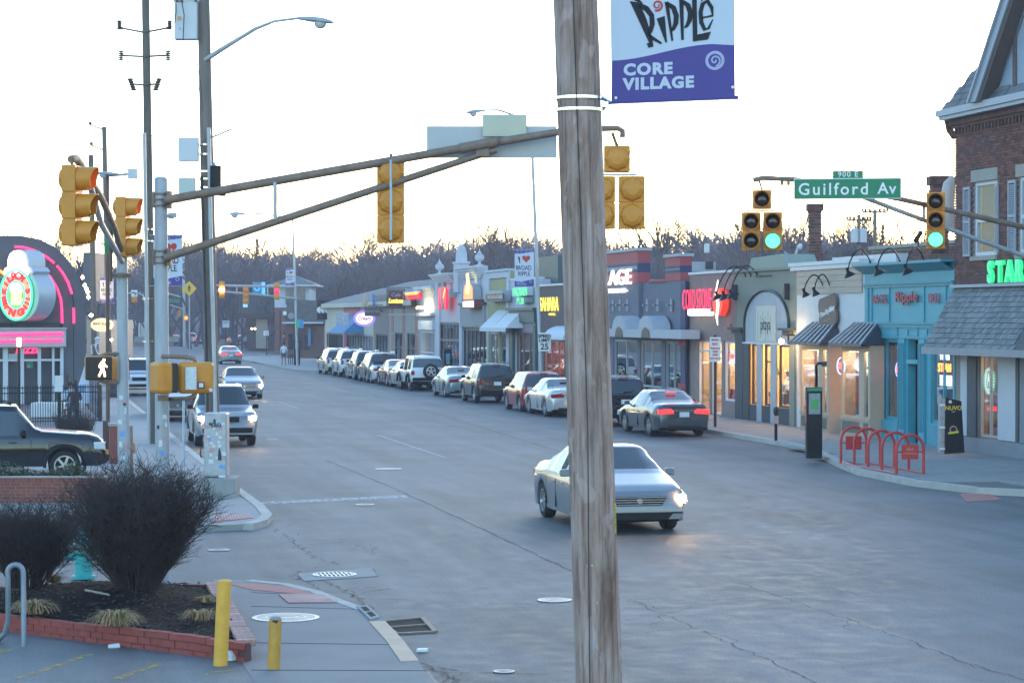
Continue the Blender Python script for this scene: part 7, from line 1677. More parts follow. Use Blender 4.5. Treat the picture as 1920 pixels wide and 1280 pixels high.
boxes_inside(t, (fy(1378), fy(1310), .3, 1.6), 18, 9, depth=(.5, 2.5)); obj('booth', MB().box(tx+1.2, tx+1.7, fy(1376), fy(1310), .15, 1.05), goods[0], t)
s_ = thing('shop_sign', 'glowing red lettering with a white lit box on the taupe brick', 'sign', (tx - .3, fy(1320), 4)); 
sign_text('COLD STONE', 1293, 1348, 542, 580, m_cred, s_, out=.28, bold=-.012, ext=.015); obj('raceway', MB().box(tx - .22, tx - .02, fy(1340, tx - .2), fy(1296, tx - .2), 4.02, 4.2), m_dark, s_)
r_ = rect(1290, 1328, 579, 592, tx - .3); obj('light_box', MB().box(tx - .34, tx - .05, r_[0], r_[1], r_[2], r_[3]), m_litw, s_, bevel=.06); sign_text('CREAMERY', 1311, 1342, 582.5, 589, mat('pale_pink_letter', (.8, .35, .4), .5, var=0), s_, out=.343, ext=.003, x=XF)
yc_, zc_ = fy(1346, tx - .35), fz(1346, 566, tx - .35); eh = (fz(1346, 540, tx - .35) - zc_); ew = .62
obj('swirl_body', MB().prism([(ew*cos(a*pi / 12), eh*sin(a*pi / 12)) for a in range(24)], (tx - .12, yc_, zc_), FX_, FU, VV((-.25, 0, 0))), glow('lit_red_swirl', (.9, .06, .03), .8, (.5, .03, .02)), s_)
obj('swirl_streak', MB().stroke([(.1, .8), (-.12, .3), (.12, -.1), (-.05, -.55), (.08, -.85)], [.1, .32, .3, .26, .06], (tx - .375, yc_, zc_), FX_, FU, VV((-.012, 0, 0))), glow('lit_cream', (1, .85, .7), 2.0), s_)
for i, (b, h_, v) in enumerate(((1424, 1344, 556), (1434, 1357, 556), (1446, 1371, 553))): gooseneck(('left', 'middle', 'right')[i]+' of three silver lamps by the red lettering', b - 26, 516, h_, v, reach=.75, m=m_black, hs=.26)
obj('lamp_rail', MB().cyl((tx - .08, fy(1420), fz(1435, 517)), (tx - .08, fy(1450), fz(1435, 517)), .02), m_black, bpy.data.objects['gooseneck_lamp'])
o = open_sign(1373, 668, tx+.3, 'boxed neon open sign in the taupe brick shop window', .22, ring=False); y_, z_ = fy(1373, tx+.32), fz(1373, 668, tx+.32); obj('blue_frame', MB().wall(tx+.31, tx+.33, y_ - .36, y_+.36, z_ - .2, z_+.2, [(y_ - .31, y_+.31, z_ - .15, z_+.15)]), m_neonblue, o)
obj('alarm_bell', MB().lathe([(.08, 0), (.1, .04), (.05, .08)], (tx - .004, fy(1372), fz(1372, 611)), (-1, 0, 0), 12), m_tred, t)

# ---------------- navy tap room with striped parapets
m_navy = mat('slate_violet_render', (.155, .155, .20), .8, var=.1, scale=3); m_nav2 = mat('navy_paint', (.03, .04, .11), .6, var=.1); m_sred = mat('parapet_red', (.35, .06, .07), .65, var=.1); m_cap = mat('grey_cap', (.36, .38, .42), .6, var=.05); m_can = mat('canopy_grey', (.40, .42, .48), .6, var=.06)
th = [(fy(1195), fy(1150), .4, 2.85), (fy(1240), fy(1200), .12, 2.85), (fy(1276), fy(1247), .12, 2.85)]
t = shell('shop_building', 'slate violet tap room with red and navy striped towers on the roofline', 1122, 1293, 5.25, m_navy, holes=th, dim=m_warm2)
for ua, ub, zt, xo in ((1122, 1205, 6.60, .18), (1254, 1282, 6.20, .12)):
    ya, yb3 = fy(ub)+.02, fy(ua) - .02; zz = [5.253, 5.253+(zt - 5.253)*.33, 5.253+(zt - 5.253)*.62, zt]; q = MB(); 
    obj('tower', MB().box(tx - xo, tx - .004, ya, yb3, 2.95, 5.25), m_navy, t)
    for i, m_ in enumerate((m_sred, m_nav2, m_sred)): obj('stripe_band', MB().box(tx - xo - .03 - .01*(i % 2), tx+.33, ya - .03, yb3+.03, zz[i]+.002, zz[i+1]), m_, t)
    obj('tower_cap', MB().box(tx - xo - .1, tx+.4, ya - .1, yb3+.1, zt+.002, zt+.12), m_cap, t)
    q = MB(); n = int((yb3 - ya) / .16)
    for i in range(n): q.box(tx - xo - .06, tx - xo - .0405, ya+.05+i*.16, ya+.13+i*.16, zz[1]+.12, zz[2] - .12)
    obj('dentils', q, m_cap, t)
obj('coping', MB().box(tx - .08, tx+.3, fy(1251)+.03, fy(1219) - .03, 5.252, 5.36), m_sred, t)
obj('corner_column', MB().box(tx - .2, tx - .12, fy(1294)+.02, fy(1285), .12, 5.24), m_nav2, t)
for z in (2.7, 1.0): obj('red_band', MB().box(tx - .24, tx - .201, fy(1295), fy(1282), z, z+.22), m_sred, t)
sign_text('VILLAGE', 1116, 1196, 507, 535, m_litw, t, out=.3, bold=.008, ext=.04); sign_text('TAP ROOM', 1150, 1183, 541, 549, m_litw, t, out=.24, bold=.02, ext=.02); obj('arrow_tail', MB().box(tx - .24, tx - .2, fy(1186), fy(1173), fz(1180, 546.5), fz(1180, 544)), m_litw, t)
for u in (1158, 1171, 1185, 1222, 1242, 1268): z = fz(u, 572); obj('flood_fitting', MB().box(tx - .23, tx - .19, fy(u) - .08, fy(u)+.08, z - .25, z - .03).box(tx - .23, tx - .19, fy(u) - .08, fy(u)+.08, z+.03, z+.25).obox((tx - .3, fy(u)+.15, z), VV((.09, .12, .01)), VV((0, .0, .03)), VV((.02, -.02, 0))), m_cap, t)
q = MB(); ya, yb3 = fy(1279, tx - .9), fy(1140, tx - .9); q.box(tx - .95, tx - .2, ya, yb3, 2.98, 3.32); obj('canopy', q, m_can, t)
for uc in (1213, 1163): yy = fy(uc, tx - .9); q = MB(); q.prism([(1.1*cos(R(a)), .55*sin(R(a))) for a in range(0, 181, 12)], (tx - .97, yy, 3.321), (0, 1, 0), FU, VV((.74, 0, 0))); obj('canopy_arch', q, m_can, t); obj('arch_hole', MB().prism([(.62*cos(R(a)), .42*sin(R(a))) for a in range(0, 181, 15)], (tx - .975, yy, 2.985), (0, 1, 0), FU, VV((.01, 0, 0))), m_frame_d, t)
for r_ in th: window(t, r_, 2, m=m_cap, w=.09, hs=(.30,) if r_[2] < .3 else ())
obj('bulb', MB().lathe([(.001, -.08), (.08, 0), (.001, .08)], (tx+.5, fy(1244, tx+.5), fz(1244, 635, tx+.5)), n=10), m_bulb, t); boxes_inside(t, (fy(1270), fy(1240), .2, 1.2), 6, 3, ms=[goods[0]])

# ---------------- brown restaurant left of the wooden pole
m_umber = mat('umber_wall', (.11, .09, .095), .8, var=.1); m_yl = glow('lit_yellow', (1.0, .72, .08), 1.6, (.6, .45, .05)); m_canw = mat('white_canopy', (.50, .56, .66), .6, var=.05); m_sal = mat('salmon_panel', (.32, .16, .12), .7, var=.1)
t = shell('shop_building', 'umber restaurant with thin yellow letters and white barrel canopies', 1011, 1120, 5.35, m_umber, holes=[(fy(1058), fy(1020), .2, 2.7), (fy(1100), fy(1066), .2, 2.7)], warm=m_warm2, inner=mat('orange_interior', (.30, .10, .04), .8))
obj('coping', MB().box(tx - .06, tx+.3, fy(1120)+.02, fy(1011) - .02, 5.353, 5.45), m_frame_w, t); sign_text('SAHARA', 1015, 1050, 557, 583, m_yl, t, bold=.0, ext=.02); sign_text('GRILL', 1032, 1044, 587, 591, m_yl, t, bold=.01, ext=.02)
for ua, ub in ((1021, 1058), (1064, 1100)):
    yy0, yy1 = fy(ub, tx - .8), fy(ua, tx - .8); q = MB(); q.prism([(-.85+.85*(1 - cos(R(a))), .65*sin(R(a))) for a in range(0, 91, 10)]+[(-.0, 0)], (tx - .02, yy0, 2.75), (1, 0, 0), FU, VV((0, yy1 - yy0, 0))); obj('canopy', q, m_canw, t, True)
for r_ in ((fy(1058), fy(1020), .2, 2.7), (fy(1100), fy(1066), .2, 2.7)): window(t, r_, 3, m=m_sal, w=.09)
for u in (1048, 1057): obj('bulb', MB().lathe([(.001, -.1), (.1, 0), (.001, .1)], (tx - .1, fy(u, tx - .1), fz(u, 625, tx - .1)), n=10), m_bulb, t)
# ---------------- white shop with dark green front
m_ww = mat('white_wash', (.50, .53, .60), .75, var=.07); m_dg = mat('dark_green_paint', (.03, .075, .085), .5, var=.1); m_gn = glow('lit_mint', (.10, .9, .35), .9, (.1, .5, .25))
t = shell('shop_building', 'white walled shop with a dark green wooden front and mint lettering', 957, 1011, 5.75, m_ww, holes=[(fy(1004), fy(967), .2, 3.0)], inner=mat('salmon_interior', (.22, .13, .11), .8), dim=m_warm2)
obj('cornice', MB().box(tx - .3, tx - .003, fy(1009), fy(958), 4.15, 4.3).box(tx - .2, tx - .004, fy(1008), fy(960), 3.55, 4.148), m_dg, t); obj('parapet', MB().box(tx+.6, tx+.9, fy(1024), fy(963), 5.3, 6.9), m_dg, t); obj('coping', MB().box(tx - .05, tx+.3, fy(1011)+.02, fy(957) - .02, 5.753, 5.85), m_frame_w, t)
for ua, ub in ((959, 966), (1004, 1009)): obj('pilaster', MB().box(tx - .15, tx - .003, fy(ub), fy(ua), .12, 3.548), m_dg, t)
obj('transom_panel', MB().box(tx - .04, tx - .003, fy(1003), fy(968), 3.02, 3.5), mat('dusty_pink', (.30, .25, .26), .7), t); window(t, (fy(1004), fy(967), .2, 3.0), 3, m=mat('brown_frame', (.16, .11, .10), .5), w=.1)
s_ = thing('shop_sign', 'two stacked mint green lit sign boxes under the heart banner', 'sign', (tx - .3, fy(980), 5)); r_ = rect(968, 993, 539, 554, tx - .25); obj('box', MB().box(tx - .5, tx - .05, r_[0], r_[1], r_[2], r_[3]), m_ww, s_); r2_ = rect(975, 993, 558, 567, tx - .25); obj('box', MB().box(tx - .4, tx - .05, r2_[0], r2_[1], r2_[2], r2_[3]), mat('mauve_box', (.25, .23, .27), .6), s_)
sign_text('MACNIVEN', 981, 1008, 539, 555, m_gn, s_, out=.55, bold=.0, ext=.01); sign_text('PUB', 987, 1000, 558, 570, m_gn, s_, out=.5, bold=.0, ext=.01)
# ---------------- yellow tattoo shop
m_yel = mat('straw_wall', (.36, .33, .17), .75, var=.08); m_awn = mat('white_canvas', (.62, .64, .68), .7, var=.06)
t = shell('shop_building', 'straw yellow shop with two small white awnings and vertical window letters', 914, 957, 5.3, m_yel, holes=[(fy(934), fy(917), .4, 3.0), (fy(955), fy(937), .4, 3.0)])
obj('upper_wall', MB().box(tx+.0, tx+.24, fy(957)+.03, fy(914) - .03, 5.303, 6.3), m_yel, t); obj('parapet_frame', MB().wall(tx - .1, tx - .003, fy(957)+.02, fy(914) - .02, 5.2, 6.3, [(fy(953), fy(920), 5.2, 5.95)]).box(tx - .18, tx+.25, fy(957)+.01, fy(914) - .01, 6.303, 6.42), m_ww, t)
obj('edge_pier', MB().box(tx - .1, tx - .003, fy(957)+.01, fy(952), .12, 5.198), m_ww, t)
for (ua, ub) in ((908, 932), (932, 957)):
    y0_, y1_ = fy(ub, tx - .7), fy(ua, tx - .7); a_ = MB().add([(tx - .95, y0_, 3.25), (tx - .95, y1_, 3.25), (tx - .02, y1_ - .35, 4.2), (tx - .02, y0_+.35, 4.2), (tx - .02, y0_, 3.25), (tx - .02, y1_, 3.25)], [(0, 3, 2, 1), (0, 4, 3), (1, 2, 5)]).box(tx - .97, tx - .95, y0_, y1_, 3.05, 3.25); obj('awning', a_, m_awn, t)
for ua, ub in ((917, 934), (937, 955)): window(t, (fy(ub), fy(ua), .4, 3.0), 1, m=m_cap, w=.12)
for s, u, z0, dz in (('PIERCING', 932, 2.62, .34), ('TATTOOING', 957, 2.66, .30)):
    g_ = thing('window_lettering', 'vertical white window letters beginning with '+s[0]+' on the straw yellow shop', 'lettering', (tx - .02, fy(u - 2), 1))
    obj('backing', MB().box(tx - .015, tx - .005, fy(u+1), fy(u - 5), .2, 2.9), m_frame_d, g_)
    for i, ch_ in enumerate(s): text(ch_, (tx - .02, fy(u - 2), z0 - i*dz), FX_, FU, .36, m_signw, g_, ext=.004, bold=.012, sx=1.4)
s_ = thing('shop_sign', 'grey projecting box sign on the straw yellow shop', 'sign', (tx - .4, fy(930), 5)); r_ = rect(918, 950, 545, 565, tx - .3); obj('box', MB().box(tx - .55, tx - .05, r_[0], r_[1], r_[2], r_[3]), m_cap, s_, bevel=.03); r_ = rect(911, 944, 551, 562, tx - .6); obj('dark_panel', MB().box(tx - .62, tx - .555, r_[0], r_[1], r_[2], r_[3]), m_frame_d, s_); sign_text('VICIOUS INK', 935, 965, 553, 560, mat('tan_letter', (.55, .45, .35), .5), s_, out=.63, ext=.004, bold=.01)
# ---------------- ornate white block
m_orn = mat('ornate_white', (.50, .51, .58), .7, var=.07, scale=3)
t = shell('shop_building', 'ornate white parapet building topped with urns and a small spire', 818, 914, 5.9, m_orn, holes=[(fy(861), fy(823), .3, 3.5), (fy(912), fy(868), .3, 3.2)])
for ua, ub, z0, z1 in ((820, 853, 5.9, 6.5), (868, 905, 6.05, 6.75)):
    q = MB()
    for i in range(5): q.box(tx - .14 - .09*i, tx - .004, fy(ub) - .12*i, fy(ua)+.1*i, z0+(z1 - z0)*i / 5+.002, z0+(z1 - z0)*(i+1) / 5)
    obj('cornice', q, m_orn, t)
for u, z0 in ((824, 6.5), (899, 6.75)):
    obj('urn', MB().lathe([(a_*.62, b_*.55) for a_, b_ in ((.35, 0), (.38, .1), (.12, .2), (.12, .4), (.36, .6), (.46, .8), (.42, 1.1), (.2, 1.2), (.3, 1.25), (.1, 1.45), (.03, 1.75), (.001, 1.8))], (tx+.1, fy(u, tx+.1), z0), n=14), m_orn, t, True); obj('urn_plinth', MB().box(tx - .2, tx+.4, fy(u, tx) - .4, fy(u, tx)+.4, z0 - 1.3, z0 - .003), m_orn, t)
yy = fy(862); obj('pedestal', MB().box(tx - .25, tx+.45, yy - .7, yy+.7, 5.3, 7.0).box(tx - .3, tx+.5, yy - .8, yy+.8, 7.003, 7.12), m_orn, t); obj('spire', MB().prism([(-.3, 7.123), (.3, 7.123), (.28, 7.6), (.18, 7.95), (.06, 8.15), (-.06, 8.15), (-.2, 7.95), (-.28, 7.6)], (tx+.1, yy - .3, 0), (1, 0, 0), FU, VV((0, .6, 0))), m_orn, t)
obj('upper_wall', MB().box(tx+.002, tx+.24, fy(912), fy(820), 5.902, 6.3), m_orn, t); obj('quoin', MB().box(tx - .08, tx - .003, fy(826), fy(818) - .02, .12, 5.88), m_orn, t); obj('quoin', MB().box(tx - .08, tx - .003, fy(868), fy(863), .12, 5.88), m_orn, t)
obj('blind_panel', MB().box(tx - .15, tx - .003, fy(912), fy(867), 3.25, 4.5), mat('grey_blind', (.28, .29, .31), .7, var=.12, streak=(1, 1, 6)), t); obj('blind_cap', MB().box(tx - .25, tx - .003, fy(913), fy(866), 4.503, 4.65), m_dg, t)
window(t, (fy(861), fy(823), .3, 3.5), 6, m=mat('taupe_frame', (.20, .17, .17), .6), w=.14, hs=(.66,)); window(t, (fy(912), fy(868), .3, 3.2), 6, m=m_frame_d, w=.16)
m_lred = glow('lit_crimson', (1.0, .01, .06), 1.3, (.5, .01, .03)); s_ = thing('shop_sign', 'red jacket shaped lit sign on the ornate white building', 'sign', (tx - .5, fy(833), 5)); y_ = fy(834, tx - .4); z1, z0 = fz(834, 540, tx - .4), fz(834, 580, tx - .4); H_ = z1 - z0
for s in (-1, 1): obj('red_lobe', MB().prism([(s*1.35, .15*H_), (s*1.35, .85*H_), (s*1.1, H_), (s*.25, 1.05*H_), (s*.25, .55*H_), (s*.9, 0), (s*1.2, 0)][::s], (tx - .45, y_, z0), FX_, FU, VV((-.12, 0, 0))), m_lred, s_)
obj('centre_strip', MB().box(tx - .6, tx - .56, y_ - .12, y_+.2, z0 - .05, z1+.1), m_cap, s_); obj('dark_gap', MB().box(tx - .44, tx - .4, y_ - .5, y_+.3, z0+.05, z1+.35), m_brown, s_); obj('bracket', MB().box(tx - .4, tx - .01, y_ - 1.8, y_ - 1.3, z0+H_*.55, z0+H_*.9), m_cap, s_)
for a_, b_ in ((1.0, .9), (.7, .75), (.5, .6)): obj('orange_flash', MB().obox((tx - .575, y_ - a_, z0+H_*b_), VV((.01, 0, 0)), VV((0, .12, 0)), VV((0, 0, .12))), glow('flash_orange', (1, .35, .05), 3), s_)
s_ = thing('shop_sign', 'glowing orange arched box sign above a white lit panel', 'sign', (tx - .5, fy(876), 5)); ya, yb3 = fy(885, tx - .6), fy(868, tx - .6); z0, z1 = fz(876, 562, tx - .6), fz(876, 531, tx - .6)
ym, hw2 = (ya+yb3) / 2, (yb3 - ya) / 2; shp = [(-hw2, 0), (hw2, 0), (hw2, (z1 - z0)*.6)]+[(hw2*cos(R(a)), (z1 - z0)*(.6+.4*sin(R(a)))) for a in range(15, 180, 15)]+[(-hw2, (z1 - z0)*.6)]
obj('case', MB().prism(shp, (tx - .55, ym, z0), (0, 1, 0), FU, VV((.5, 0, 0))), m_cap, s_); obj('lit_face', MB().prism([(a*.93, b*.96+.03) for a, b in shp], (tx - .57, ym, z0), (0, 1, 0), FU, VV((.018, 0, 0))), glow('lit_orange_face', (1.0, .25, .06), 1.6), s_)
q = MB(); 
for i in range(3): q.stroke([(-.4+.3*i, 1.5), (-.2+.3*i, .9), (-.5+.3*i, .4)], .18, (tx - .58, ym, z0), FX_, FU, VV((-.012, 0, 0)))
obj('yellow_flames', q, glow('lit_yellow_flame', (1, .85, .2), 3.0), s_); r_ = rect(869, 888, 565, 575, tx - .6); obj('red_case', MB().box(tx - .6, tx - .05, r_[0] - .15, r_[1]+.1, r_[2] - .12, r_[3]+.1), mat('case_red', (.22, .04, .04), .5), s_); obj('lit_panel', MB().box(tx - .63, tx - .601, r_[0], r_[1], r_[2], r_[3]), glow('bright_panel', (1, .95, .95), 3.5), s_)
# ---------------- grey shop with white grille, arcade shop, small shops beyond
m_gr = mat('pale_grey_render', (.34, .35, .38), .75, var=.08); m_arc = mat('stone_grey', (.30, .29, .27), .75, var=.09); m_orange = mat('terracotta', (.36, .18, .13), .8, var=.12)
t = shell('shop_building', 'pale grey shop with a white grille and a blazing strip light', 787, 818, 5.6, m_gr, holes=[(fy(814), fy(791), .3, 2.9)], dim=m_warm); q = MB()
for i in range(11): y_ = fy(814)+(fy(791) - fy(814))*i / 10; q.box(tx - .03, tx - .004, y_ - .05, y_+.05, .3, 2.9)
for z in (.3, 1.5, 2.82): q.box(tx - .04, tx - .031, fy(814), fy(791), z, z+.1)
obj('grille', q, m_frame_w, t); obj('canopy_boards', MB().box(tx - .2, tx - .004, fy(816), fy(789), 3.0, 3.6).box(tx - .3, tx - .004, fy(816), fy(789), 3.9, 4.1), m_frame_w, t); q = MB()
for i in range(6): u = 783+i*2.6; q.box(tx - .55, tx - .4, fy(u, tx - .5) - .18, fy(u, tx - .5)+.18, fz(u, 579, tx - .5), fz(u, 575, tx - .5))
obj('strip_light', q, glow('strip_yellow', (1, .85, .4), 14.0), t)
obj('cornice', MB().box(tx - .3, tx+.2, fy(818)+.02, fy(783), 5.603, 5.8), m_ww, t)
t = shell('shop_building', 'stone grey arcade shop with narrow terracotta arches', 730, 787, 5.55, m_arc, holes=[(fy(756), fy(740), .2, 2.75), (fy(779), fy(763), .2, 2.75)])
for u in (736, 757, 781): 
    y_ = fy(u); obj('arch_niche', MB().prism([(-.5, 0), (.5, 0), (.5, 1.6)]+[(.5*cos(R(a)), 1.6+.6*sin(R(a))) for a in range(20, 170, 20)]+[(-.5, 1.6)], (tx - .03, y_, 2.75), (0, 1, 0), FU, VV((.026, 0, 0))), m_orange, t); obj('pier_panel', MB().box(tx - .025, tx - .003, y_ - .45, y_+.45, .2, 2.6), m_orange, t)
for z in (3.95, 4.9): obj('string_course', MB().box(tx - .08, tx - .003, fy(787)+.02, fy(730) - .02, z, z+.1), m_cap, t)
for ua, ub in ((740, 756), (763, 779)): window(t, (fy(ub), fy(ua), .2, 2.75), 2, m=m_frame_d, w=.1, hs=(.6,))
s_ = thing('shop_sign', 'small red lit awning sign on the arcade shop', 'sign', (tx - .3, fy(772), 5)); r_ = rect(760, 783, 546, 560, tx - .3); obj('hood', MB().box(tx - .5, tx - .05, r_[0], r_[1], r_[3] - .1, r_[3]), m_frame_w, s_); obj('red_glow_panel', MB().box(tx - .2, tx - .06, r_[0], r_[1], r_[2], r_[3] - .12), m_lred, s_); obj('orange_tube', MB().cyl((tx - .3, r_[0]+.3, r_[2]+.35), (tx - .3, r_[1] - .3, r_[2]+.35), .08), m_neonor, s_)
s_ = thing('hanging_sign', 'square black framed hanging sign with yellow neon script', 'sign', (tx - 1, fy(742, tx - 1), 5)); c_ = VV((tx - 1.0, fy(742, tx - 1), fz(742, 560, tx - 1))); obj('frame', MB().wallx(c_.y, c_.y+.1, c_.x - .62, c_.x+.62, c_.z - .66, c_.z+.66, [(c_.x - .54, c_.x+.54, c_.z - .58, c_.z+.58)]), m_frame_d, s_); obj('panel', MB().box(c_.x - .5, c_.x+.5, c_.y+.04, c_.y+.07, c_.z - .55, c_.z+.55), m_dark, s_)
text('Luciana', (c_.x, c_.y, c_.z - .15), (1, 0, 0), FU, .42, m_yl, s_, ext=.02, bold=.02, shear=.2, sx=.78); text('Cafe', (c_.x, c_.y, c_.z+.25), (1, 0, 0), FU, .35, m_lilac, s_, ext=.01, shear=.2); obj('bracket', MB().cyl((c_.x - .9, c_.y+.05, c_.z+.75), (tx, c_.y+.05, c_.z+.75), .03), m_frame_d, s_)
t = shell('shop_building', 'brown boarded shop with small hanging signs', 700, 730, 5.45, mat('brown_boards', (.21, .185, .165), .75, var=.12, streak=(1, .3, 6)), holes=[(fy(727), fy(705), .3, 2.6)]); window(t, (fy(727), fy(705), .3, 2.6), 4, m=m_frame_d, w=.12)
s_ = thing('hanging_sign', 'brown wooden board sign hanging from a bracket', 'sign', DP(698, 583, 160)); c_ = DP(698.5, 584, 160); obj('board', MB().obox(c_, CX_*.56, nz*.04, FU*.32), m_brown, s_, bevel=.05); text('WINKS ART', c_+nz*.045, CX_, FU, .2, m_tanp, s_, ext=.004); obj('bracket', MB().tube([DP(690, 573, 160), DP(718, 572, 160)], .03, 5), m_black, s_); obj('bracket', MB().tube([DP(706, 574, 160), DP(718, 585, 160)], .03, 5), m_black, s_)
s_ = thing('hanging_sign', 'oval pale sign board beside small blue banners', 'sign', DP(685, 563, 165)); obj('oval', MB().lathe([(.5, 0), (.5, .08)], DP(685, 563, 165), nz*.4 - CX_, 18), m_tanp, s_); obj('blue_flag', MB().obox(DP(701, 562, 165), CX_*.1, nz*.02, FU*.4), goods[3], s_)
t = shell('shop_building', 'cream shop with a pink panel under a grey hipped metal roof', 610, 700, 4.9, m_cream, holes=[(fy(700)+.3, fy(648), .3, 2.5), (fy(643), fy(612), .3, 2.5)], depth=18)
m_metal = mat('blue_grey_metal', (.085, .11, .13), .8, 0, var=.08); ya, yb3 = fy(700), fy(606); obj('hipped_roof', MB().add([(tx - .5, fy(783), 4.95), (tx - .5, yb3, 4.95), (tx+5, yb3 - 16, 6.7), (tx+5, fy(783)+6, 6.7), (tx+11, fy(783), 4.9), (tx+11, yb3, 4.9)], [(0, 1, 2, 3), (0, 3, 4), (1, 5, 2), (2, 5, 4, 3)]), m_metal, t)
obj('fascia', MB().box(tx - .52, tx - .5, ya - 20, yb3, 4.6, 4.95), m_cream, t)
obj('pink_panel', MB().box(tx - .03, tx - .003, fy(676), fy(645), 2.7, 4.6), mat('pink_paint', (.50, .16, .17), .7, var=.05), t); window(t, (fy(700)+.3, fy(648), .3, 2.5), 10, m=m_cap, w=.12); window(t, (fy(643), fy(612), .3, 2.5), 8, m=m_frame_d, w=.14)
obj('side_strip', MB().box(tx - .04, tx - .003, fy(651), fy(645), .2, 2.69), mat('magenta_paint', (.35, .05, .12), .7), t)
obj('awning', MB().add([(tx - 1.6, fy(682, tx), 2.6), (tx - 1.6, fy(652, tx), 2.6), (tx - .03, fy(655, tx), 4.0), (tx - .03, fy(680, tx), 4.0)], [(0, 3, 2, 1)]).add([(tx - 1.6, fy(682), 2.6), (tx - .03, fy(682), 2.6), (tx - .03, fy(680), 4.0)], [(0, 1, 2)]), mat('blue_canvas', (.05, .2, .42), .7, var=.05), t)
s_ = thing('oval_sign', 'purple rimmed lit oval sign on a blue awning', 'sign', DP(683, 597, 163)); c_ = DP(683, 597, 162); obj('rim', MB().prism([(.78*cos(i*pi / 10), .56*sin(i*pi / 10)) for i in range(20)], c_, CX_, FU, nz*-.2), glow('lit_violet', (.25, .15, 1.0), 1.3), s_); obj('face', MB().prism([(.6*cos(i*pi / 10), .40*sin(i*pi / 10)) for i in range(20)], c_, CX_, FU, nz*.03), glow('lit_pale', (.9, .85, .95), 1.3), s_); text('Cream', c_+nz*.04, CX_, FU, .36, goods[0], s_, ext=.004, shear=.2, bold=.01)
s_ = thing('art_panel', 'pale patterned panel beside the blue awning', 'sign', DP(642, 598, 175)); obj('panel', MB().obox(DP(642, 598, 175), CX_*.46, nz*.04, FU*.48), mat('mottled_panel', (.45, .45, .5), .7, var=.4, scale=4), s_)
# mansard shop with a black moon sign
m_shk = mat('dark_shake', (.12, .12, .125), .9, var=.35, scale=2.2, streak=(1, 1, 1.5)); d_ = 205
def bx(u0, u1, vt, vb, d, dep, x_extra=0): 
    a_ = DP(u0, vb, d); b_ = DP(u1, vt, d); return a_, b_
def facing(name, label, u0, u1, vt, vb, d, dep, m, cat='building'):
    a_, b_ = DP(u0, vb, d), DP(u1, vt, d); k = d / F; c = DP((u0+u1) / 2, (vt+vb) / 2, d) - nz*dep / 2
    t = thing(name, label, cat, (c.x, c.y, 0)); obj('wall', MB().obox(c, CX_*(u1 - u0) / 2*k, nz*dep / 2, FU*(vb - vt) / 2*k), m, t); return t, k, a_, b_
t, k, _, _ = facing('mansard_shop', 'shop with a dark shake mansard roof beside the slanting lamp post', 538, 608, 606, 672, 206, 10, mat('brownish_wall', (.16, .10, .09), .8)); q = MB()
q.prism([(0, 0), (78*k, 0), (72*k, 42*k), (8*k, 45*k)], DP(532, 606, 205), CX_, FU, nz*-8); obj('mansard', q, m_shk, t); q = MB(); r6 = random.Random(6)
for row in range(7):
    for i in range(18): q.obox(DP(538+i*3.9+(row % 2)*1.9, 601 - row*5.6, 204.9), CX_*.085 , nz*(.02+.03*r6.random()), FU*.13)
obj('shingles', q, m_shk, t, kind='stuff'); obj('eave', MB().obox(DP(568, 605, 204.7), CX_*38*k, nz*.15, FU*.06), m_frame_w, t)
for u in (545, 560, 575): obj('window', MB().obox(DP(u, 640, 205.8), CX_*.2, nz*.05, FU*.7), m_carglass, t)
obj('blue_door', MB().obox(DP(580, 632, 205.7), CX_*.12, nz*.05, FU*.8), goods[3], t); obj('tree_emblem', MB().lathe([(.25, 0), (.3, .1)], DP(546, 592, 204.6), nz, 9), m_arc, t); obj('shield', MB().obox(DP(534, 587, 204.5), CX_*.15, nz*.03, FU*.17), m_signw, t)
s_ = thing('moon_sign', 'black sign with four white moon shapes', 'sign', DP(612, 580, 196)); c_ = DP(612, 581, 196); k = 196 / F; obj('panel', MB().obox(c_, CX_*17.5*k, nz*.05, FU*18*k), m_black, s_)
for i, u in enumerate((600, 607, 614, 622)):
    rr_ = 6.6*k if i == 3 else 6*k; cu = DP(u, 581, 196)+nz*.055; pts_ = [(rr_*cos(R(a)), rr_*sin(R(a))) for a in (range(0, 360, 18) if i == 3 else range(80, 281, 14))]; obj('moon', MB().prism(pts_, cu, CX_, FU, nz*.02), m_signw, s_)
t = thing('round_bus_sign', 'green and blue round sign on the slanting lamp post', 'road sign', DP(562, 607, 168)); obj('green_half', MB().obox(DP(558.5, 607, 168), CX_*.14, nz*.03, FU*.30), mat('sgreen', (.05, .4, .2), .5), t, bevel=.02); obj('blue_half', MB().obox(DP(565.5, 607, 168), CX_*.14, nz*.031, FU*.30), mat('sblue', (.05, .25, .6), .5), t)
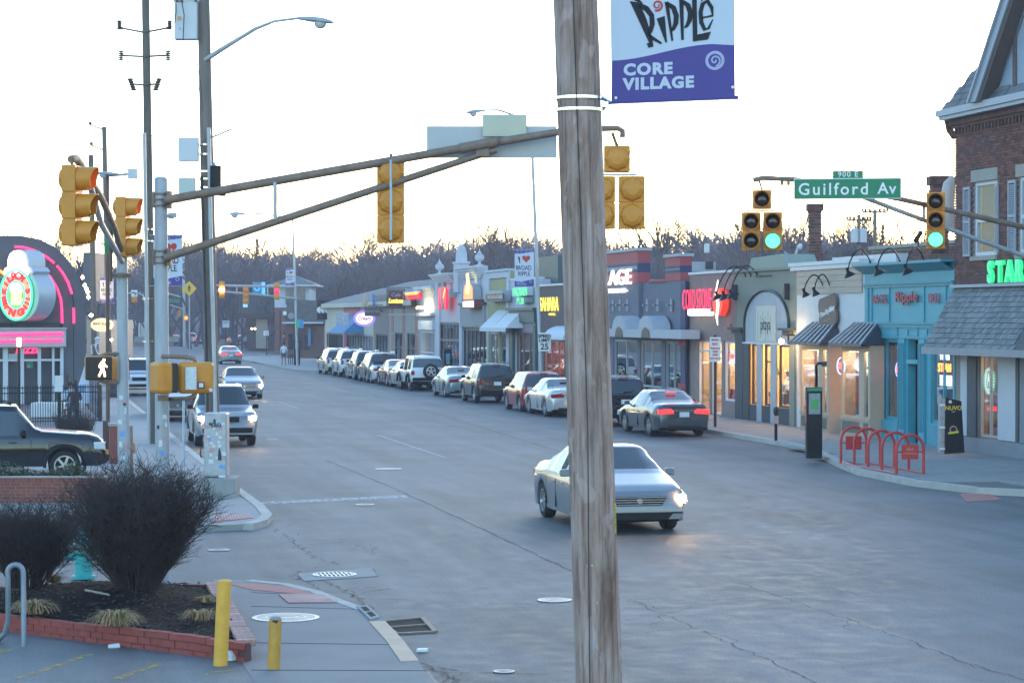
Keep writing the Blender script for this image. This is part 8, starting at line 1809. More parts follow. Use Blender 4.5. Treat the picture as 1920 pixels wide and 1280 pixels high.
# brick tower building with glazed lantern and hipped roof
d_ = 245; k = d_ / F; m_rb = mat('orange_brick', (.22, .105, .08), .85, var=.12); t, _, _, _ = facing('tower_building', 'brick building with a glazed white lantern and a hipped grey roof', 515, 592, 578, 658, d_, 8, m_rb)
obj('lantern', MB().obox(DP(554, 557, d_+4), CX_*34*k, nz*3.2, FU*20*k), m_ww, t)
for u in (541, 554, 567): obj('window', MB().obox(DP(u, 556, d_+.6), CX_*5.2*k, nz*.05, FU*15*k), mat('lantern_glass', (.10, .12, .12), .2), t)
ro = DP(554, 535, d_+4); obj('hipped_roof', MB().add([tuple(ro+CX_*s1*47*k+nz*s2*4.3) for s1, s2 in ((-1, 1), (1, 1), (1, -1), (-1, -1))]+[tuple(ro+FU*19*k)], [(0, 1, 4), (1, 2, 4), (2, 3, 4), (3, 0, 4), (0, 3, 2, 1)]), m_metal, t); obj('fascia', MB().obox(ro - FU*.06, CX_*47.3*k, nz*4.32, FU*.08), m_ww, t)
for u in (522, 530): obj('brick_pier', MB().obox(DP(u, 618, d_ - .2), CX_*.16, nz*.1, FU*2.2), mat('pier_brick', (.18, .085, .07), .85), t)
t, k, _, _ = facing('bank_building', 'low dark building with a ribbed metal mansard roof', 463, 515, 590, 656, 262, 8, mat('dark_panel', (.07, .06, .06), .8)); obj('garage_panel', MB().obox(DP(491, 625, 261.8), CX_*11*k, nz*.05, FU*28*k), m_arc, t); obj('mansard', MB().prism([(0, 0), (70*k, 0), (70*k, 34*k), (3*k, 34*k)], DP(446, 587, 261), CX_, FU, nz*-6), mat('dark_metal', (.085, .09, .10), .5, .4, var=.08), t)
for i in range(14): obj('roof_rib', MB().obox(DP(449+i*5, 570, 260.8), CX_*.03, nz*.05, FU*17*k), m_metal, t)
obj('fascia', MB().obox(DP(480, 591, 260.7), CX_*36*k, nz*.2, FU*4.5*k), m_dark, t); obj('column', MB().cyl(DP(454, 655, 260), DP(454, 592, 260), .12), m_dark, t); 
for u in (472, 478): obj('wall_lamp', MB().lathe([(.001, -.12), (.12, 0), (.001, .12)], DP(u, 616, 260), n=8), glow('lamp_pair', (1, .75, .35), 9), t)
pole_sign('small white sign and red sign near the bank', 423, 651, 0, 600, 417, 430, 601, 614, (('LEFT', 605, 5, m_ink),)); pole_sign('red and white octagonal notice post on the far kerb', 500, 666, 0, 620, 494, 504, 620, 629, (('12', 625, 7, m_redink),))
t = thing('planter_tub', 'round dark planter tub on the far pavement', 'planter', GP(498, 655)); obj('tub', MB().lathe([(.3, 0), (.42, .5), (.4, .9), (.3, 1.2)], GP(498, 655), n=14), m_dark, t)
t = thing('sandwich_board', 'dark pay station at the far end of the parked row', 'pay station', GP(557, 682)); c_ = GP(557, 684, .13); obj('column', MB().obox(c_+FU*.95, CX_*.22, nz*.15, FU*.95), m_black, t); obj('screen', MB().obox(c_+FU*1.5+nz*.155, CX_*.12, nz*.005, FU*.25), m_stick, t)
t = thing('bike_rack', 'small black bicycle rack beside the far pay station', 'bike rack', GP(545, 681)); 
for i in range(4): p = GP(541+i*3.6, 683, .13); obj('hoop', MB().tube([p, p+FU*.7, p+FU*.75+VV((.12, 0, 0)), p+VV((.14, 0, .7)), p+VV((.14, 0, 0))], .03, 5), m_black, t)
t = thing('notice_board', 'small blue and green pay station beside the white off-roader', 'pay station', DP(840, 675, 133)); obj('column', MB().obox(DP(840, 682, 131), CX_*.22, nz*.1, FU*.85), m_black, t); obj('screen', MB().obox(DP(840, 669, 130.8), CX_*.12, nz*.02, FU*.2), goods[3], t); obj('label', MB().obox(DP(840, 679, 130.8), CX_*.1, nz*.02, FU*.12), goods[4], t)

# ---------------- curved bar building on the left
m_kg = mat('dark_grey_cladding', (.105, .11, .125), .65, .1, var=.06, scale=1); m_alu = mat('aluminium', (.42, .44, .49), .45, .4, var=.07); m_pink = glow('neon_hot_pink', (1.0, .03, .16), 2.2); m_green_n = glow('neon_green', (.05, 1, .35), 2.5); m_ngrn = m_green_n
DK = 100.0; kk = DK / F
fd = (CX_*cos(R(-24)) - nz*sin(R(-24))*1.0).normalized(); fd = (CX_*.93 - nz*.37).normalized()      # along the front, going away to the right
fo = DP(100, 757, DK); fo.z = 0; fn = VV((fd.y, -fd.x, 0));  fn = fn if fn.dot(nz) > 0 else -fn
def KP(u, v, out=0.0):                  # photo pixel -> point on the bar's front plane
    ray = (DP(u, v, 1.0) - VV((0, 0, EYE))); o_ = VV((0, 0, EYE)); s_ = (fo+fn*out - o_).dot(fn) / ray.dot(fn); return o_+ray*s_
def KQ(u, v): p = KP(u, v); return ((p - fo).dot(fd), p.z)
t = KB = thing('bar_building', 'dark grey bar with a curved gable outlined in pink neon', 'building', fo)
arch = [KQ(u, v) for u, v in ((-120, 446), (0, 442), (40, 442), (75, 449), (105, 464), (130, 490), (148, 520), (158, 550), (161, 580), (161, 757))]
arch = [(a, max(b, .05)) for a, b in arch]; left = arch[0][0]
gl0, gr0 = KQ(-120, 640), KQ(118, 640); wl_, wr_ = KQ(0, 645)[0] - 2.5, KQ(117, 645)[0]; zwt, zwb = KQ(60, 648)[1], .5
prof = arch+[(wr_, .05), (wr_, zwt+1.0), (left, zwt+1.0)]
obj('gable_wall', MB().prism(prof[::-1], fo, fd, FU, -fn*.4), m_kg, t)
obj('side_wall', MB().prism([(a, b) for a, b in arch[1:]]+[(arch[1][0], .05)], fo - fn*.41, fd, FU, -fn*22), m_kg, t)
for u in (138,): a_ = KQ(u, 700); obj('cladding_seam', MB().prism([(a_[0] - .02, .1), (a_[0]+.02, .1), (a_[0]+.02, KQ(u, 610)[1]), (a_[0] - .02, KQ(u, 610)[1])], fo+fn*.002, fd, FU, fn*.01), m_dark, t)
def kneon(pts, r=.055, m=None, nm='neon_tube'): return obj(nm, MB().tube([KP(u, v, .12) for u, v in pts], r, 8), m or m_pink, t, True)
kneon([(28, 463), (45, 464), (65, 470), (85, 480), (102, 493)]); kneon([(107, 498), (118, 512), (128, 530), (135, 551)]); kneon([(138, 577), (138.5, 590), (138.5, 606)])
kneon([(52, 491), (65, 496), (80, 506), (95, 520), (107, 540), (114, 560), (116, 580), (116.5, 606)])
kneon([(0, 508), (6, 512), (13, 517)], m=m_neonor); obj('dark_gap', MB().tube([KP(135, 553, .1), KP(138, 565, .1), KP(138, 575, .1)], .02, 5), m_black, t)
def kbox(nm, u0, u1, v0, v1, out, m, inn=.0, parent=None, bevel=0):
    a_, b_ = KQ(u0, (v0+v1) / 2), KQ(u1, (v0+v1) / 2); z0, z1 = KQ((u0+u1) / 2, v1)[1], KQ((u0+u1) / 2, v0)[1]
    return obj(nm, MB().prism([(a_[0], z0), (b_[0], z0), (b_[0], z1), (a_[0], z1)], fo+fn*inn, fd, FU, fn*(out - inn)), m, parent or t, bevel=bevel)
kbox('recess', 22, 114, 606, 615, .05, m_frame_d, .01); kbox('fascia', -60, 120, 618, 650, .5, m_alu, .01); 
for v in (628.5, 641): o_ = obj('neon_tube', MB().tube([KP(-60, v, .56), KP(118, v - 3, .56)], .07, 8), m_pink, t)
kbox('fascia_lip', -60, 121, 614, 617.5, .6, m_alu, .01)
# window wall
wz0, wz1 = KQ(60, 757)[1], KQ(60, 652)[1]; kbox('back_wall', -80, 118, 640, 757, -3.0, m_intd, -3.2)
kbox('mullion', 5, 14, 650, 757, .12, m_frame_w, .02); 
for u0, u1 in ((-20, -14), (38, 44), (70, 76), (97, 101), (112, 118)): kbox('mullion', u0, u1, 650, 757, .12, m_frame_w, .02)
for v0, v1 in ((648, 652), (673, 677)): kbox('transom', -60, 118, v0, v1, .10, m_frame_w, .03)
for u0, u1 in ((-12, 5), (14, 38), (44, 70), (76, 97), (101, 112)):
    for v0, v1 in ((652, 673), (677, 757)): a_ = KQ(u0, 700)[0]; b_ = KQ(u1, 700)[0]; z0, z1 = max(.1, KQ(50, v1)[1]), KQ(50, v0)[1]; obj('pane', MB().add([tuple(fo+fd*x_+FU*z_+fn*.06) for x_, z_ in ((a_, z0), (b_, z0), (b_, z1), (a_, z1))], [(0, 1, 2, 3)]), m_glass, t)
o_ = thing('window_sign', 'pink neon script in the bar window', 'neon sign', KP(52, 655, -.1)); text('Pizza', KP(52, 655, -.1), fd, FU, .55, m_pink, o_, ext=.01, bold=.015, shear=.2)
o_ = thing('window_poster', 'pale posters inside the bar window', 'poster', KP(55, 682, -.1)); 
for u0, u1, v0, v1, m_ in ((50, 62, 674, 690, goods[4]), (16, 34, 663, 673, m_stick), (52, 56, 684, 689, m_stick)): kbox('sheet', u0, u1, v0, v1, -.05, m_, -.07, parent=o_)
# round sign with mug, built with a thick pale case
sc_ = KP(32, 553, 1.0); sg = thing('round_bar_sign', 'large round red and green lit sign with a white topped mug', 'sign', sc_); Rv = 48*kk*.98; Ru = 34*kk
sx_ = (CX_*.96 - nz*-.30).normalized(); sn = VV((sx_.y, -sx_.x, 0)); sn = sn if sn.dot(nz) > 0 else -sn
def ell(ru, rv, n=32, c=(0, 0)): return [(c[0]+ru*cos(2*pi*i / n), c[1]+rv*sin(2*pi*i / n)) for i in range(n)]
caseM = mat('sign_case', (.45, .48, .54), .4, .3, var=.05)
obj('case', MB().prism(ell(Ru*1.12, Rv*1.02), sc_ - sn*.05+sx_*.15, sx_, FU, -sn*.9+sx_*.32), caseM, sg, True)
capz = [( -.52, -.2), (.50, -.2), (.62, .0), (.5, .18), (.40, .2), (.40, .5), (.32, .75), (.1, .9), (-.12, .9), (-.32, .75), (-.42, .5), (-.42, .2), (-.55, .15), (-.62, 0)]
co_ = sc_+FU*(Rv*.92)+sx_*.0; obj('foam_case', MB().prism([(a*1.12, b*1.04) for a, b in capz], co_ - sn*.05+sx_*.1, sx_, FU, -sn*.9+sx_*.3), caseM, sg, True); obj('lit_foam', MB().prism(capz, co_, sx_, FU, sn*.06), glow('lit_foam_white', (1, .98, .95), 3.0), sg)
obj('green_disc', MB().prism(ell(Ru, Rv), sc_, sx_, FU, sn*.03), glow('lit_green_rim', (.1, .55, .12), .5, (.1, .4, .12)), sg); obj('yellow_ring', MB().prism(ell(Ru*.93, Rv*.93), sc_+sn*.03, sx_, FU, sn*.01), glow('lit_salmon_ring', (.85, .35, .22), .8, (.6, .25, .2)), sg)
q = MB()
for rr_ in (.97,): q.tube([sc_+sn*.09+sx_*Ru*rr_*cos(i*pi / 18)+FU*Rv*rr_*sin(i*pi / 18) for i in range(37)], .045, 6)
q.tube([sc_+sn*.09+sx_*Ru*.52*cos(i*pi / 18)+FU*Rv*.52*sin(i*pi / 18) for i in range(37)], .04, 6); obj('neon_ring', q, m_ngrn, sg)
obj('inner_disc', MB().prism(ell(Ru*.5, Rv*.5), sc_+sn*.041, sx_, FU, sn*.01), glow('lit_inner', (.3, .55, .1), .5, (.2, .3, .1)), sg); obj('mug', MB().prism([(-.24, -.42), (.22, -.42), (.24, .35), (-.24, .35)], sc_+sn*.052, sx_, FU, sn*.03), glow('lit_mug', (1, .85, .2), 2.6), sg); obj('mug_foam', MB().prism([(-.28, .2), (.26, .2), (.3, .42), (.1, .52), (-.2, .5), (-.32, .36)], sc_+sn*.083, sx_, FU, sn*.02), glow('lit_mug_foam', (1, 1, .95), 4), sg); obj('mug_handle', MB().tube([sc_+sn*.07+sx_*x_+FU*z_ for x_, z_ in ((.24, .2), (.38, .15), (.4, -.15), (.24, -.25))], .03, 6), glow('lit_handle', (1, .8, .1), 2.2), sg)
m_kl = glow('lit_sign_red', (.75, .03, .05), .9, (.45, .02, .04))
def ring_text(s, a0, a1, flip):
    for i, ch_ in enumerate(s):
        an = R(a0+(a1 - a0)*i / (len(s) - 1)); p = sc_+sn*.06+sx_*Ru*.74*cos(an)+FU*Rv*.74*sin(an); rot = an - pi / 2 if not flip else an+pi / 2
        text(ch_, p, sx_*1, FU, .44, m_kl, sg, ext=.02, bold=.022, rot=rot, sx=1)
ring_text("KILROY'S", 168, 12, False); ring_text("Bar N' Grill", 192, 348, True)
# fence, lamp, people at the patio
m_iron2 = mat('fence_black', (.012, .012, .014), .5, var=.1); fe = thing('iron_fence', 'black iron picket fence around the bar patio', 'fence', GP(188, 795)); A = GP(188, 795); Bp = GP(-30, 800); Cc = GP(140, 757)
d2 = (Bp - A); L_ = d2.length; d2.normalize(); n = 52; pk = MB().box(-.012, .012, -.012, .012, 0, 1.42).mesh('picket', m_iron2)
Bf = GP(112, 797); far_ = VV((A.x - .2, A.y+20, 0))
def fence_run(P_, Q_, n, skip=()):
    for i in range(n):
        if i in skip: continue
        p = P_.lerp(Q_, i / n); o = bpy.data.objects.new('picket', pk); COL.objects.link(o); o.parent = fe; o.matrix_parent_inverse = Matrix.Translation(-ROOT[fe.name]); o.location = (p.x, p.y, 0)
    for z in (1.15, 1.33, .15): obj('rail', MB().tube([P_+FU*z, Q_+FU*z], .018, 4), m_iron2, fe)
fence_run(A, Bp, 46); far2 = DP(160, 0, 96); far2.z = 0; fence_run(A, far2, 16)
for u, vt, vb in ((188, 722, 795), (143, 712, 794), (111, 706, 796), (127, 702, 765)): d = F*EYE / (vb - 595); obj('fence_post', MB().obox(DP(u, (vt+vb) / 2, d), CX_*.055, nz*.055, FU*(vb - vt) / 2*d / F), m_iron2, fe)
lp_ = DP(35, 800, 82); lp_.z = 0; t = thing('lamp_post', 'short black lamp post with a glowing lantern by the bar', 'street lamp', lp_); obj('post', MB().cyl(lp_, DP(35, 650, 82), .05), m_iron2, t); obj('lantern', MB().lathe([(.07, 0), (.09, .27), (.06, .3)], DP(35.5, 649, 82), n=10), glow('lantern_glow', (1, .6, .2), 9), t)
for u, v, lb in ((111, 720, 'left'),): obj('notice', MB().obox(DP(110, 719, 79), CX_*.14, nz*.01, FU*.28), m_stick, fe)
# low flag wall behind the fence
t = thing('patio_table', 'grey covered patio table behind the fence', 'table', DP(92, 758, 86)); obj('cloth', MB().obox(DP(92, 768, 86), CX_*.62, nz*.4, FU*.28), m_stick, t, bevel=.04)
t = thing('patio_umbrella', 'closed white and blue umbrella canvas behind the fence', 'umbrella', DP(160, 750, 92)); obj('canvas', MB().lathe([(.5, 0), (.35, .7), (.1, 1.5)], DP(163, 755, 92), n=10), mat('umbrella_cloth', (.45, .5, .6), .7, var=.3, scale=3), t); obj('blue_panel', MB().obox(DP(152, 728, 90), CX_*.14, nz*.02, FU*.13), goods[3], t)
# brick wall and junipers in front of the lot
m_wb = mat('orange_red_brick', (.27, .082, .06), .85, var=.2, scale=9, rand=.16, bump=.3); dW = 16215 / (952 - 595); W0 = DP(-60, 0, dW); W1 = DP(206, 0, dW); W0.z = W1.z = 0
bw = thing('brick_wall', 'low orange red brick wall behind the leafless bushes', 'wall', W1); dW_ = (W1 - W0); Lw = dW_.length; dW_.normalize(); nW = VV((-dW_.y, dW_.x, 0)); nW = nW if nW.dot(nz) > 0 else -nW
hW = .60; obj('mortar', MB().obox((W0+W1) / 2 - nW*.1+FU*hW / 2, dW_*Lw / 2, nW*.10, FU*hW / 2), m_mort, bw); bmw = MB().box(-.097, .097, -.02, .008, 0, .058).mesh('brick', m_wb); bms = MB().box(-.033, .033, -.02, .012, 0, .095).mesh('soldier_brick', m_wb); ang = math.atan2(dW_.y, dW_.x); c_ = 0
def addb(me, p):
    o = bpy.data.objects.new(me.name.split('.')[0], me); COL.objects.link(o); o.parent = bw; o.matrix_parent_inverse = Matrix.Translation(-ROOT[bw.name]); o.location = p; o.rotation_euler = (0, 0, ang+(pi if True else 0))
for row in range(7):
    s_ = .1+(.105 if row % 2 else 0)
    while s_ < Lw - .08: addb(bmw, W0+dW_*s_+FU*(.03+row*.068)); s_ += .21; c_ += 1
s_ = .05
while s_ < Lw - .04: addb(bms, W0+dW_*s_+FU*.503); s_ += .077; c_ += 1
print('wall bricks', c_); obj('coping', MB().obox((W0+W1) / 2 - nW*.1+FU*(hW+.012), dW_*Lw / 2, nW*.14, FU*.012), m_lime, bw)
t = thing('brick_pier', 'short brick pier with a pale cap beside the brown post', 'pier', GP(216, 878)); p = GP(216, 876); obj('bricks', MB().box(p.x - .14, p.x+.14, p.y - .2, p.y+.4, 0, 1.05), m_wb, t); obj('cap', MB().box(p.x - .17, p.x+.17, p.y - .23, p.y+.43, 1.052, 1.12), m_lime, t)
mb = MB(); r7 = random.Random(21)
for _ in range(9000):
    f = r7.random(); w_ = r7.uniform(-.0, .9); p = W0.lerp(W1, f*.88) - nW*(.25+w_); hgt = (.62+.28*sin(f*9)*.35+.18*sin(w_ / .9*pi))*(1 if f < .8 else 1 - (f - .8)*3); z = max(.05, hgt*r7.uniform(.3, 1.0)); a = r7.uniform(0, 6.28); s_ = r7.uniform(.03, .07)
    u_ = VV((cos(a), sin(a), r7.uniform(-.2, .9)))*s_; v_ = VV((-sin(a), cos(a), r7.uniform(-.3, .3)))*s_*.4; c0 = VV((p.x, p.y, z)); mb.add([c0 - v_, c0+v_, c0+u_*1.4], [(0, 1, 2)])
o_ = obj('juniper_hedge', mb, mat('juniper', (.055, .075, .03), .85, var=.4, scale=5)); tag(o_, 'low green juniper hedge along the top of the orange red brick wall', 'hedge')
mb = MB()
for _ in range(900):
    p = GP(r7.uniform(108, 172), 812)+VV((0, r7.uniform(-1, 1), 0)); a = r7.uniform(0, 6.28); q0 = p; dd = VV((cos(a)*.4, sin(a)*.4, 1)).normalized(); L_ = r7.uniform(.2, .85); q1 = q0+dd*L_; w_ = VV((.006, 0, 0)); mb.add([q0 - w_, q0+w_, q1], [(0, 1, 2)])
    for _k in range(3): b_ = q0.lerp(q1, r7.uniform(.4, 1)); e_ = b_+VV((r7.uniform(-.2, .2), r7.uniform(-.2, .2), r7.uniform(0, .2))); mb.add([b_ - w_*.7, b_+w_*.7, e_], [(0, 1, 2)])
o_ = obj('bare_bush', mb, m_bush); tag(o_, 'small leafless bush in front of the patio fence', 'bush')
# street beyond the bar on the left
t, k, _, _ = facing('side_shop', 'narrow tan shop past the bar with string lights', 163, 186, 600, 716, 135, 12, m_tanp)
obj('upper_storey', MB().obox(DP(178, 520, 142), CX_*.35, nz*2, FU*1.5), m_kg, t)
q = MB()
for u, v in ((155, 520), (159, 535), (162, 541), (165, 548), (166, 557)): q.lathe([(.001, -.12), (.1, 0), (.001, .12)], DP(u, v, 128), n=8)
o_ = obj('string_lights', q, m_bulb); tag(o_, 'string of warm lights at the corner past the bar', 'string lights')
s_ = thing('oval_sign', 'cream oval hanging sign left of the stickered post', 'sign', DP(191, 609, 118)); obj('face', MB().prism([(.58*cos(i*pi / 12), .35*sin(i*pi / 12)) for i in range(24)], DP(191, 609, 118), CX_, FU, nz*-.12), mat('cream_face', (.62, .52, .30), .5, var=.1, emit=(1, .7, .3), es=.25), s_); text('MARCELLAS', DP(191, 607, 118)+nz*.01, CX_, FU, .2, m_ink, s_, ext=.01, bold=.006, sx=.85); obj('centre_badge', MB().lathe([(.2, 0), (.2, .01)], DP(191, 612, 118)+nz*.0, nz, 12), m_warm, s_) if False else None
s_ = thing('wall_lamp', 'orange lamp glowing on the tan shop past the bar', 'wall lamp', DP(171, 591, 126)); obj('bulb', MB().lathe([(.001, -.1), (.12, 0), (.001, .1)], DP(171, 591, 126), n=10), m_bulb, s_)
s_ = thing('street_lamp', 'small bright star like lamp beside the brown post', 'street lamp', DP(209, 637, 125)); obj('bulb', MB().lathe([(.001, -.08), (.08, 0), (.001, .08)], DP(209, 637, 125), n=10), glow('far_lamp', (1, .75, .4), 30), s_); obj('post', MB().cyl(GP(209, 725, .1), DP(209, 640, 125), .04), m_dark, s_)
t = thing('litter_bin', 'square stone clad litter bin on the left pavement', 'litter bin', GP(218, 743)); p = GP(216, 744, .11); obj('bin', MB().lathe([(.34, 0), (.42, .15), (.44, .95), (.38, 1.1)], p, n=8), mat('stone_bin', (.14, .12, .11), .8, var=.15), t)
t = thing('lamp_bollard', 'small white lantern on a dark post past the bar', 'street lamp', DP(183, 640, 128)); obj('post', MB().cyl(GP(184, 722, .1), DP(184, 645, 128), .06), m_dark, t); obj('lantern', MB().lathe([(.12, 0), (.14, .4), (.2, .45), (.001, .6)], DP(183, 650, 128), n=10), m_stick, t)
t = thing('cafe_chair', 'pale curved chair frame outside the tan shop', 'chair', DP(176, 655, 126)); obj('frame', MB().tube([DP(172, 664, 126), DP(171, 648, 126), DP(177, 645, 126), DP(180, 655, 126), DP(184, 664, 126)], .04, 6), m_stick, t)
# far house with white columns and low walls
t, k, _, _ = facing('far_house', 'dark low house with white porch columns beyond the junction', 228, 300, 600, 640, 330, 10, mat('dark_house', (.06, .06, .075), .8)); obj('roof', MB().prism([(0, 0), (80*k, 0), (60*k, 22*k), (10*k, 22*k)], DP(224, 600, 329), CX_, FU, nz*-10), mat('dark_roof', (.05, .05, .06), .8), t)
for u in (250, 254, 261): obj('porch_column', MB().cyl(DP(u, 633, 328), DP(u, 599, 328), .12), m_white, t)
obj('pale_shed', MB().obox(DP(269, 619, 327), CX_*.35, nz*.5, FU*1.1), m_cream, t)
t = thing('retaining_wall', 'long low grey wall beyond the far junction', 'wall', GP(280, 645)); obj('wall', MB().obox(DP(275, 636, 300), CX_*6, nz*.3, FU*.35), m_concrete, t); obj('wall', MB().obox(DP(265, 645, 285), CX_*4, nz*.3, FU*.3), mat('dusky_wall', (.22, .18, .18), .8), t)
# roof line poles behind the shops
for lb, u, vb, vt, d, arms in (('grey utility pole with a wide crossarm above the turquoise shop', 1640, 470, 393, 105, ((398, 23),)), ('utility pole with two pale transformers above the turquoise shop', 1610, 492, 402, 105, ((413, 22),))):
    t = wpole('utility_pole', lb, u, vb, u, vt, d, .10, .09, m_wood)
    for v, w in arms:
        obj('crossarm', MB().tube([DP(u - w, v, d), DP(u+w, v, d)], .05, 5), m_dirtwood, t); q = MB()
        for j in (-1, -.75, -.4, .4, .75, 1): q.lathe([(.04, 0), (.07, .08), (.03, .16)], DP(u+w*j, v - 1, d), n=7)
        obj('insulator', q, m_ins, t)
    if u == 1610:
        for s in (-1, 1): obj('transformer', MB().lathe([(.16, -.3), (.19, -.28), (.19, .3), (.12, .36)], DP(u+s*7.5, 443, d - .2), n=12), m_greybox, t)
t = wpole('utility_pole', 'thin mast with a pale transformer above the striped parapets', 1323, 498, 1323, 443, 150, .06, .05, m_dirtwood); obj('transformer', MB().lathe([(.16, -.28), (.18, -.26), (.18, .28), (.1, .32)], DP(1325, 466, 149.8), n=12), m_greybox, t)
t = thing('roof_light', 'slanting silver roof light fitting by the chimney', 'lamp', DP(1490, 490, 88)); obj('arm', MB().tube([DP(1478, 500, 88), DP(1490, 482, 88), DP(1497, 462, 88)], .05, 6), m_galv, t); obj('arm', MB().tube([DP(1470, 472, 88), DP(1490, 488, 88)], .03, 6), m_galv, t); obj('head', MB().lathe([(.03, 0), (.13, .12), (.1, .2)], DP(1494, 462, 88), CX_, 10), m_stick, t)
t = thing('roof_unit', 'small tan vent box beside the brick chimney', 'roof unit', DP(1500, 486, 88)); obj('case', MB().obox(DP(1500, 488, 88), CX_*.16, nz*.2, FU*.18), m_tanp, t); obj('lid', MB().obox(DP(1500, 478.5, 88), CX_*.19, nz*.23, FU*.02), m_gutter, t)
t = thing('roof_unit', 'pale air conditioning box behind the striped parapets', 'roof unit', DP(1320, 500, 96)); obj('case', MB().obox(DP(1316, 500, 96), CX_*.55, nz*.4, FU*.2), m_cap, t); obj('grille', MB().obox(DP(1330, 497, 95.5), CX_*.16, nz*.02, FU*.16), m_frame_d, t)

# ================================================================ people
m_skin = mat('skin', (.36, .20, .15), .6, var=.05)
def person(label, foot, h, pose, shirt, legs, face_dir, hair=(.03, .02, .015)):
    t = thing('person', label, 'person', foot)
    S_ = h / 1.75
    if pose == 'stand':
        V_ = {'pel': (0, 0, .95, .135), 'bel': (0, 0, 1.12, .125), 'che': (0, 0, 1.32, .15), 'nek': (0, .0, 1.48, .06), 'hd0': (0, .01, 1.56, .075), 'hd': (0, .02, 1.65, .098),
              'lh': (-.10, 0, .90, .09), 'lk': (-.12, .05, .50, .06), 'la': (-.13, -.05, .09, .042), 'lt': (-.13, .10, .04, .036), 'rh': (.10, 0, .90, .09), 'rk': (.11, .10, .50, .06), 'ra': (.12, .12, .09, .042), 'rt': (.12, .27, .04, .036),
              'ls': (-.19, 0, 1.40, .058), 'le': (-.25, -.03, 1.12, .043), 'lw': (-.25, .06, .88, .032), 'lf': (-.25, .08, .80, .03), 'rs': (.19, 0, 1.40, .058), 're': (.25, 0, 1.12, .043), 'rw': (.24, .1, .90, .032), 'rf': (.24, .13, .82, .03)}
    else:
        V_ = {'pel': (0, 0, .55, .15), 'bel': (0, -.02, .72, .135), 'che': (0, -.03, .94, .15), 'nek': (0, 0, 1.10, .06), 'hd0': (0, .02, 1.18, .075), 'hd': (0, .03, 1.27, .098),
              'lh': (-.12, .08, .53, .10), 'lk': (-.14, .46, .54, .065), 'la': (-.14, .46, .10, .042), 'lt': (-.14, .6, .04, .036), 'rh': (.12, .08, .53, .10), 'rk': (.14, .46, .54, .065), 'ra': (.14, .46, .10, .042), 'rt': (.14, .6, .04, .036),
              'ls': (-.19, -.02, 1.02, .058), 'le': (-.25, .08, .78, .043), 'lw': (-.16, .32, .76, .032), 'lf': (-.13, .4, .77, .03), 'rs': (.19, -.02, 1.02, .058), 're': (.25, .08, .78, .043), 'rw': (.16, .32, .76, .032), 'rf': (.13, .4, .77, .03)}
    E_ = [('pel', 'bel'), ('bel', 'che'), ('che', 'nek'), ('nek', 'hd0'), ('hd0', 'hd'), ('pel', 'lh'), ('lh', 'lk'), ('lk', 'la'), ('la', 'lt'), ('pel', 'rh'), ('rh', 'rk'), ('rk', 'ra'), ('ra', 'rt'), ('che', 'ls'), ('ls', 'le'), ('le', 'lw'), ('lw', 'lf'), ('che', 'rs'), ('rs', 're'), ('re', 'rw'), ('rw', 'rf')]
    ks = list(V_); a = math.atan2(face_dir[1], face_dir[0]) - pi / 2; ca, sa = cos(a), sin(a)
    me = bpy.data.meshes.new('body'); me.from_pydata([(V_[k_][0]*S_, V_[k_][1]*S_, V_[k_][2]*S_) for k_ in ks], [(ks.index(x_), ks.index(y_)) for x_, y_ in E_], [])
    o = bpy.data.objects.new('body_tmp', me); COL.objects.link(o); sk = o.modifiers.new('s', 'SKIN'); 
    for i, k_ in enumerate(ks): me.skin_vertices[0].data[i].radius = (V_[k_][3]*S_,)*2; me.skin_vertices[0].data[i].use_root = (i == 0)
    o.modifiers.new('d', 'SUBSURF').levels = 1; o.modifiers['d'].render_levels = 1; dg = bpy.context.evaluated_depsgraph_get(); dg.update(); m2 = bpy.data.meshes.new_from_object(o.evaluated_get(dg)); bpy.data.objects.remove(o)
    m2.materials.clear(); 
    for m_ in (m_skin, shirt, legs, m_rubber): m2.materials.append(m_)
    hz_ = V_['pel'][2]*S_; nk = V_['nek'][2]*S_
    for p in m2.polygons:
        c = p.center; p.use_smooth = True
        if pose == 'stand': p.material_index = 0 if c.z > nk else (1 if c.z > hz_+.03 and (abs(c.x) < .24*S_ or c.z > 1.15*S_) else (0 if c.z > hz_+.03 or (abs(c.x) > .21*S_ and c.z > .7*S_) else (2 if c.z > .55*S_ or legs is not m_shorts else (0 if c.z > .1*S_ else 3))))
        else: p.material_index = 0 if c.z > nk else (1 if c.z > .62*S_ and c.y < .22*S_ else (0 if c.z > .68*S_ else (2 if c.z > .1*S_ else 3)))
    m2.transform(Matrix.Translation(foot) @ Matrix.Rotation(a, 4, 'Z')); b_ = obj('body', m2, None, t)
    hd = Vector(foot)+Matrix.Rotation(a, 3, 'Z') @ VV((V_['hd'][0], V_['hd'][1] - .018, V_['hd'][2]+.03))*S_; fdv = VV((cos(a+pi / 2), sin(a+pi / 2), 0))
    obj('hair', MB().lathe([(.001, .115), (.07, .10), (.108, .04), (.112, -.02), (.09, -.09), (.001, -.08)], hd - fdv*.025, n=12), mat('hair', hair, .8, var=.1), b_, True)
    sd = VV((-fdv.y, fdv.x, 0)); q = MB()
    for s in (-1, 1): q.lathe([(.001, -.01), (.012, 0), (.001, .01)], hd+fdv*.105+sd*s*.035 - FU*.02, n=6)
    obj('eyes', q, m_ink, b_); obj('nose', MB().lathe([(.016, -.02), (.012, .0), (.001, .02)], hd+fdv*.112 - FU*.045, n=6), m_skin, b_)
    return t
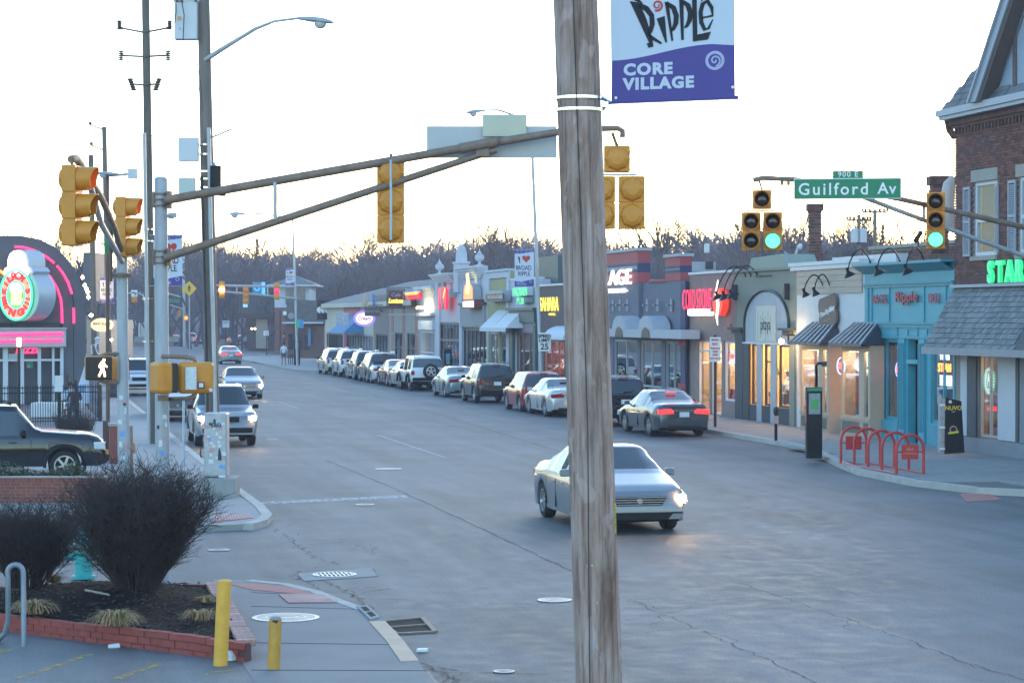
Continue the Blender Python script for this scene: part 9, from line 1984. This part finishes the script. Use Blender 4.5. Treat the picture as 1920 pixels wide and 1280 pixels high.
m_shorts = mat('dark_shorts', (.05, .06, .09), .8); m_lb = mat('pale_blue_cloth', (.35, .50, .60), .8, var=.1); m_mar = mat('maroon_cloth', (.06, .018, .03), .8, var=.1); m_jean = mat('denim', (.05, .07, .12), .8, var=.1)
person('person in a white T-shirt and dark shorts standing on the far pavement', GP(532, 685, .13), 1.75, 'stand', mat('white_tee', (.62, .64, .70), .8), m_shorts, (-.2, -1))
person('person in a pale top near the bank under the far signal', GP(460, 655, .0), 1.75, 'stand', m_lb, m_jean, (.5, -1))
pa = DP(131, 0, 84.5); pa.z = .02; person('person in a pale blue T-shirt seated at the patio table', pa, 1.75, 'sit', m_lb, m_jean, (.35, -1))
pb = DP(140, 0, 83); pb.z = .02; person('person in a maroon hooded top seated with their back to us', pb, 1.75, 'sit', m_mar, m_jean, (-.2, 1), hair=(.03, .01, .015))
for p_, lb in ((pa, 'dark patio chair under the person in pale blue'), (pb, 'dark patio chair under the person in maroon')):
    t = thing('patio_chair', lb, 'chair', p_); obj('seat', MB().box(p_.x - .22, p_.x+.22, p_.y - .2, p_.y+.22, .36, .40), m_iron2, t)
    for sx__ in (-1, 1):
        for sy__ in (-1, 1): obj('leg', MB().box(p_.x+sx__*.2 - .015, p_.x+sx__*.2+.015, p_.y+sy__*.19 - .015, p_.y+sy__*.19+.015, 0, .36), m_iron2, t)
t = thing('patio_table', 'small round patio table between the two seated people', 'table', (pa+pb) / 2); c_ = (pa+pb) / 2+VV((-.35, .0, 0)); obj('top', MB().lathe([(.32, .70), (.32, .73)], c_, n=20), m_iron2, t); obj('pedestal', MB().cyl(c_, c_+FU*.70, .03), m_iron2, t)
# ================================================================ evening haze
hb_ = MB().box(-700, 900, -60, 900, -1.5, 62)
mh = bpy.data.materials.new('haze'); mh.use_nodes = True; nt = mh.node_tree; nt.nodes.clear(); o_ = nn(nt, 'ShaderNodeOutputMaterial')
pv_ = nn(nt, 'ShaderNodeVolumePrincipled'); pv_.inputs['Color'].default_value = (.80, .82, 1, 1); pv_.inputs['Density'].default_value = .00045; pv_.inputs['Anisotropy'].default_value = .2
nt.links.new(pv_.outputs[0], o_.inputs['Volume']); h_ = obj('haze', hb_, mh); h_['kind'] = 'stuff'
sc.cycles.volume_bounces = 1
